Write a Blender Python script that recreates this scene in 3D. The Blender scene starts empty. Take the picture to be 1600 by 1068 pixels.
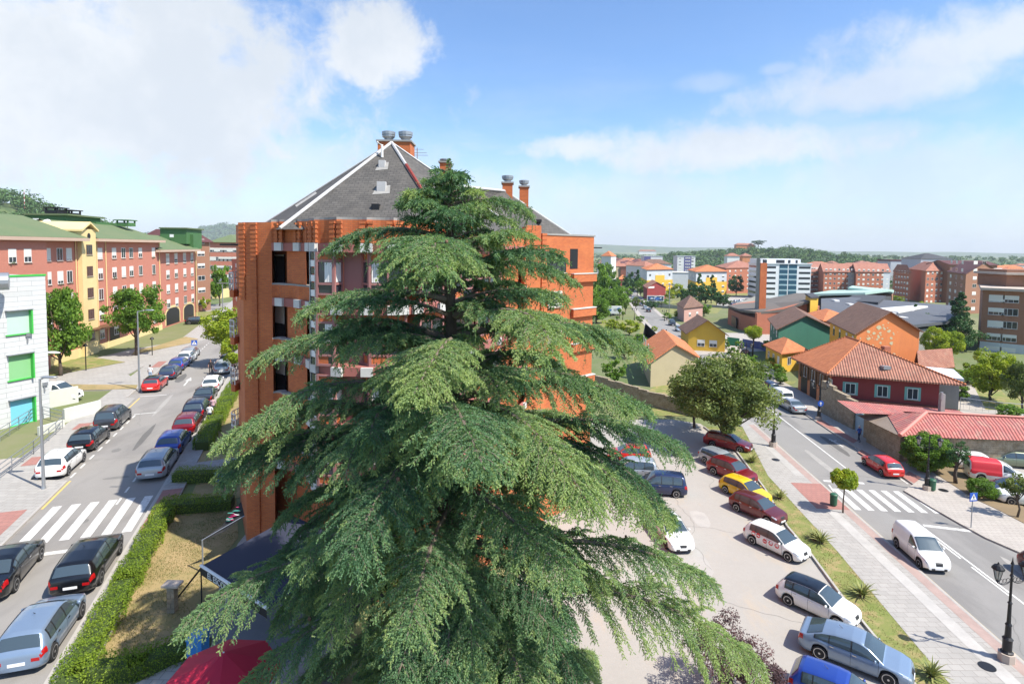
import bpy, bmesh, math, random
import numpy as np
from mathutils import Vector, Matrix
random.seed(7); rng=np.random.default_rng(7)
R=math.radians
SC=bpy.context.scene; COL=SC.collection
# ---------------- camera, sky, sun, exposure ----------------
CAMH=20.0; F=900.; Y0=441.; X0=800.; TH=math.atan(.0595); RO=.012
cam=bpy.data.cameras.new('camera'); co=bpy.data.objects.new('camera',cam); COL.objects.link(co)
cam.sensor_width=36; cam.lens=F/1600*36; cam.shift_y=-(534-Y0)/1600; cam.clip_start=.1; cam.clip_end=60000
co.matrix_world=Matrix.Translation((0,0,CAMH))@Matrix.Rotation(math.pi/2-TH,4,'X')@Matrix.Rotation(RO,4,'Z')
SC.camera=co
SUN_EL=R(53); SUN_AZ=math.atan2(.87,-.49)    # compass azimuth of the sun: x=sin, y=cos
W=bpy.data.worlds.new('World'); SC.world=W; W.use_nodes=True
nt=W.node_tree; N=nt.nodes; LK=nt.links; N.clear()
def wn(t,**k):
    n=N.new(t)
    for a,b in k.items(): setattr(n,a,b)
    return n
def wm(op,a,b=None,c=None):
    n=N.new('ShaderNodeMath'); n.operation=op
    for i,v in enumerate((a,b,c)):
        if v is None: continue
        if isinstance(v,(int,float)): n.inputs[i].default_value=v
        else: LK.new(v,n.inputs[i])
    return n.outputs[0]
def wr(v,a,b,c=0.,d=1.):
    n=N.new('ShaderNodeMapRange'); n.interpolation_type='SMOOTHSTEP'
    for i,x in enumerate((v,a,b,c,d)):
        if isinstance(x,(int,float)): n.inputs[i].default_value=x
        else: LK.new(x,n.inputs[i])
    return n.outputs[0]
sky=wn('ShaderNodeTexSky',sky_type='NISHITA'); sky.sun_disc=False; sky.sun_elevation=SUN_EL; sky.sun_rotation=SUN_AZ
sky.air_density=1.0; sky.dust_density=1.1; sky.ozone_density=1.6; sky.altitude=200
tc=wn('ShaderNodeTexCoord'); sx=wn('ShaderNodeSeparateXYZ'); LK.new(tc.outputs['Generated'],sx.inputs[0])
X_,Y_,Z_=sx.outputs
# clouds: a flat layer high above, dir / (z + small)
zz=wm('ADD',wm('MAXIMUM',Z_,0.0),.13)
cx=wm('DIVIDE',X_,zz); cy=wm('DIVIDE',Y_,zz)
cb=wn('ShaderNodeCombineXYZ'); LK.new(cx,cb.inputs[0]); LK.new(cy,cb.inputs[1])
n1=wn('ShaderNodeTexNoise'); n1.inputs['Scale'].default_value=1.15; n1.inputs['Detail'].default_value=9; n1.inputs['Roughness'].default_value=.6; n1.inputs['Distortion'].default_value=.25
LK.new(cb.outputs[0],n1.inputs['Vector'])
n2=wn('ShaderNodeTexNoise'); n2.inputs['Scale'].default_value=5.; n2.inputs['Detail'].default_value=8; n2.inputs['Roughness'].default_value=.6
LK.new(tc.outputs['Generated'],n2.inputs['Vector'])
n3=wn('ShaderNodeTexNoise'); n3.inputs['Scale'].default_value=17.; n3.inputs['Detail'].default_value=6; n3.inputs['Roughness'].default_value=.65; n3.inputs['Distortion'].default_value=.3
LK.new(tc.outputs['Generated'],n3.inputs['Vector'])
def pray(x,y):
    a=x-X0;b=y-Y0;c,s=math.cos(RO),math.sin(RO)
    a2=c*a+s*b;b2=-s*a+c*b
    ct,st=math.cos(TH),math.sin(TH)
    return Vector((a2,F*ct-b2*st,-F*st-b2*ct))
def blob(x,y,rx,ry,amp,soft=.55):
    # a cloud bank lying in one direction of the sky (elliptical, in azimuth/elevation)
    d=pray(x,y).normalized(); az=math.atan2(d.x,d.y); el=math.asin(d.z)
    A=wm('ARCTAN2',X_,Y_); E=wm('ARCSINE',Z_)
    da=wm('DIVIDE',wm('SUBTRACT',A,az),rx/F); de=wm('DIVIDE',wm('SUBTRACT',E,el),ry/F)
    r=wm('SQRT',wm('ADD',wm('MULTIPLY',da,da),wm('MULTIPLY',de,de)))
    r=wm('ADD',r,wm('ADD',wm('MULTIPLY',wm('SUBTRACT',n2.outputs['Fac'],.5),2.0),wm('MULTIPLY',wm('SUBTRACT',n3.outputs['Fac'],.5),1.5)))
    return wm('MULTIPLY',wr(r,1.0+soft*.32,1.0-soft*.75),amp)
blobs=[blob(30,120,430,185,1.0,.8),blob(590,80,95,62,.95,.6),blob(330,150,170,110,.75,1.),blob(1420,130,210,36,.75,.9),blob(1560,60,170,50,.8,.9),
       blob(1120,238,260,38,.9,.9),blob(900,232,90,24,.85,.8),blob(420,255,330,60,.6,1.1),blob(1320,215,130,24,.5,1.),blob(1110,130,60,14,.3,1.),blob(1215,108,26,9,.35,1.),blob(700,300,700,50,.6,1.1),blob(1480,280,420,70,.6,1.1)]
m=blobs[0]
for b in blobs[1:]: m=wm('MAXIMUM',m,b)
low=wr(Z_,.36,.03)          # thin high cloud thickens towards the horizon
thin=wm('MULTIPLY',wr(n1.outputs['Fac'],.40,.74),wm('MULTIPLY_ADD',low,.55,.04))
m=wm('MAXIMUM',m,thin)
m=wm('MAXIMUM',m,wm('MULTIPLY',wr(Z_,.22,-.03),.72))
m=wm('MINIMUM',m,.97)
cc=wn('ShaderNodeMixRGB'); cc.inputs[1].default_value=(5.0,5.4,5.9,1); cc.inputs[2].default_value=(6.0,6.25,6.55,1)
LK.new(wr(n2.outputs['Fac'],.36,.62),cc.inputs[0])
mx=wn('ShaderNodeMixRGB'); LK.new(m,mx.inputs[0])
hs=wn('ShaderNodeMixRGB',blend_type='MULTIPLY'); hs.inputs[0].default_value=1; hs.inputs[2].default_value=(1.02,1.26,1.52,1); LK.new(sky.outputs[0],hs.inputs[1])
LK.new(hs.outputs[0],mx.inputs[1]); LK.new(cc.outputs[0],mx.inputs[2])
bg=wn('ShaderNodeBackground'); bg.inputs[1].default_value=.088; LK.new(mx.outputs[0],bg.inputs[0])
wo=wn('ShaderNodeOutputWorld'); LK.new(bg.outputs[0],wo.inputs[0])
sl=bpy.data.lights.new('sun','SUN'); sl.energy=4.4; sl.angle=R(.5); sl.color=(1,.94,.84)
so=bpy.data.objects.new('sun',sl); COL.objects.link(so)
sd=Vector((math.sin(SUN_AZ)*math.cos(SUN_EL),math.cos(SUN_AZ)*math.cos(SUN_EL),math.sin(SUN_EL)))
so.rotation_euler=sd.to_track_quat('Z','Y').to_euler(); so.location=(60,-40,90)
SC.view_settings.view_transform='Standard'; SC.view_settings.look='None'; SC.view_settings.gamma=1; SC.view_settings.exposure=.82
SC.view_settings.use_curve_mapping=False

# ---------------- helpers ----------------
def g(Y): return -.028*(min(max(Y,90),500)-90)
LZ=4.5
def P(x,y,lev='r'):
    """point of the ground seen at photo pixel x, y: 'l' upper left street, 'r' right hand street, or a height"""
    r=pray(x,y); z=LZ if lev=='l' else (0. if lev=='r' else lev)
    if lev=='r':
        for _ in range(60):
            t=(z-CAMH)/r.z; z=.5*z+.5*g(r.y*t)
    t=(z-CAMH)/r.z
    return Vector((r.x*t,r.y*t,z))
def Q(x,y,Y):
    r=pray(x,y); t=Y/r.y
    return Vector((r.x*t,Y,CAMH+r.z*t))
def gz(X,Y):
    q=X/max(Y,1e-3); t=min(max((q+.40)/.42,0),1); t=t*t*(3-2*t)
    return LZ*(1-t)+g(Y)*t
LOC={}
def tag(o,label=None,cat=None,group=None,kind=None):
    if label:o['label']=label
    if cat:o['category']=cat
    if group:o['group']=group
    if kind:o['kind']=kind
    return o
def thing(name,loc,label,cat,group=None,rz=0):
    o=bpy.data.objects.new(name,None); COL.objects.link(o); o.location=loc; o.rotation_euler=(0,0,rz); o.empty_display_size=.3
    LOC[o.name]=Vector(loc); return tag(o,label,cat,group)
def link(name,me,parent=None,loc=(0,0,0),rz=0):
    o=bpy.data.objects.new(name,me); COL.objects.link(o); o.location=loc; o.rotation_euler=(0,0,rz)
    if parent is not None:o.parent=parent
    return o
def copy_tree(o,parent=None):
    c=o.copy(); COL.objects.link(c)
    if parent is not None:c.parent=parent
    for ch in KIDS.get(o.name,o.children): copy_tree(ch,c)
    return c
KIDS={}
MATS={}
def rgb(h,k=1.):
    """sRGB hex -> linear"""
    v=[int(h[i:i+2],16)/255 for i in (0,2,4)]
    return tuple((c/12.92 if c<=.04045 else ((c+.055)/1.055)**2.4)*k for c in v)
class MT:
    def __init__(s,name,col=(.5,.5,.5),rough=.8,metal=0.,spec=.5):
        s.m=bpy.data.materials.new(name); s.m.use_nodes=True; s.t=s.m.node_tree; s.n=s.t.nodes; s.l=s.t.links
        s.b=s.n['Principled BSDF']; s.b.inputs['Base Color'].default_value=(*col,1); s.b.inputs['Roughness'].default_value=rough
        s.b.inputs['Metallic'].default_value=metal; s.b.inputs['Specular IOR Level'].default_value=spec
        s.m.diffuse_color=(*col,1); s.c=None; s.col=col; s.tc=None
        MATS[name]=s.m
    def coord(s,k='Object'):
        if s.tc is None: s.tc=s.n.new('ShaderNodeTexCoord')
        return s.tc.outputs[k]
    def noise(s,scale,detail=4,rough=.6,k='Object',vec=None,stretch=None):
        v=vec or s.coord(k)
        if stretch:
            mp=s.n.new('ShaderNodeMapping'); mp.inputs['Scale'].default_value=stretch; s.l.new(v,mp.inputs[0]); v=mp.outputs[0]
        t=s.n.new('ShaderNodeTexNoise'); t.inputs['Scale'].default_value=scale; t.inputs['Detail'].default_value=detail; t.inputs['Roughness'].default_value=rough
        s.l.new(v,t.inputs['Vector']); return t.outputs['Fac']
    def ramp(s,f,a,b):
        t=s.n.new('ShaderNodeMapRange'); t.inputs[1].default_value=a; t.inputs[2].default_value=b; t.clamp=True
        s.l.new(f,t.inputs[0]); return t.outputs[0]
    def mix(s,f,col,blend='MIX',k=1.):
        t=s.n.new('ShaderNodeMixRGB'); t.blend_type=blend
        if s.c is None: t.inputs[1].default_value=(*s.col,1)
        else: s.l.new(s.c,t.inputs[1])
        if isinstance(col,tuple): t.inputs[2].default_value=(*col,1)
        else: s.l.new(col,t.inputs[2])
        if k!=1.:
            q=s.n.new('ShaderNodeMath'); q.operation='MULTIPLY'; q.inputs[1].default_value=k; s.l.new(f,q.inputs[0]); f=q.outputs[0]
        if isinstance(f,(int,float)): t.inputs[0].default_value=f
        else: s.l.new(f,t.inputs[0])
        s.c=t.outputs[0]; s.l.new(s.c,s.b.inputs['Base Color']); return s
    def bump(s,f,d=.02,st=.5):
        t=s.n.new('ShaderNodeBump'); t.inputs['Distance'].default_value=d; t.inputs['Strength'].default_value=st
        s.l.new(f,t.inputs['Height']); s.l.new(t.outputs[0],s.b.inputs['Normal']); return s
def dirty(name,col,rough=.85,amt=.25,scale=.6,fine=6.,col2=None,**k):
    m=MT(name,col,rough,**k); c2=col2 or tuple(c*.6 for c in col); c3=tuple(min(1,c*1.25) for c in col)
    m.mix(m.ramp(m.noise(scale,6,.65),.35,.75),c2,k=amt*2); m.mix(m.ramp(m.noise(fine,5,.7),.45,.8),c3,k=amt)
    return m
def streaks(m,col,k=.3,sc=1.5):
    f=m.noise(sc,5,.7,stretch=(1,1,.12)); m.mix(m.ramp(f,.5,.8),col,k=k); return m
def brick(name,c1,c2,mortar,w=.25,h=.075,amt=.2,rough=.85):
    m=MT(name,c1,rough); t=m.n.new('ShaderNodeTexBrick'); t.inputs['Color1'].default_value=(*c1,1); t.inputs['Color2'].default_value=(*c2,1); t.inputs['Mortar'].default_value=(*mortar,1)
    t.inputs['Scale'].default_value=1; t.inputs['Mortar Size'].default_value=.009 if h<.1 else .014; t.inputs['Brick Width'].default_value=w; t.inputs['Row Height'].default_value=h; t.inputs['Bias'].default_value=-.2
    m.l.new(m.coord('UV'),t.inputs['Vector']); m.c=t.outputs['Color']; m.l.new(m.c,m.b.inputs['Base Color'])
    m.mix(m.ramp(m.noise(.5,6,.7),.4,.8),tuple(c*.55 for c in c1),k=amt*2)
    streaks(m,tuple(c*.5 for c in c1),amt,1.2)
    m.bump(t.outputs['Fac'],-.006,.4); return m
def tiles(name,c1,c2,sp=.28,row=.4,amt=.5,moss=None):
    m=MT(name,c1,.85); 
    sp_=m.n.new('ShaderNodeSeparateXYZ'); m.l.new(m.coord('UV'),sp_.inputs[0])
    def wave(o,p):
        a=m.n.new('ShaderNodeMath'); a.operation='MULTIPLY'; a.inputs[1].default_value=2*math.pi/p; m.l.new(o,a.inputs[0])
        b=m.n.new('ShaderNodeMath'); b.operation='SINE'; m.l.new(a.outputs[0],b.inputs[0]); return b.outputs[0]
    w=wave(sp_.outputs[0],sp)
    # every tile its own tone
    bt=m.n.new('ShaderNodeTexBrick'); bt.inputs['Scale'].default_value=1; bt.inputs['Mortar Size'].default_value=0.; bt.inputs['Brick Width'].default_value=sp; bt.inputs['Row Height'].default_value=row
    bt.inputs['Color1'].default_value=(*c1,1); bt.inputs['Color2'].default_value=(*c2,1); bt.offset=0; m.l.new(m.coord('UV'),bt.inputs['Vector'])
    m.c=bt.outputs['Color']; m.l.new(m.c,m.b.inputs['Base Color'])
    m.mix(m.ramp(m.noise(.7,7,.7),.42,.7),tuple(c*.5 for c in c2),k=amt); m.mix(m.ramp(m.noise(2.7,6,.8),.52,.7),tuple(min(1,c*1.1+.10) for c in c1),k=.45)
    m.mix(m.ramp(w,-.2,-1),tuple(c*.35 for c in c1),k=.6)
    if moss: m.mix(m.ramp(m.noise(1.6,6,.7),.55,.75),moss,k=.7)
    m.bump(w,.05,.8); return m
def mat(name,col,rough=.6,metal=0.,spec=.5): return MT(name,col,rough,metal,spec)
# ---- materials
GL=mat('window_glass',(.035,.045,.055),.08,.12,.9)
CG=mat('car_glass',(.06,.085,.10),.06,.22,1.)
WHT=dirty('white_paint',(.78,.77,.74),.6,.12)
DK=mat('dark_metal',(.018,.018,.02),.45,.3)
GRY=dirty('grey_metal',(.36,.38,.40),.4,.15,metal=.6)
RUB=mat('rubber',(.014,.014,.015),.8)
RIM=mat('rim_metal',(.5,.5,.52),.3,.85)
CHR=mat('chrome',(.6,.6,.62),.18,1.)
BLK=mat('black_plastic',(.02,.02,.021),.55)
TRD=mat('tail_red',(.38,.008,.01),.2)
HLT=mat('headlamp_glass',(.55,.57,.6),.08,.3)
PLT=mat('plate_white',(.75,.75,.75),.4)
asph=dirty('asphalt_upper',(.25,.235,.215),.9,.16,.35,9.,col2=(.15,.14,.128)); asph.mix(asph.ramp(asph.noise(30,3,.8),.35,.7),(.32,.30,.275),k=.45)
asph.mix(asph.ramp(asph.noise(.25,6,.6,stretch=(1,.35,1)),.52,.62),(.13,.122,.115),k=.35); asph.bump(asph.noise(60,3,.7),.01,.3)
asp2=dirty('asphalt_lower',(.235,.225,.21),.9,.16,.35,9.,col2=(.135,.128,.12)); asp2.mix(asp2.ramp(asp2.noise(30,3,.8),.35,.7),(.30,.285,.265),k=.4)
asp2.mix(asp2.ramp(asp2.noise(.22,6,.6,stretch=(1,.3,1)),.52,.6),(.12,.114,.108),k=.35); asp2.bump(asp2.noise(60,3,.7),.01,.3)
lot=dirty('worn_gravel_asphalt',(.34,.318,.285),.95,.22,.22,3.,col2=(.26,.245,.225)); lot.mix(lot.ramp(lot.noise(25,4,.8),.4,.7),(.41,.39,.36),k=.4)
lot.mix(lot.ramp(lot.noise(.35,8,.7,stretch=(1.5,.6,1)),.55,.68),(.40,.33,.25),k=.6); lot.bump(lot.noise(40,4,.8),.02,.4)
pav=brick('pavement_slabs',(.37,.35,.32),(.32,.305,.28),(.24,.22,.2),.6,.4,.18,.9)
pav2=brick('pavement_slabs_warm',(.42,.38,.335),(.39,.35,.31),(.25,.225,.2),.4,.4,.2,.9)
pavp=brick('pink_slabs',(.36,.17,.14),(.32,.15,.125),(.2,.12,.1),.4,.4,.15,.9)
kerb=dirty('kerb_stone',(.40,.375,.34),.9,.2,1.5)
lawn=dirty('dry_lawn',(.29,.215,.09),.95,.3,.5,12.,col2=(.13,.15,.045)); lawn.mix(lawn.ramp(lawn.noise(.35,7,.75),.42,.6),(.38,.27,.135),k=.8); lawn.mix(lawn.ramp(lawn.noise(3.,7,.8),.5,.72),(.10,.13,.035),k=.7)
grs=dirty('green_grass',(.15,.19,.04),.95,.3,.6,10.,col2=(.27,.22,.09)); grs.mix(grs.ramp(grs.noise(.9,7,.75),.48,.6),(.32,.24,.11),k=.9); grs.mix(grs.ramp(grs.noise(8.,7,.8),.5,.72),(.06,.10,.02),k=.6)
gnd=dirty('mixed_ground',(.17,.18,.07),.95,.3,.02,.4,col2=(.21,.18,.10)); gnd.mix(gnd.ramp(gnd.noise(.008,7,.7),.4,.6),(.075,.13,.03),k=.85); gnd.mix(gnd.ramp(gnd.noise(.15,7,.7),.5,.7),(.22,.19,.13),k=.5)
paint=dirty('road_paint',(.68,.67,.63),.8,.2,2.,col2=(.36,.35,.33)); paint.mix(paint.ramp(paint.noise(5,8,.85),.50,.66),(.25,.235,.215),k=.8)
ylw=dirty('yellow_paint',(.62,.46,.14),.8,.25,2.)
oak=mat('bark',(.10,.075,.055),.95); oak.mix(oak.ramp(oak.noise(6,6,.7,stretch=(1,1,.25)),.4,.7),(.045,.033,.025)); oak.bump(oak.noise(8,6,.7,stretch=(1,1,.2)),.05,.8)
brk=brick('orange_brick',(.56,.15,.042),(.44,.105,.034),(.30,.12,.06),.25,.085,.25)
brk.mix(brk.ramp(brk.noise(.22,5,.7),.5,.72),(.66,.22,.07),k=.6)
slate=brick('slate_shingles',(.078,.072,.065),(.115,.106,.095),(.035,.033,.03),.32,.17,.3,.8); slate.mix(slate.ramp(slate.noise(.8,7,.75),.45,.7),(.15,.135,.115),k=.45)
zinc=dirty('ridge_flashing',(.50,.49,.48),.6,.3,2.)
pink=dirty('pink_painted_frame',(.33,.15,.14),.6,.15)
pinkb=dirty('red_concrete_band',(.34,.12,.10),.8,.25)
sal=brick('salmon_brick',(.54,.185,.115),(.47,.15,.092),(.42,.22,.17),.25,.075,.08)
sal.mix(sal.ramp(sal.noise(.12,4,.6),.4,.7),(.50,.19,.14),k=.5)
crm=dirty('cream_render',(.72,.56,.27),.85,.15,.5)
grn_roof=dirty('green_roof_felt',(.11,.155,.07),.85,.3,.25,3.,col2=(.16,.17,.085)); streaks(grn_roof,(.07,.10,.05),.4)
grnm=streaks(dirty('green_painted_metal',(.06,.16,.05),.7,.2),(.10,.14,.07),.4)
orb=brick('red_brick_far',(.45,.15,.08),(.39,.12,.065),(.32,.15,.1),.5,.15,.12)
brb=brick('brown_brick',(.33,.155,.09),(.29,.13,.075),(.26,.15,.1),.25,.075,.12)
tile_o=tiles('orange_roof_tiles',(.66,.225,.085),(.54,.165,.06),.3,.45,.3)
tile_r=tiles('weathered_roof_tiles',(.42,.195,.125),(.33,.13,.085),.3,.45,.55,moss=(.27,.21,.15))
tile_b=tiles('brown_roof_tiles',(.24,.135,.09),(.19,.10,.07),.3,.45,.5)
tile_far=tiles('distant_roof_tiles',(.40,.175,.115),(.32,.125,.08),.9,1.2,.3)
darkroof=dirty('dark_maroon_roof',(.10,.035,.035),.8,.2)
con=streaks(dirty('grey_concrete',(.30,.29,.27),.9,.25),(.16,.155,.14),.4)
greyroof=dirty('grey_sheet_roof',(.095,.10,.112),.7,.2,.1,1.)
darkgrey=dirty('charcoal_roof',(.055,.057,.063),.8,.2)
stone=brick('rubble_stone',(.36,.28,.18),(.25,.19,.125),(.16,.12,.085),.42,.22,.4,.95); stone.mix(stone.ramp(stone.noise(2.2,7,.8),.45,.65),(.42,.36,.27),k=.8); stone.mix(stone.ramp(stone.noise(1.,5,.8),.55,.75),(.12,.12,.05),k=.5); stone.bump(stone.noise(4,6,.8),.08,.8)
def colm(n,h,k=.9,amt=.12): 
    return MATS.get(n) and None or streaks(dirty(n,rgb(h,k),.8,amt),tuple(c*.7 for c in rgb(h,k)),.15)
class MB:
    def __init__(s): s.v=[];s.f=[];s.mi=[];s.k=0
    def add(s,vs,fs,mi=None):
        o=len(s.v); s.v+= [tuple(v) for v in vs]; s.f+=[[i+o for i in f] for f in fs]; s.mi+=[s.k if mi is None else mi]*len(fs); return s
    def box(s,a,b,mi=None):
        x0,y0,z0=a;x1,y1,z1=b
        return s.add([(x0,y0,z0),(x1,y0,z0),(x1,y1,z0),(x0,y1,z0),(x0,y0,z1),(x1,y0,z1),(x1,y1,z1),(x0,y1,z1)],
            [(3,2,1,0),(4,5,6,7),(0,1,5,4),(1,2,6,5),(2,3,7,6),(3,0,4,7)],mi)
    def obox(s,c,u,l,w,z0,z1,mi=None):
        """box centred at c (xy), long axis u"""
        u=Vector((u[0],u[1])).normalized(); n=Vector((-u.y,u.x)); c=Vector((c[0],c[1])); p=[]
        for a,b in ((-1,-1),(1,-1),(1,1),(-1,1)):
            q=c+u*(a*l/2)+n*(b*w/2); p.append((q.x,q.y))
        return s.prism(p,z0,z1,mi)
    def prism(s,poly,z0,z1,mi=None,cap=True):
        n=len(poly)
        A=sum(poly[i][0]*poly[(i+1)%n][1]-poly[(i+1)%n][0]*poly[i][1] for i in range(n))
        if A<0: poly=poly[::-1]
        f=[(i,(i+1)%n,n+(i+1)%n,n+i) for i in range(n)]
        if cap: f+= [tuple(range(n,2*n)),tuple(range(n-1,-1,-1))]
        return s.add([(p[0],p[1],z0) for p in poly]+[(p[0],p[1],z1) for p in poly],f,mi)
    def tube(s,pts,rad,n=8,mi=None,cap=True):
        pts=[Vector(p) for p in pts]; rad=rad if isinstance(rad,(list,tuple)) else [rad]*len(pts); vs=[]
        for i,p in enumerate(pts):
            d=(pts[min(i+1,len(pts)-1)]-pts[max(i-1,0)]).normalized(); a=d.orthogonal().normalized() if abs(d.z)<.99 else Vector((1,0,0)); a=(a-d*a.dot(d)).normalized(); b=d.cross(a)
            for k in range(n):
                t=2*math.pi*k/n; vs.append(p+(a*math.cos(t)+b*math.sin(t))*rad[i])
        fs=[(i*n+k,i*n+(k+1)%n,(i+1)*n+(k+1)%n,(i+1)*n+k) for i in range(len(pts)-1) for k in range(n)]
        if cap: fs+=[tuple(range(n-1,-1,-1)),tuple(range((len(pts)-1)*n,len(pts)*n))]
        return s.add(vs,fs,mi)
    def lathe(s,prof,c=(0,0,0),n=12,mi=None):
        vs=[(c[0]+r*math.cos(2*math.pi*k/n),c[1]+r*math.sin(2*math.pi*k/n),c[2]+z) for r,z in prof for k in range(n)]
        m=len(prof)
        fs=[(i*n+k,i*n+(k+1)%n,(i+1)*n+(k+1)%n,(i+1)*n+k) for i in range(m-1) for k in range(n)]+[tuple(range(n-1,-1,-1)),tuple(range((m-1)*n,m*n))]
        return s.add(vs,fs,mi)
    def mesh(s,name,mats,off=(0,0,0),smooth=False):
        me=bpy.data.meshes.new(name); off=Vector(off)
        me.from_pydata([tuple(Vector(v)-off) for v in s.v],[],s.f); me.update()
        for m in (mats if isinstance(mats,(list,tuple)) else [mats]): me.materials.append(m.m if isinstance(m,MT) else m)
        me.polygons.foreach_set('material_index',s.mi)
        if smooth: me.polygons.foreach_set('use_smooth',[True]*len(s.f))
        uv=me.uv_layers.new(name='UVMap'); dat=np.empty(len(me.loops)*2,dtype=np.float32); k=0
        for p in me.polygons:
            nn=p.normal
            if abs(nn.z)<.995:
                t=Vector((-nn.y,nn.x,0)).normalized(); b=nn.cross(t)
            else: t=Vector((1,0,0)); b=Vector((0,1,0))
            for li in range(p.loop_start,p.loop_start+p.loop_total):
                v=me.vertices[me.loops[li].vertex_index].co; dat[2*li]=v.dot(t); dat[2*li+1]=v.dot(b)
        uv.data.foreach_set('uv',dat)
        return me
    def build(s,name,mats,parent=None,smooth=False):
        off=LOC.get(parent.name,Vector((0,0,0))) if parent is not None else Vector((0,0,0))
        return link(name,s.mesh(name,mats,off,smooth),parent)
def npmesh(name,v,f,m,attr=None,smooth=False):
    me=bpy.data.meshes.new(name); n=f.shape[1]
    me.vertices.add(len(v)); me.vertices.foreach_set('co',v.astype(np.float32).ravel())
    me.loops.add(f.size); me.loops.foreach_set('vertex_index',f.astype(np.int32).ravel())
    me.polygons.add(len(f)); me.polygons.foreach_set('loop_start',np.arange(0,f.size,n,dtype=np.int32)); me.polygons.foreach_set('loop_total',np.full(len(f),n,dtype=np.int32))
    if attr is not None:
        a=me.attributes.new('tone','FLOAT','POINT'); a.data.foreach_set('value',attr.astype(np.float32))
    me.update(); me.validate()
    me.materials.append(m.m if isinstance(m,MT) else m)
    if smooth: me.polygons.foreach_set('use_smooth',[True]*len(f))
    return me
def struct(name,mb,m,smooth=False): return tag(mb.build(name,m,smooth=smooth),kind='structure')
def flat(name,poly,m,dz=.004,lev='r',pix=True):
    """one sheet of ground; poly in photo pixels of the ground or in world xy"""
    p=[P(a,b,lev) for a,b in poly] if pix else [Vector((a,b,LZ if lev=='l' else g(b))) for a,b in poly]
    A=sum(p[i].x*p[(i+1)%len(p)].y-p[(i+1)%len(p)].x*p[i].y for i in range(len(p)))
    if A<0:p=p[::-1]
    mb=MB(); mb.add([(q.x,q.y,q.z+dz) for q in p],[tuple(range(len(p)))]); return struct(name,mb,m)
def slabp(name,poly,m,h=.13,lev='r',pix=True,ker=True):
    p=[P(a,b,lev) for a,b in poly] if pix else [Vector((a,b,LZ if lev=='l' else 0)) for a,b in poly]
    z=LZ if lev=='l' else 0
    mb=MB(); mb.prism([(q.x,q.y) for q in p],z-.3,z+h); o=struct(name,mb,m)
    return o
def ribbon(name,Lp,Rp,m,dz=.004,lev='r',mb=None,steps=(90,500)):
    """strip between two world polylines, cut where the ground bends"""
    mb=mb or MB(); n=len(Lp); vs=[]
    for a,b in zip(Lp,Rp): vs+=[(a[0],a[1],(LZ if lev=='l' else g(a[1]))+dz),(b[0],b[1],(LZ if lev=='l' else g(b[1]))+dz)]
    mb.add(vs,[(2*i,2*i+1,2*i+3,2*i+2) for i in range(n-1)]); return struct(name,mb,m)
# ---------------- ground, roads, pavements ----------------
def terrain():
    qs=[-30,-12,-6,-4,-2.5,-1.8,-1.2,-.9,-.7,-.55,-.45]+[-.40+.42*i/16 for i in range(17)]+[.1,.3,.5,.8,1.2,2,4,8,20]
    ys=[2,6,10,15,20,25,30,40,50,65,90,150,250,400,500,800,1500,3000,6000,14000]
    v=[(q*y,y,gz(q*y,y)) for y in ys for q in qs]; n=len(qs)
    v=[(-400,-200,LZ),(400,-200,0)]+v
    f=[(2+j*n+i,2+j*n+i+1,2+(j+1)*n+i+1,2+(j+1)*n+i) for j in range(len(ys)-1) for i in range(n-1)]
    f.append(tuple([0,1]+[2+i for i in range(n-1,-1,-1)]))
    mb=MB(); mb.add(v,f); return struct('ground',mb,gnd)
terrain()
LO=Vector((-22.0,35.5)); LD=Vector((-.3361,.9418)); LN=Vector((-.9418,-.3361))
RO_=Vector((26.1,39.0)); RD=Vector((.0748,.9972)); RN=Vector((-.9972,.0748))
def LL(s,t): q=LO+LD*s+LN*t; return (q.x,q.y)
def RR(s,t): q=RO_+RD*s+RN*t; return (q.x,q.y)
def invL(p): d=Vector((p[0],p[1]))-LO; return d.dot(LD),d.dot(LN)
def invR(p): d=Vector((p[0],p[1]))-RO_; return d.dot(RD),d.dot(RN)
# left street
def lq(name,s0,s1,t0,t1,m,dz): return flat(name,[LL(s0,t0),LL(s1,t0),LL(s1,t1),LL(s0,t1)],m,dz,'l',False)
lq('road',-34,140,-.1,8.4,asph,.004)
def rq(name,s0,s1,t0,t1,m,dz): return flat(name,[RR(s0,t0),RR(s1,t0),RR(s1,t1),RR(s0,t1)],m,dz,'r',False)
Lk=[RR(-36,0),RR(0,0),RR(27,0)]+[P(*p)[:2] for p in ((1128,617),(1078,569),(1035,526),(1008,499.5),(985,468),(971,446))]
Rk=[RR(-36,-10.5),RR(0,-10.5),RR(31,-10.2)]+[P(*p)[:2] for p in ((1200,597),(1125,549),(1068,517),(1030,493),(1001,466),(981,446))]
def cut(L,Rr):
    a=[];b=[]
    for i in range(len(L)-1):
        n=6
        for k in range(n):
            a.append((L[i][0]+(L[i+1][0]-L[i][0])*k/n,L[i][1]+(L[i+1][1]-L[i][1])*k/n)); b.append((Rr[i][0]+(Rr[i+1][0]-Rr[i][0])*k/n,Rr[i][1]+(Rr[i+1][1]-Rr[i][1])*k/n))
    return a+[L[-1]],b+[Rr[-1]]
A_,B_=cut(Lk,Rk)
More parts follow.
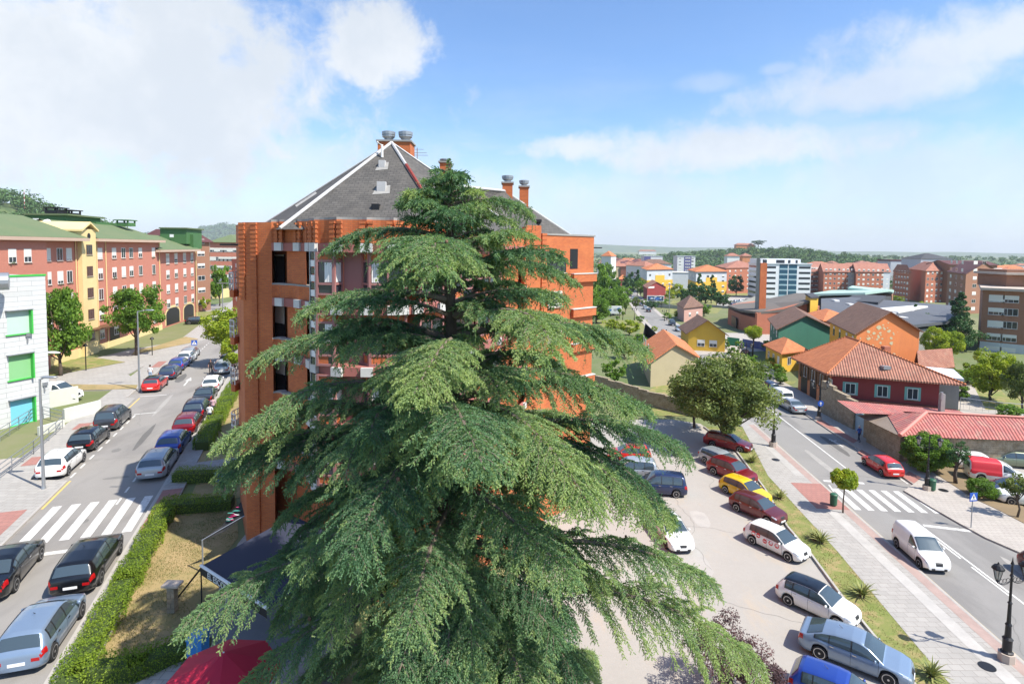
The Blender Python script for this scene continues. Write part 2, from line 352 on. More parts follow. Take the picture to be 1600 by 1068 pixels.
def rib2(name,A,B,f0,f1,m,dz,z0=0):
    """a lane of the curved street: fractions across it"""
    a=[];b=[]
    for p,q in zip(A,B):
        a.append((p[0]+(q[0]-p[0])*f0,p[1]+(q[1]-p[1])*f0)); b.append((p[0]+(q[0]-p[0])*f1,p[1]+(q[1]-p[1])*f1))
    mb=MB(); vs=[]
    for p,q in zip(a,b): vs+=[(p[0],p[1],g(p[1])+dz),(q[0],q[1],g(q[1])+dz)]
    mb.add(vs,[(2*i,2*i+1,2*i+3,2*i+2) for i in range(len(a)-1)]); return struct(name,mb,m)
rib2('road',A_,B_,0,1,asp2,.012)
# far kerbside pavements of the curved street
far=[(p,q) for p,q in zip(A_,B_) if p[1]>64]
FA=[p for p,q in far]; FB=[q for p,q in far]
rib2('pavement',FA,FB,-.28,0,pav2,.06); rib2('pavement',FA,FB,1,1.25,pav2,.06)
def mark(name,pts,w,m=paint,lev='r',pix=True,dash=None,dz=.010):
    """a painted line of width w along photo pixels"""
    p=[P(a,b,lev) for a,b in pts] if pix else [Vector((a,b,LZ if lev=='l' else g(b))) for a,b in pts]
    mb=MB()
    for a,b in zip(p,p[1:]):
        L=(b-a).length; u=(b-a)/L; n=Vector((-u.y,u.x,0))*w/2; x=0
        while x<L:
            y=min(L,x+(dash[0] if dash else L)); c=a+u*x; d=a+u*y
            for q in (c,d): q.z=(LZ if lev=='l' else g(q.y)+.008)+dz
            mb.add([c-n,d-n,d+n,c+n],[(0,1,2,3)]); x=y+(dash[1] if dash else 1)
    return struct(name,mb,m)
mark('road_marking',[LL(4,6.05),LL(19,5.95)],.12,lev='l',pix=False,dash=(.9,.85))
mark('road_marking',[LL(28,6.0),LL(60,5.9)],.12,lev='l',pix=False,dash=(.9,.85))
mark('road_marking',[LL(-1.5,2.0),LL(9,2.0)],.12,lev='l',pix=False,dash=(.9,.85))
mark('road_marking',[LL(-30,2.05),LL(-7,2.05)],.12,lev='l',pix=False,dash=(.9,.85))
mark('yellow_line',[LL(-.9,5.86),LL(3.4,5.86)],.12,ylw,'l',False)
mark('yellow_line',[LL(19.6,7.15),LL(25.5,7.15)],.12,ylw,'l',False)
mark('road_marking',[LL(19.2,6.1),LL(19.4,4.4)],.14,lev='l',pix=False); mark('road_marking',[LL(26.2,7.3),LL(26.2,4.9)],.14,lev='l',pix=False)
mb=MB()
for k in range(6):
    t=.25+k*.935
    q=[LL(-.75,t),LL(-.75,t+.46),LL(-5.5,t+.46),LL(-5.5,t)]; mb.add([(a,b,LZ+.014) for a,b in q],[(0,1,2,3)])
struct('crosswalk_marking',mb,paint)
lq('road_marking',-7.0,-6.65,2.1,5.6,paint,.014)
mb=MB() # straight-on arrow
for q in ([(30,3.95),(32.6,3.95),(32.6,4.1),(30,4.1)],[(32.4,3.7),(34.2,4.02),(32.4,4.35)]):
    mb.add([(*LL(a,b),LZ+.014) for a,b in q],[tuple(range(len(q)))])
struct('road_marking',mb,paint)
# left street pavements
def slabw(name,poly,m,h=.13,z=0.):
    mb=MB(); mb.prism(poly,z-.3,z+h); return struct(name,mb,m)
def lslab(name,pts,m,h=.13): return slabw(name,[LL(a,b) for a,b in pts],m,h,LZ)
lslab('pavement',[(-34,8.4),(-7.4,8.4),(-6.9,6.05),(3.3,6.05),(4.1,8.4),(19.3,8.4),(20,7.4),(25,7.4),(25.8,8.4),(140,8.4),(140,10.6),(-34,10.6)],pav)
lslab('kerb',[(-6.8,5.93),(3.2,5.93),(3.2,6.05),(-6.8,6.05)],kerb,.135); lslab('kerb',[(4.1,8.26),(19.2,8.26),(19.2,8.4),(4.1,8.4)],kerb,.135); lslab('kerb',[(25.9,8.26),(120,8.26),(120,8.4),(25.9,8.4)],kerb,.135)
lslab('pavement',[(-34,10.6),(9,10.6),(9,24),(-34,24)],pav2,.134)
for s0,s1,t0,t1 in ((-5.8,-1.0,6.5,9.6),(7.0,8.8,8.7,9.9),(15.2,17.,8.6,9.6),(-12,-9,8.8,10.4),(41,45,8.6,9.6)): lq('pavement_tactile',s0,s1,t0,t1,pavp,.138)
lslab('pavement',[(-34,-1.35),(-34,-.02),(46,-.02),(46,-1.35)],pav,.13)
lslab('kerb',[(-34,-.14),(-34,.0),(46,.0),(46,-.14)],kerb,.136)
lslab('path',[(2.1,-1.35),(2.2,-8),(4.8,-8),(4.2,-1.35)],pav,.11)
lq('pavement_tactile',-6.2,-.4,-.2,-1.3,pavp,.136)
flat('lawn',[LL(-3.5,-2),LL(2.0,-1.9),LL(2.1,-7.5),LL(-2,-7.5)],lawn,.03,'l',False)
flat('lawn',[(262,782),(370,782),(372,840),(340,880),(345,960),(300,1030),(110,1075),(95,1068)],lawn,.02,'l')
flat('lawn',[(285,742),(375,742),(385,650),(372,600),(350,610)],lawn,.03,'l')
slabp('terrace_paving',[(110,1120),(330,1010),(345,900),(372,850),(420,790),(520,900),(520,1110)],pav2,.05,'l')
flat('lawn',[(92,602),(215,603),(213,609),(100,612)],lawn,.15,'l'); flat('lawn',[(67,592),(110,583),(196,567),(150,560),(110,563),(67,572)],grs,.15,'l')
slabp('pavement',[(60,600),(100,596),(190,572),(330,528),(326,522),(300,530),(200,548),(150,560),(190,566),(110,583),(67,594)],pav,.11,'l')
flat('lawn',[(205,556),(302,536),(310,531),(290,527),(240,543),(213,548)],lawn,.16,'l')
slabp('pavement',[(60,640),(100,612),(213,609),(222,601),(200,586),(300,533),(330,527),(340,520),(280,535),(100,596),(60,602)],pav,.12,'l')
flat('road',[(318,521),(372,521),(372,470),(318,478)],asph,.02,'l')
flat('lawn',[(300,500),(340,498),(335,486),(300,488)],grs,.04,'l')
# right street: markings, pavement, verge, lot
mark('yellow_line',[RR(-34,-.16),RR(27,-.16)],.13,ylw,'r',False); 
mark('road_marking',[RR(-30,-4.0),RR(2.4,-4.0)],.13,pix=False); mark('road_marking',[(1303,768),(1295,757)],.12)
mark('road_marking',[RR(12.5,-4.05),RR(33,-4.3)],.13,pix=False); mark('road_marking',[RR(-6.2,-3.75),RR(-3,-3.75)],.12,pix=False); mark('road_marking',[RR(-2,-3.75),RR(.4,-3.75)],.12,pix=False)
mark('road_marking',[RR(10.4,-.6),RR(10.2,-3.9)],.35,pix=False); mark('road_marking',[RR(2.6,-4.2),RR(2.0,-7.3)],.35,pix=False)
mark('road_marking',[RR(10.5,-7.7),RR(31,-8.0)],.12,pix=False,dash=(1.1,1.6)); mark('road_marking',[(1307,688),(1292,690),(1297,686),(1318,698)],.14)
mb=MB()
for k in range(7):
    t=-.55-k*.985
    q=[RR(8.75,t),RR(8.75,t-.48),RR(4.75,t-.48+.1),RR(4.75,t+.1)]; mb.add([(a,b,.022) for a,b in q],[(0,1,2,3)])
struct('crosswalk_marking',mb,paint)
inner=[invR(P(*p)) for p in ((1160,668),(1200,745),(1250,800),(1308,863),(1447,1029.6))]
lots=[invR(P(*p)) for p in ((1100,668),(1150,705),(1195,765),(1230,824),(1265,865),(1320.5,940.5),(1375.7,1008),(1426,1068))]
print('inner',inner,'lots',lots)
ip=[RR(*p) for p in inner]; lp=[RR(*p) for p in lots]
last=RR(-34,inner[-1][1]+.3); llast=RR(-34,lots[-1][1]+.3)
slabw('pavement',[RR(-34,.05),RR(27,.05),RR(30,.05)]+[RR(30,3.)]+ip+[last],pav)
slabw('kerb',[RR(-34,-.08),RR(27,-.08),RR(27,.06),RR(-34,.06)],kerb,.134)
rq('pavement_tactile',-34,26,.12,.75,dirty('pink_gutter_slabs',(.37,.27,.235),.9,.3,1.),.135)
rq('pavement_tactile',4.4,9.4,.1,2.6,pavp,.138); rq('pavement_worn_band',-34,4,1.25,2.0,dirty('pale_concrete_band',(.44,.42,.39),.9,.3,.8),.1385)
rq('pavement_tactile',11,19,.8,1.5,dirty('pale_concrete_band_far',(.41,.39,.36),.9,.3,.8),.137)
flat('verge_grass',[(q[0],q[1]) for q in ip+[last,llast]+lp[::-1]],grs,.12,'r',False)
mb=MB()
for a,b in zip(lp+[llast],(lp+[llast])[1:]):
    u=(Vector(b)-Vector(a)); c=(Vector(a)+Vector(b))/2; mb.obox(c,u,u.length+.05,.13,-.1,.17)
struct('kerb',mb,kerb)
slabw('parking_ground',[p for p in lp[1:]]+[llast,(-2,5),(0,30),(6,66),P(1050,655)[:2],P(1095,662)[:2]],lot,.02)
# far side of the right street
slabw('pavement',[P(*p)[:2] for p in ((1600,868),(1540,842),(1500,820),(1460,797),(1412,768),(1427,758),(1411,747),(1307,681),(1258,648),(1212,603),(1250,612),(1285,640),(1340,668),(1385,700),(1412,716),(1455,735),(1520,780),(1562,800),(1600,820),(1900,1000),(1800,970))],pav2)
slabw('kerb',[RR(10.9,-9.95),RR(29,-9.9),RR(29,-10.08),RR(10.9,-10.12)],kerb,.135)
flat('pavement_tactile',[(1420,738),(1440,748),(1428,757),(1409,746)],pavp,.137); flat('pavement_tactile',[(1280,655),(1340,690),(1333,694),(1275,660)],pavp,.137); flat('pavement_tactile',[(1346,704),(1378,722),(1370,726),(1340,708)],pavp,.137)
slabw('planting_bed',[P(*p)[:2] for p in ((1451,735),(1520,780),(1562,800),(1600,820),(1620,812),(1560,760),(1500,728),(1470,722))],dirty('dry_soil',(.22,.16,.09),.95,.3,1.,8.),.16)
slabw('parking_ground',[P(*p)[:2] for p in ((1470,724),(1500,728),(1560,762),(1640,812),(1760,740),(1620,700),(1480,700))],lot,.03)
flat('yard_ground',[(1500,700),(1640,706),(1640,640),(1500,640)],lot,.01)
# ground around the far blocks
flat('lawn',[(1040,490),(1120,490),(1140,470),(1190,470),(1175,455),(1050,470)],grs,.05); flat('pavement',[(1070,556),(1200,548),(1250,560),(1260,520),(1130,520)],pav2,.05)
flat('lawn',[(930,500),(1012,500),(1003,560),(930,600)],grs,.04); flat('lawn',[(1010,580),(1062,600),(1090,650),(1000,650)],grs,.05)
flat('parking_ground',[(1120,478),(1180,478),(1175,462),(1118,464)],lot,.07)
flat('yard_ground',[(1190,610),(1240,600),(1270,570),(1200,560),(1140,560),(1100,556)],grs,.05)
flat('pavement',[(1440,640),(1540,640),(1520,600),(1440,600)],pav2,.03)
flat('lawn',[(1530,640),(1700,640),(1640,590),(1500,600)],grs,.03)
# manhole covers
for px,py in ((1542,1045),(1352,811-85),(1212,720),(1474,768)):
    p=P(px,py); mb=MB(); mb.lathe([(.36,0),(.36,.012),(.33,.014),(.0,.014)],(p.x,p.y,.1385),20); o=mb.build('manhole_cover',MATS['dark_metal']); tag(o,kind='structure')

# repairs, cracks and stains in the surfaces
patm=[dirty('asphalt_repair_dark',(.13,.125,.118),.95,.25,.8),dirty('asphalt_repair_pale',(.33,.315,.29),.95,.25,.8),dirty('oil_stain',(.19,.18,.165),.8,.3,2.),dirty('concrete_dust',(.39,.37,.34),.95,.2,1.)]
pr=random.Random(8)
def patchsheet(fn,s,t,a,b,m,z):
    n=9; mb=MB(); pts=[fn(s+a*math.cos(6.283*i/n)*pr.uniform(.75,1.15),t+b*math.sin(6.283*i/n)*pr.uniform(.75,1.15)) for i in range(n)]
    A=sum(pts[i][0]*pts[(i+1)%n][1]-pts[(i+1)%n][0]*pts[i][1] for i in range(n)); pts=pts if A>0 else pts[::-1]
    mb.add([(x,y,z) for x,y in pts],[tuple(range(n))]); struct('surface_stain',mb,m)
for s,t,a,b,k in ((-12,4.6,2.6,.35,0),(12,3.6,4.,.25,0),(9,4.8,.5,.3,2),(22,4.4,5.,.2,1),(-3.4,3,.3,.2,2),(-20,5.5,3,.4,1),(34,5,2.5,.5,0),(3.1,3.2,.25,.9,2),(-9,1.2,.6,.4,2),(5,1.,.5,.35,2),(14,.9,.5,.3,2)): patchsheet(LL,s,t,a,b,patm[k],LZ+.009)
for s,t,a,b,k in ((-18,-5.5,4,.3,0),(14,-2.4,5.,.3,1),(0,-2.2,3.,.22,0),(20,-6,4,.4,0),(-4,-6.6,2.5,.3,1),(12,-9.0,1.6,.5,2)): patchsheet(RR,s,t,a,b,patm[k],.019)
for s,t,a,b,k in ((2,12,1.6,.8,3),(-4,14,2.2,1.2,3),(10,14,1.2,2.2,3),(14,17,1.5,.8,3),(-12,15,2.4,1.,3),(-15,12,.9,.5,3)): patchsheet(RR,s,t,a,b,patm[k],.024)
def crack(fn,s,t,L,ang,z,seed):
    r=random.Random(seed); mb=MB(); p=Vector((s,t)); a=ang; n=int(L/.35)
    for i in range(n):
        q=p+Vector((math.cos(a),math.sin(a)))*.35; a+=r.uniform(-.5,.5); a=ang+(a-ang)*.8; w=.013; nn=Vector((-(q-p).y,(q-p).x)).normalized()*w
        pts=[fn(*(p-nn)),fn(*(q-nn)),fn(*(q+nn)),fn(*(p+nn))]; mb.add([(x,y,z) for x,y in pts],[(0,1,2,3)]); p=q
    struct('crack',mb,patm[2])
for i,(s,t,L,a) in enumerate(((-24,3.8,12,.05),(7,3.1,9,1.5),(15,4.7,14,.02),(-4,5,5,1.7),(27,2.5,8,1.2))): crack(LL,s,t,L,a,LZ+.011,i)
for i,(s,t,L,a) in enumerate(((-20,-3,14,.02),(11.5,-.6,9,-1.5),(18,-5.5,12,.03),(2,-6,6,-1.2))): crack(RR,s,t,L,a,.021,i+20)
for i,(s,t,L,a) in enumerate(((-10,9,12,1.2),(0,10,12,1.4),(-5,13,14,.3),(8,12,9,1.9),(6,9,8,.4))): crack(RR,s,t,L,a,.026,i+40)
# ---------------- vehicles ----------------
CT={}
def cartype(name,L,Wd,wb,rw,xo,zt,zr,wpl,win,wsf,rwf,tum=.30,clad=False):
    CT[name]=dict(L=L,W=Wd,wb=wb,rw=rw,xo=xo,zt=zt,zr=zr,wpl=wpl,win=win,wsf=wsf,rwf=rwf,tum=tum,clad=clad)
WP=[(-1,.80),(-.97,.90),(-.88,.975),(-.6,1),(.55,1),(.8,.97),(.92,.90),(.975,.78),(1,.66)]
# lists: belt/bonnet height and roof height along x; side windows (x0,x1); windscreen and rear screen x ranges
cartype('hatch',4.1,1.76,2.56,.315,.02,[(-2.05,.70),(-2.02,.86),(-1.95,.93),(-1,.95),(.6,.92),(1.02,.92),(1.5,.83),(1.85,.73),(1.98,.64),(2.04,.5),(2.05,.38)],
  [(-2.0,.90),(-1.93,.96),(-1.66,1.33),(-1.5,1.40),(-.9,1.455),(-.2,1.47),(.15,1.43),(.45,1.31),(1.04,.93)],WP,[(-.15,.86),(-1.02,-.22),(-1.45,-1.08)],(.28,1.0),(-1.92,-1.67))
cartype('sedan',4.6,1.80,2.75,.325,.03,[(-2.3,.70),(-2.28,.9),(-2.2,.99),(-1.5,1.02),(-1,.97),(.6,.93),(1.15,.93),(1.7,.84),(2.1,.73),(2.22,.64),(2.29,.5),(2.3,.38)],
  [(-2.2,.99),(-1.72,1.02),(-1.0,1.37),(-.7,1.42),(-.1,1.445),(.3,1.41),(.6,1.30),(1.17,.94)],WP,[(-.05,1.0),(-.95,-.12),(-1.3,-1.0)],(.42,1.13),(-1.66,-1.03))
cartype('liftback',4.78,1.88,2.85,.34,.02,[(-2.39,.72),(-2.36,.93),(-2.25,1.0),(-1.5,1.02),(-1,.98),(.6,.94),(1.2,.93),(1.8,.84),(2.2,.72),(2.31,.62),(2.38,.5),(2.39,.38)],
  [(-2.3,1.0),(-2.05,1.03),(-1.35,1.33),(-.8,1.44),(-.1,1.49),(.3,1.45),(.6,1.34),(1.22,.94)],WP,[(-.05,1.02),(-1.0,-.12),(-1.62,-1.05)],(.42,1.18),(-2.0,-1.34))
cartype('estate',4.6,1.80,2.7,.325,.03,[(-2.3,.70),(-2.28,.88),(-2.22,.96),(-1,.96),(.6,.93),(1.1,.93),(1.7,.84),(2.1,.73),(2.22,.64),(2.29,.5),(2.3,.38)],
  [(-2.27,.92),(-2.2,.99),(-1.98,1.34),(-1.8,1.42),(-.9,1.49),(-.1,1.50),(.25,1.45),(.55,1.32),(1.12,.94)],WP,[(-.05,.95),(-.98,-.12),(-1.8,-1.03)],(.38,1.08),(-2.2,-1.98))
cartype('mpv',4.38,1.82,2.72,.32,.05,[(-2.19,.72),(-2.17,.92),(-2.12,1.02),(-1,1.03),(.7,1.0),(1.15,1.0),(1.6,.92),(1.95,.80),(2.1,.68),(2.18,.5),(2.19,.38)],
  [(-2.17,.98),(-2.1,1.05),(-1.98,1.55),(-1.8,1.67),(-.9,1.73),(-.1,1.74),(.3,1.69),(.6,1.52),(1.2,1.0)],WP,[(-.1,1.0),(-1.0,-.16),(-1.75,-1.06)],(.38,1.14),(-2.1,-1.97),.22)
cartype('crossover',4.3,1.82,2.6,.345,.02,[(-2.15,.78),(-2.12,.96),(-2.05,1.03),(-1,1.04),(.6,1.02),(1.02,1.02),(1.5,.96),(1.9,.86),(2.05,.72),(2.14,.5),(2.15,.42)],
  [(-2.1,1.0),(-2.02,1.06),(-1.72,1.48),(-1.5,1.56),(-.9,1.61),(-.1,1.62),(.2,1.58),(.5,1.44),(1.04,1.03)],WP,[(-.15,.88),(-1.02,-.22),(-1.55,-1.08)],(.3,1.0),(-2.0,-1.73),.26,True)
cartype('coupe',4.65,1.86,2.78,.34,-.02,[(-2.32,.72),(-2.3,.9),(-2.2,.96),(-1.5,.97),(-1,.93),(.6,.90),(1.05,.90),(1.7,.82),(2.1,.71),(2.25,.6),(2.31,.48),(2.32,.38)],
  [(-2.2,.96),(-1.9,.98),(-1.25,1.25),(-.8,1.345),(-.3,1.375),(.1,1.34),(.4,1.25),(1.07,.91)],WP,[(-.25,.88),(-1.2,-.30),(-1.45,-1.24)],(.22,1.03),(-1.85,-1.2))
cartype('cargo_van',3.9,1.74,2.51,.315,.02,[(-1.95,.70),(-1.94,1.0),(-1.93,1.1),(.3,1.08),(.95,1.04),(1.4,.95),(1.75,.82),(1.9,.66),(1.94,.5),(1.95,.40)],
  [(-1.95,1.0),(-1.93,1.25),(-1.88,1.64),(-1.75,1.72),(-.7,1.75),(.0,1.73),(.25,1.66),(.45,1.54),(1.08,1.04)],[(-1,.90),(-.97,.95),(-.9,.985),(-.6,1),(.55,1),(.8,.96),(.92,.88),(.975,.78),(1,.70)],[(.1,.86)],(.32,1.05),(-1.94,-1.90),.14,True)
cartype('panel_van',4.4,1.80,2.75,.32,.0,[(-2.2,.70),(-2.19,1.0),(-2.18,1.12),(.4,1.10),(1.1,1.06),(1.6,.97),(2.0,.85),(2.14,.68),(2.19,.5),(2.2,.40)],
  [(-2.2,1.0),(-2.18,1.3),(-2.13,1.75),(-2.0,1.82),(-.7,1.84),(.1,1.82),(.4,1.74),(.6,1.62),(1.25,1.06)],[(-1,.90),(-.97,.95),(-.9,.985),(-.6,1),(.55,1),(.8,.96),(.92,.88),(.975,.78),(1,.70)],[(.25,1.0)],(.48,1.22),(-2.19,-2.15),.14,True)
def itp(l,x): return float(np.interp(x,[a for a,b in l],[b for a,b in l]))
def section(T,x):
    L,Wd=T['L'],T['W']; w=Wd/2*itp(T['wpl'],x/(L/2)); zt=itp(T['zt'],x)
    x0,x1=T['zr'][0][0],T['zr'][-1][0]; zr=itp(T['zr'],x) if x0<x<x1 else zt
    h=max(0.,zr-zt); k=min(1,h/.3); zb=.20+.10*max(0,(abs(x)/(L/2)-.86)/.14)
    for xc in (-T['wb']/2+T['xo'],T['wb']/2+T['xo']):
        ra=T['rw']+.045; d=abs(x-xc)
        if d<ra: zb=max(zb,T['rw']+math.sqrt(ra*ra-d*d)*.98)
    tz=zt-zb; tm=T['tum']
    y5=.94*w; y7=y5-.05-tm*h; y8=y7-.05-.07*k
    return [(0,zb),(.86*w,zb),(.975*w,zb+min(.1,.25*tz)),(w,zb+.58*tz),(.99*w,zt-min(.10,.2*tz)),(y5,zt-.012*(1-k)),(y5-.015-.45*tm*h,zt+.5*h+.004),(y7,zr-.05*k+.006),(y8,zr+.012),(y8*.5,zr+.03),(0,zr+.036)]
def spt(T,x,v):
    s=section(T,x); i=min(int(v),len(s)-2); f=v-i; a,b=s[i],s[i+1]
    return Vector((x,a[0]+(b[0]-a[0])*f,a[1]+(b[1]-a[1])*f))
def patch(mb,T,x0,x1,v0,v1,off=.007,nx=8,nv=3,sides=(1,-1),full=False,trim=None):
    """a skin lying just above the body surface"""
    for sg in sides:
        vs=[]
        vv=[v0+(v1-v0)*j/nv for j in range(nv+1)]
        if full: vv=vv+[-(a) for a in vv[::-1][1:]]
        for i in range(nx+1):
            x=x0+(x1-x0)*i/nx
            for v in vv:
                s2=-1 if v<0 else 1; v_=abs(v)
                lo=v_
                if trim: lo=trim(x,v_)
                p=spt(T,x,lo); e=.02; px=spt(T,x+e,lo)-spt(T,x-e,lo); pv=spt(T,x,min(lo+.05,9.99))-spt(T,x,max(lo-.05,.01))
                n=px.cross(pv)
                if n.length<1e-9:n=Vector((0,0,1))
                n.normalize()
                if n.y<0 and lo<8: n=-n
                if n.z<0 and lo>=5: n=-n
                q=p+n*off; vs.append((q.x,q.y*sg*s2,q.z))
        m=len(vv); fs=[(i*m+j,(i+1)*m+j,(i+1)*m+j+1,i*m+j+1) for i in range(nx) for j in range(m-1)]
        if sg<0 and not full: fs=[f[::-1] for f in fs]
        mb.add(vs,fs)
        if full: break
    return mb
def wheelmeshes(rw,style):
    t=MB(); t.lathe([(rw-.09,-.095),(rw-.02,-.1),(rw,-.07),(rw,.07),(rw-.02,.1),(rw-.09,.095)],n=22)
    r=MB(); rr=rw-.085; r.lathe([(rr,-.085),(rr,.092),(rr-.02,.092),(rr-.03,.05),(0.02,.045)],n=22,mi=1)
    r.lathe([(rr+.006,.06),(rr+.006,.097),(rr-.024,.097),(rr-.024,.06)],n=22,mi=0)
    for k in range(style):
        a=2*math.pi*k/style; c,s_=math.cos(a),math.sin(a); wv=.022 if style>6 else .036
        pts=[(.0,-wv),(rr-.01,-wv*1.3),(rr-.01,wv*1.3),(0,wv)]
        r.add([(c*x-s_*y,s_*x+c*y,z) for z in (.055,.088) for x,y in pts],[(4,5,6,7),(0,1,5,4),(1,2,6,5),(2,3,7,6),(3,0,4,7)],0)
    r.lathe([(.05,.06),(.05,.096),(.0,.1)],n=10,mi=0)
    Mx=Matrix.Rotation(-math.pi/2,4,'X')
    a,b=t.mesh('tyre',RUB,smooth=True),r.mesh('rim',[RIM,BLK]); a.transform(Mx); b.transform(Mx)
    return a,b
WM={}
TYPEPARTS={}
def carmeshes(tn):
    if tn in TYPEPARTS: return TYPEPARTS[tn]
    T=CT[tn]; L=T['L']; xs=sorted(set([round(-L/2+L*i/64,4) for i in range(65)]+[a for a,b in T['zt']]+[a for a,b in T['zr']]))
    xs=[x for i,x in enumerate(xs) if i==0 or x-xs[i-1]>.004]
    mb=MB(); n=11; full=[]
    for x in xs:
        s=section(T,x); ring=[(x,y,z) for y,z in s]+[(x,-y,z) for y,z in s[-2:0:-1]]; full+=ring
    m=20; vs=full; fs=[];mi=[]
    for i in range(len(xs)-1):
        for k in range(m):
            f=(i*m+k,i*m+(k+1)%m,(i+1)*m+(k+1)%m,(i+1)*m+k); fs.append(f); mi.append(1 if k in(0,m-1) else (1 if (T['clad'] and k in (1,m-2)) else 0))
    fs.append(tuple(range(m))[::-1]); mi.append(0); fs.append(tuple((len(xs)-1)*m+k for k in range(m))); mi.append(0)
    mb.v=vs; mb.f=fs; mb.mi=mi; body=mb.mesh('body',[WHT,BLK],smooth=True)
    bm=bmesh.new(); bm.from_mesh(body); bmesh.ops.recalc_face_normals(bm,faces=bm.faces)
    for e in bm.edges:
        if len(e.link_faces)==2 and e.calc_face_angle(0)>R(52): e.smooth=False
    bm.to_mesh(body); bm.free()
    P_={'body':body}
    a,b=T['wsf']; q=MB(); patch(q,T,a,b,8.02-.55,10,full=True,nx=12,nv=8,off=.016); P_['windscreen']=q.mesh('windscreen',CG,smooth=True)
    a,b=T['rwf']; q=MB(); patch(q,T,a,b,8.02-.45,10,full=True,nx=12,nv=8,off=.016); P_['rear_window']=q.mesh('rear_window',CG,smooth=True)
    q=MB()
    P_['side_window']=[]
    for (a,b) in T['win']:
        for sg in (1,-1):
            q=MB(); patch(q,T,a,b,5.14,6.84,sides=(sg,),nx=14,nv=5,off=.024); P_['side_window'].append(q.mesh('side_window',CG,smooth=True))
    q=MB(); patch(q,T,T['win'][-1][0]-.05,T['win'][0][1]+.03,5.06,6.9,nx=30,nv=5,off=.014); P_['window_surround']=q.mesh('window_surround',BLK,smooth=True)
    # trim: grille, sills
    q=MB(); w=T['W']/2
    q.box((L/2-.02,-.40*w*1.3,.27),(L/2+.012,.40*w*1.3,.40)); patch(q,T,L/2-.10,L/2-.012,9.2,10,full=True,nx=3,nv=3,off=.008); P_['grille']=q.mesh('grille',BLK)
    P_['headlight']=[];P_['tail_light']=[]
    for sg in (1,-1):
        q=MB(); patch(q,T,L/2-.42,L/2-.09,4.3,5.9,sides=(sg,),nx=5,nv=3,off=.008); P_['headlight'].append(q.mesh('headlight',HLT,smooth=True))
        q=MB(); patch(q,T,-L/2+.012,-L/2+.24,3.35,4.95,sides=(sg,),nx=4,nv=3,off=.008)
        z=itp(T['zt'],-L/2); y0=w*.50; y1=w*.79
        q.box((-L/2-.008,min(sg*y0,sg*y1),z-.14),(-L/2+.03,max(sg*y0,sg*y1),z-.02)); P_['tail_light'].append(q.mesh('tail_light',TRD,smooth=False))
    q=MB(); q.box((-L/2-.016,-.26,.47),(-L/2+.01,.26,.58)); q2=MB(); q2.box((L/2-.03,-.26,.33),(L/2+.022,.26,.44)); P_['number_plate']=[q.mesh('number_plate',PLT),q2.mesh('number_plate',PLT)]
    P_['mirror']=[]
    xm=T['win'][0][1]-.12; p=spt(T,xm,5.3)
    for sg in (1,-1):
        q=MB(); q.lathe([(.0,-.075),(.07,-.06),(.085,0),(.07,.06),(0,.075)],n=8); me=q.mesh('mirror',WHT,smooth=True)
        me.transform(Matrix.Translation((p.x,sg*(p.y+.11),p.z+.03))@Matrix.Scale(.75,4,(1,0,0))@Matrix.Rotation(math.pi/2,4,'X')); P_['mirror'].append(me)
    q=MB(); q.tube([(-.55,0,itp(T['zr'],-.55)+.03),(-.72,0,itp(T['zr'],-.72)+.16)],.012,5); P_['aerial']=q.mesh('aerial',BLK)
    # door seams and handles
    P_['door_seam']=[];P_['door_handle']=[]
    for xd in [w_[0]-.04 for w_ in T['win'][:2]]+[T['win'][0][1]+.02]:
        for sg in (1,-1):
            q=MB(); vs=[]
            for v in np.linspace(2.1,4.95,10):
                pp=spt(T,xd,float(v)); vs+=[(xd-.007,sg*(pp.y+.004),pp.z),(xd+.007,sg*(pp.y+.004),pp.z)]
            q.add(vs,[(2*i,2*i+1,2*i+3,2*i+2) if sg<0 else (2*i+1,2*i,2*i+2,2*i+3) for i in range(9)]); P_['door_seam'].append(q.mesh('door_seam',BLK))
    for w_ in T['win'][:2]:
        for sg in (1,-1):
            q=MB(); pp=spt(T,w_[0]+.12,4.3); q.box((w_[0]+.02,min(sg*pp.y,sg*(pp.y+.03)),pp.z-.02),(w_[0]+.2,max(sg*pp.y,sg*(pp.y+.03)),pp.z+.015)); P_['door_handle'].append(q.mesh('door_handle',CHR))
    TYPEPARTS[tn]=P_; return P_
PAINTS={}
def carpaint(n,h,k=1.,metal=.35):
    if n not in PAINTS:
        m=MT('car_paint_'+n,rgb(h,k),.32,metal if n not in('white','yellow','bright_red') else 0.,.5); m.b.inputs['Coat Weight'].default_value=.8; m.b.inputs['Coat Roughness'].default_value=.06; PAINTS[n]=m.m
        m.mix(m.ramp(m.noise(2.,5,.7),.4,.8),tuple(min(1,c*.88+.01) for c in rgb(h,k)),k=.5)
    return PAINTS[n]
for n,h,k in (('white','EDEDEA',.9),('black','14161A',.8),('anthracite','45474B',.8),('silver','AEB6BC',.85),('bright_red','D8281E',.8),('dark_red','8A1320',.8),('burgundy','6A2A2C',.9),('navy','26365E',.75),('blue','2A4CA8',.8),('steel_blue','8A9FB8',.8),('yellow','E5BE12',.85),('slate_blue','3C4A66',.8),('olive','8F9A80',.7),('graphite','2B2F36',.8),('dark_navy','1B2440',.8),('grey','767B80',.8)): carpaint(n,h,k)
BODY={}
CARS=[]
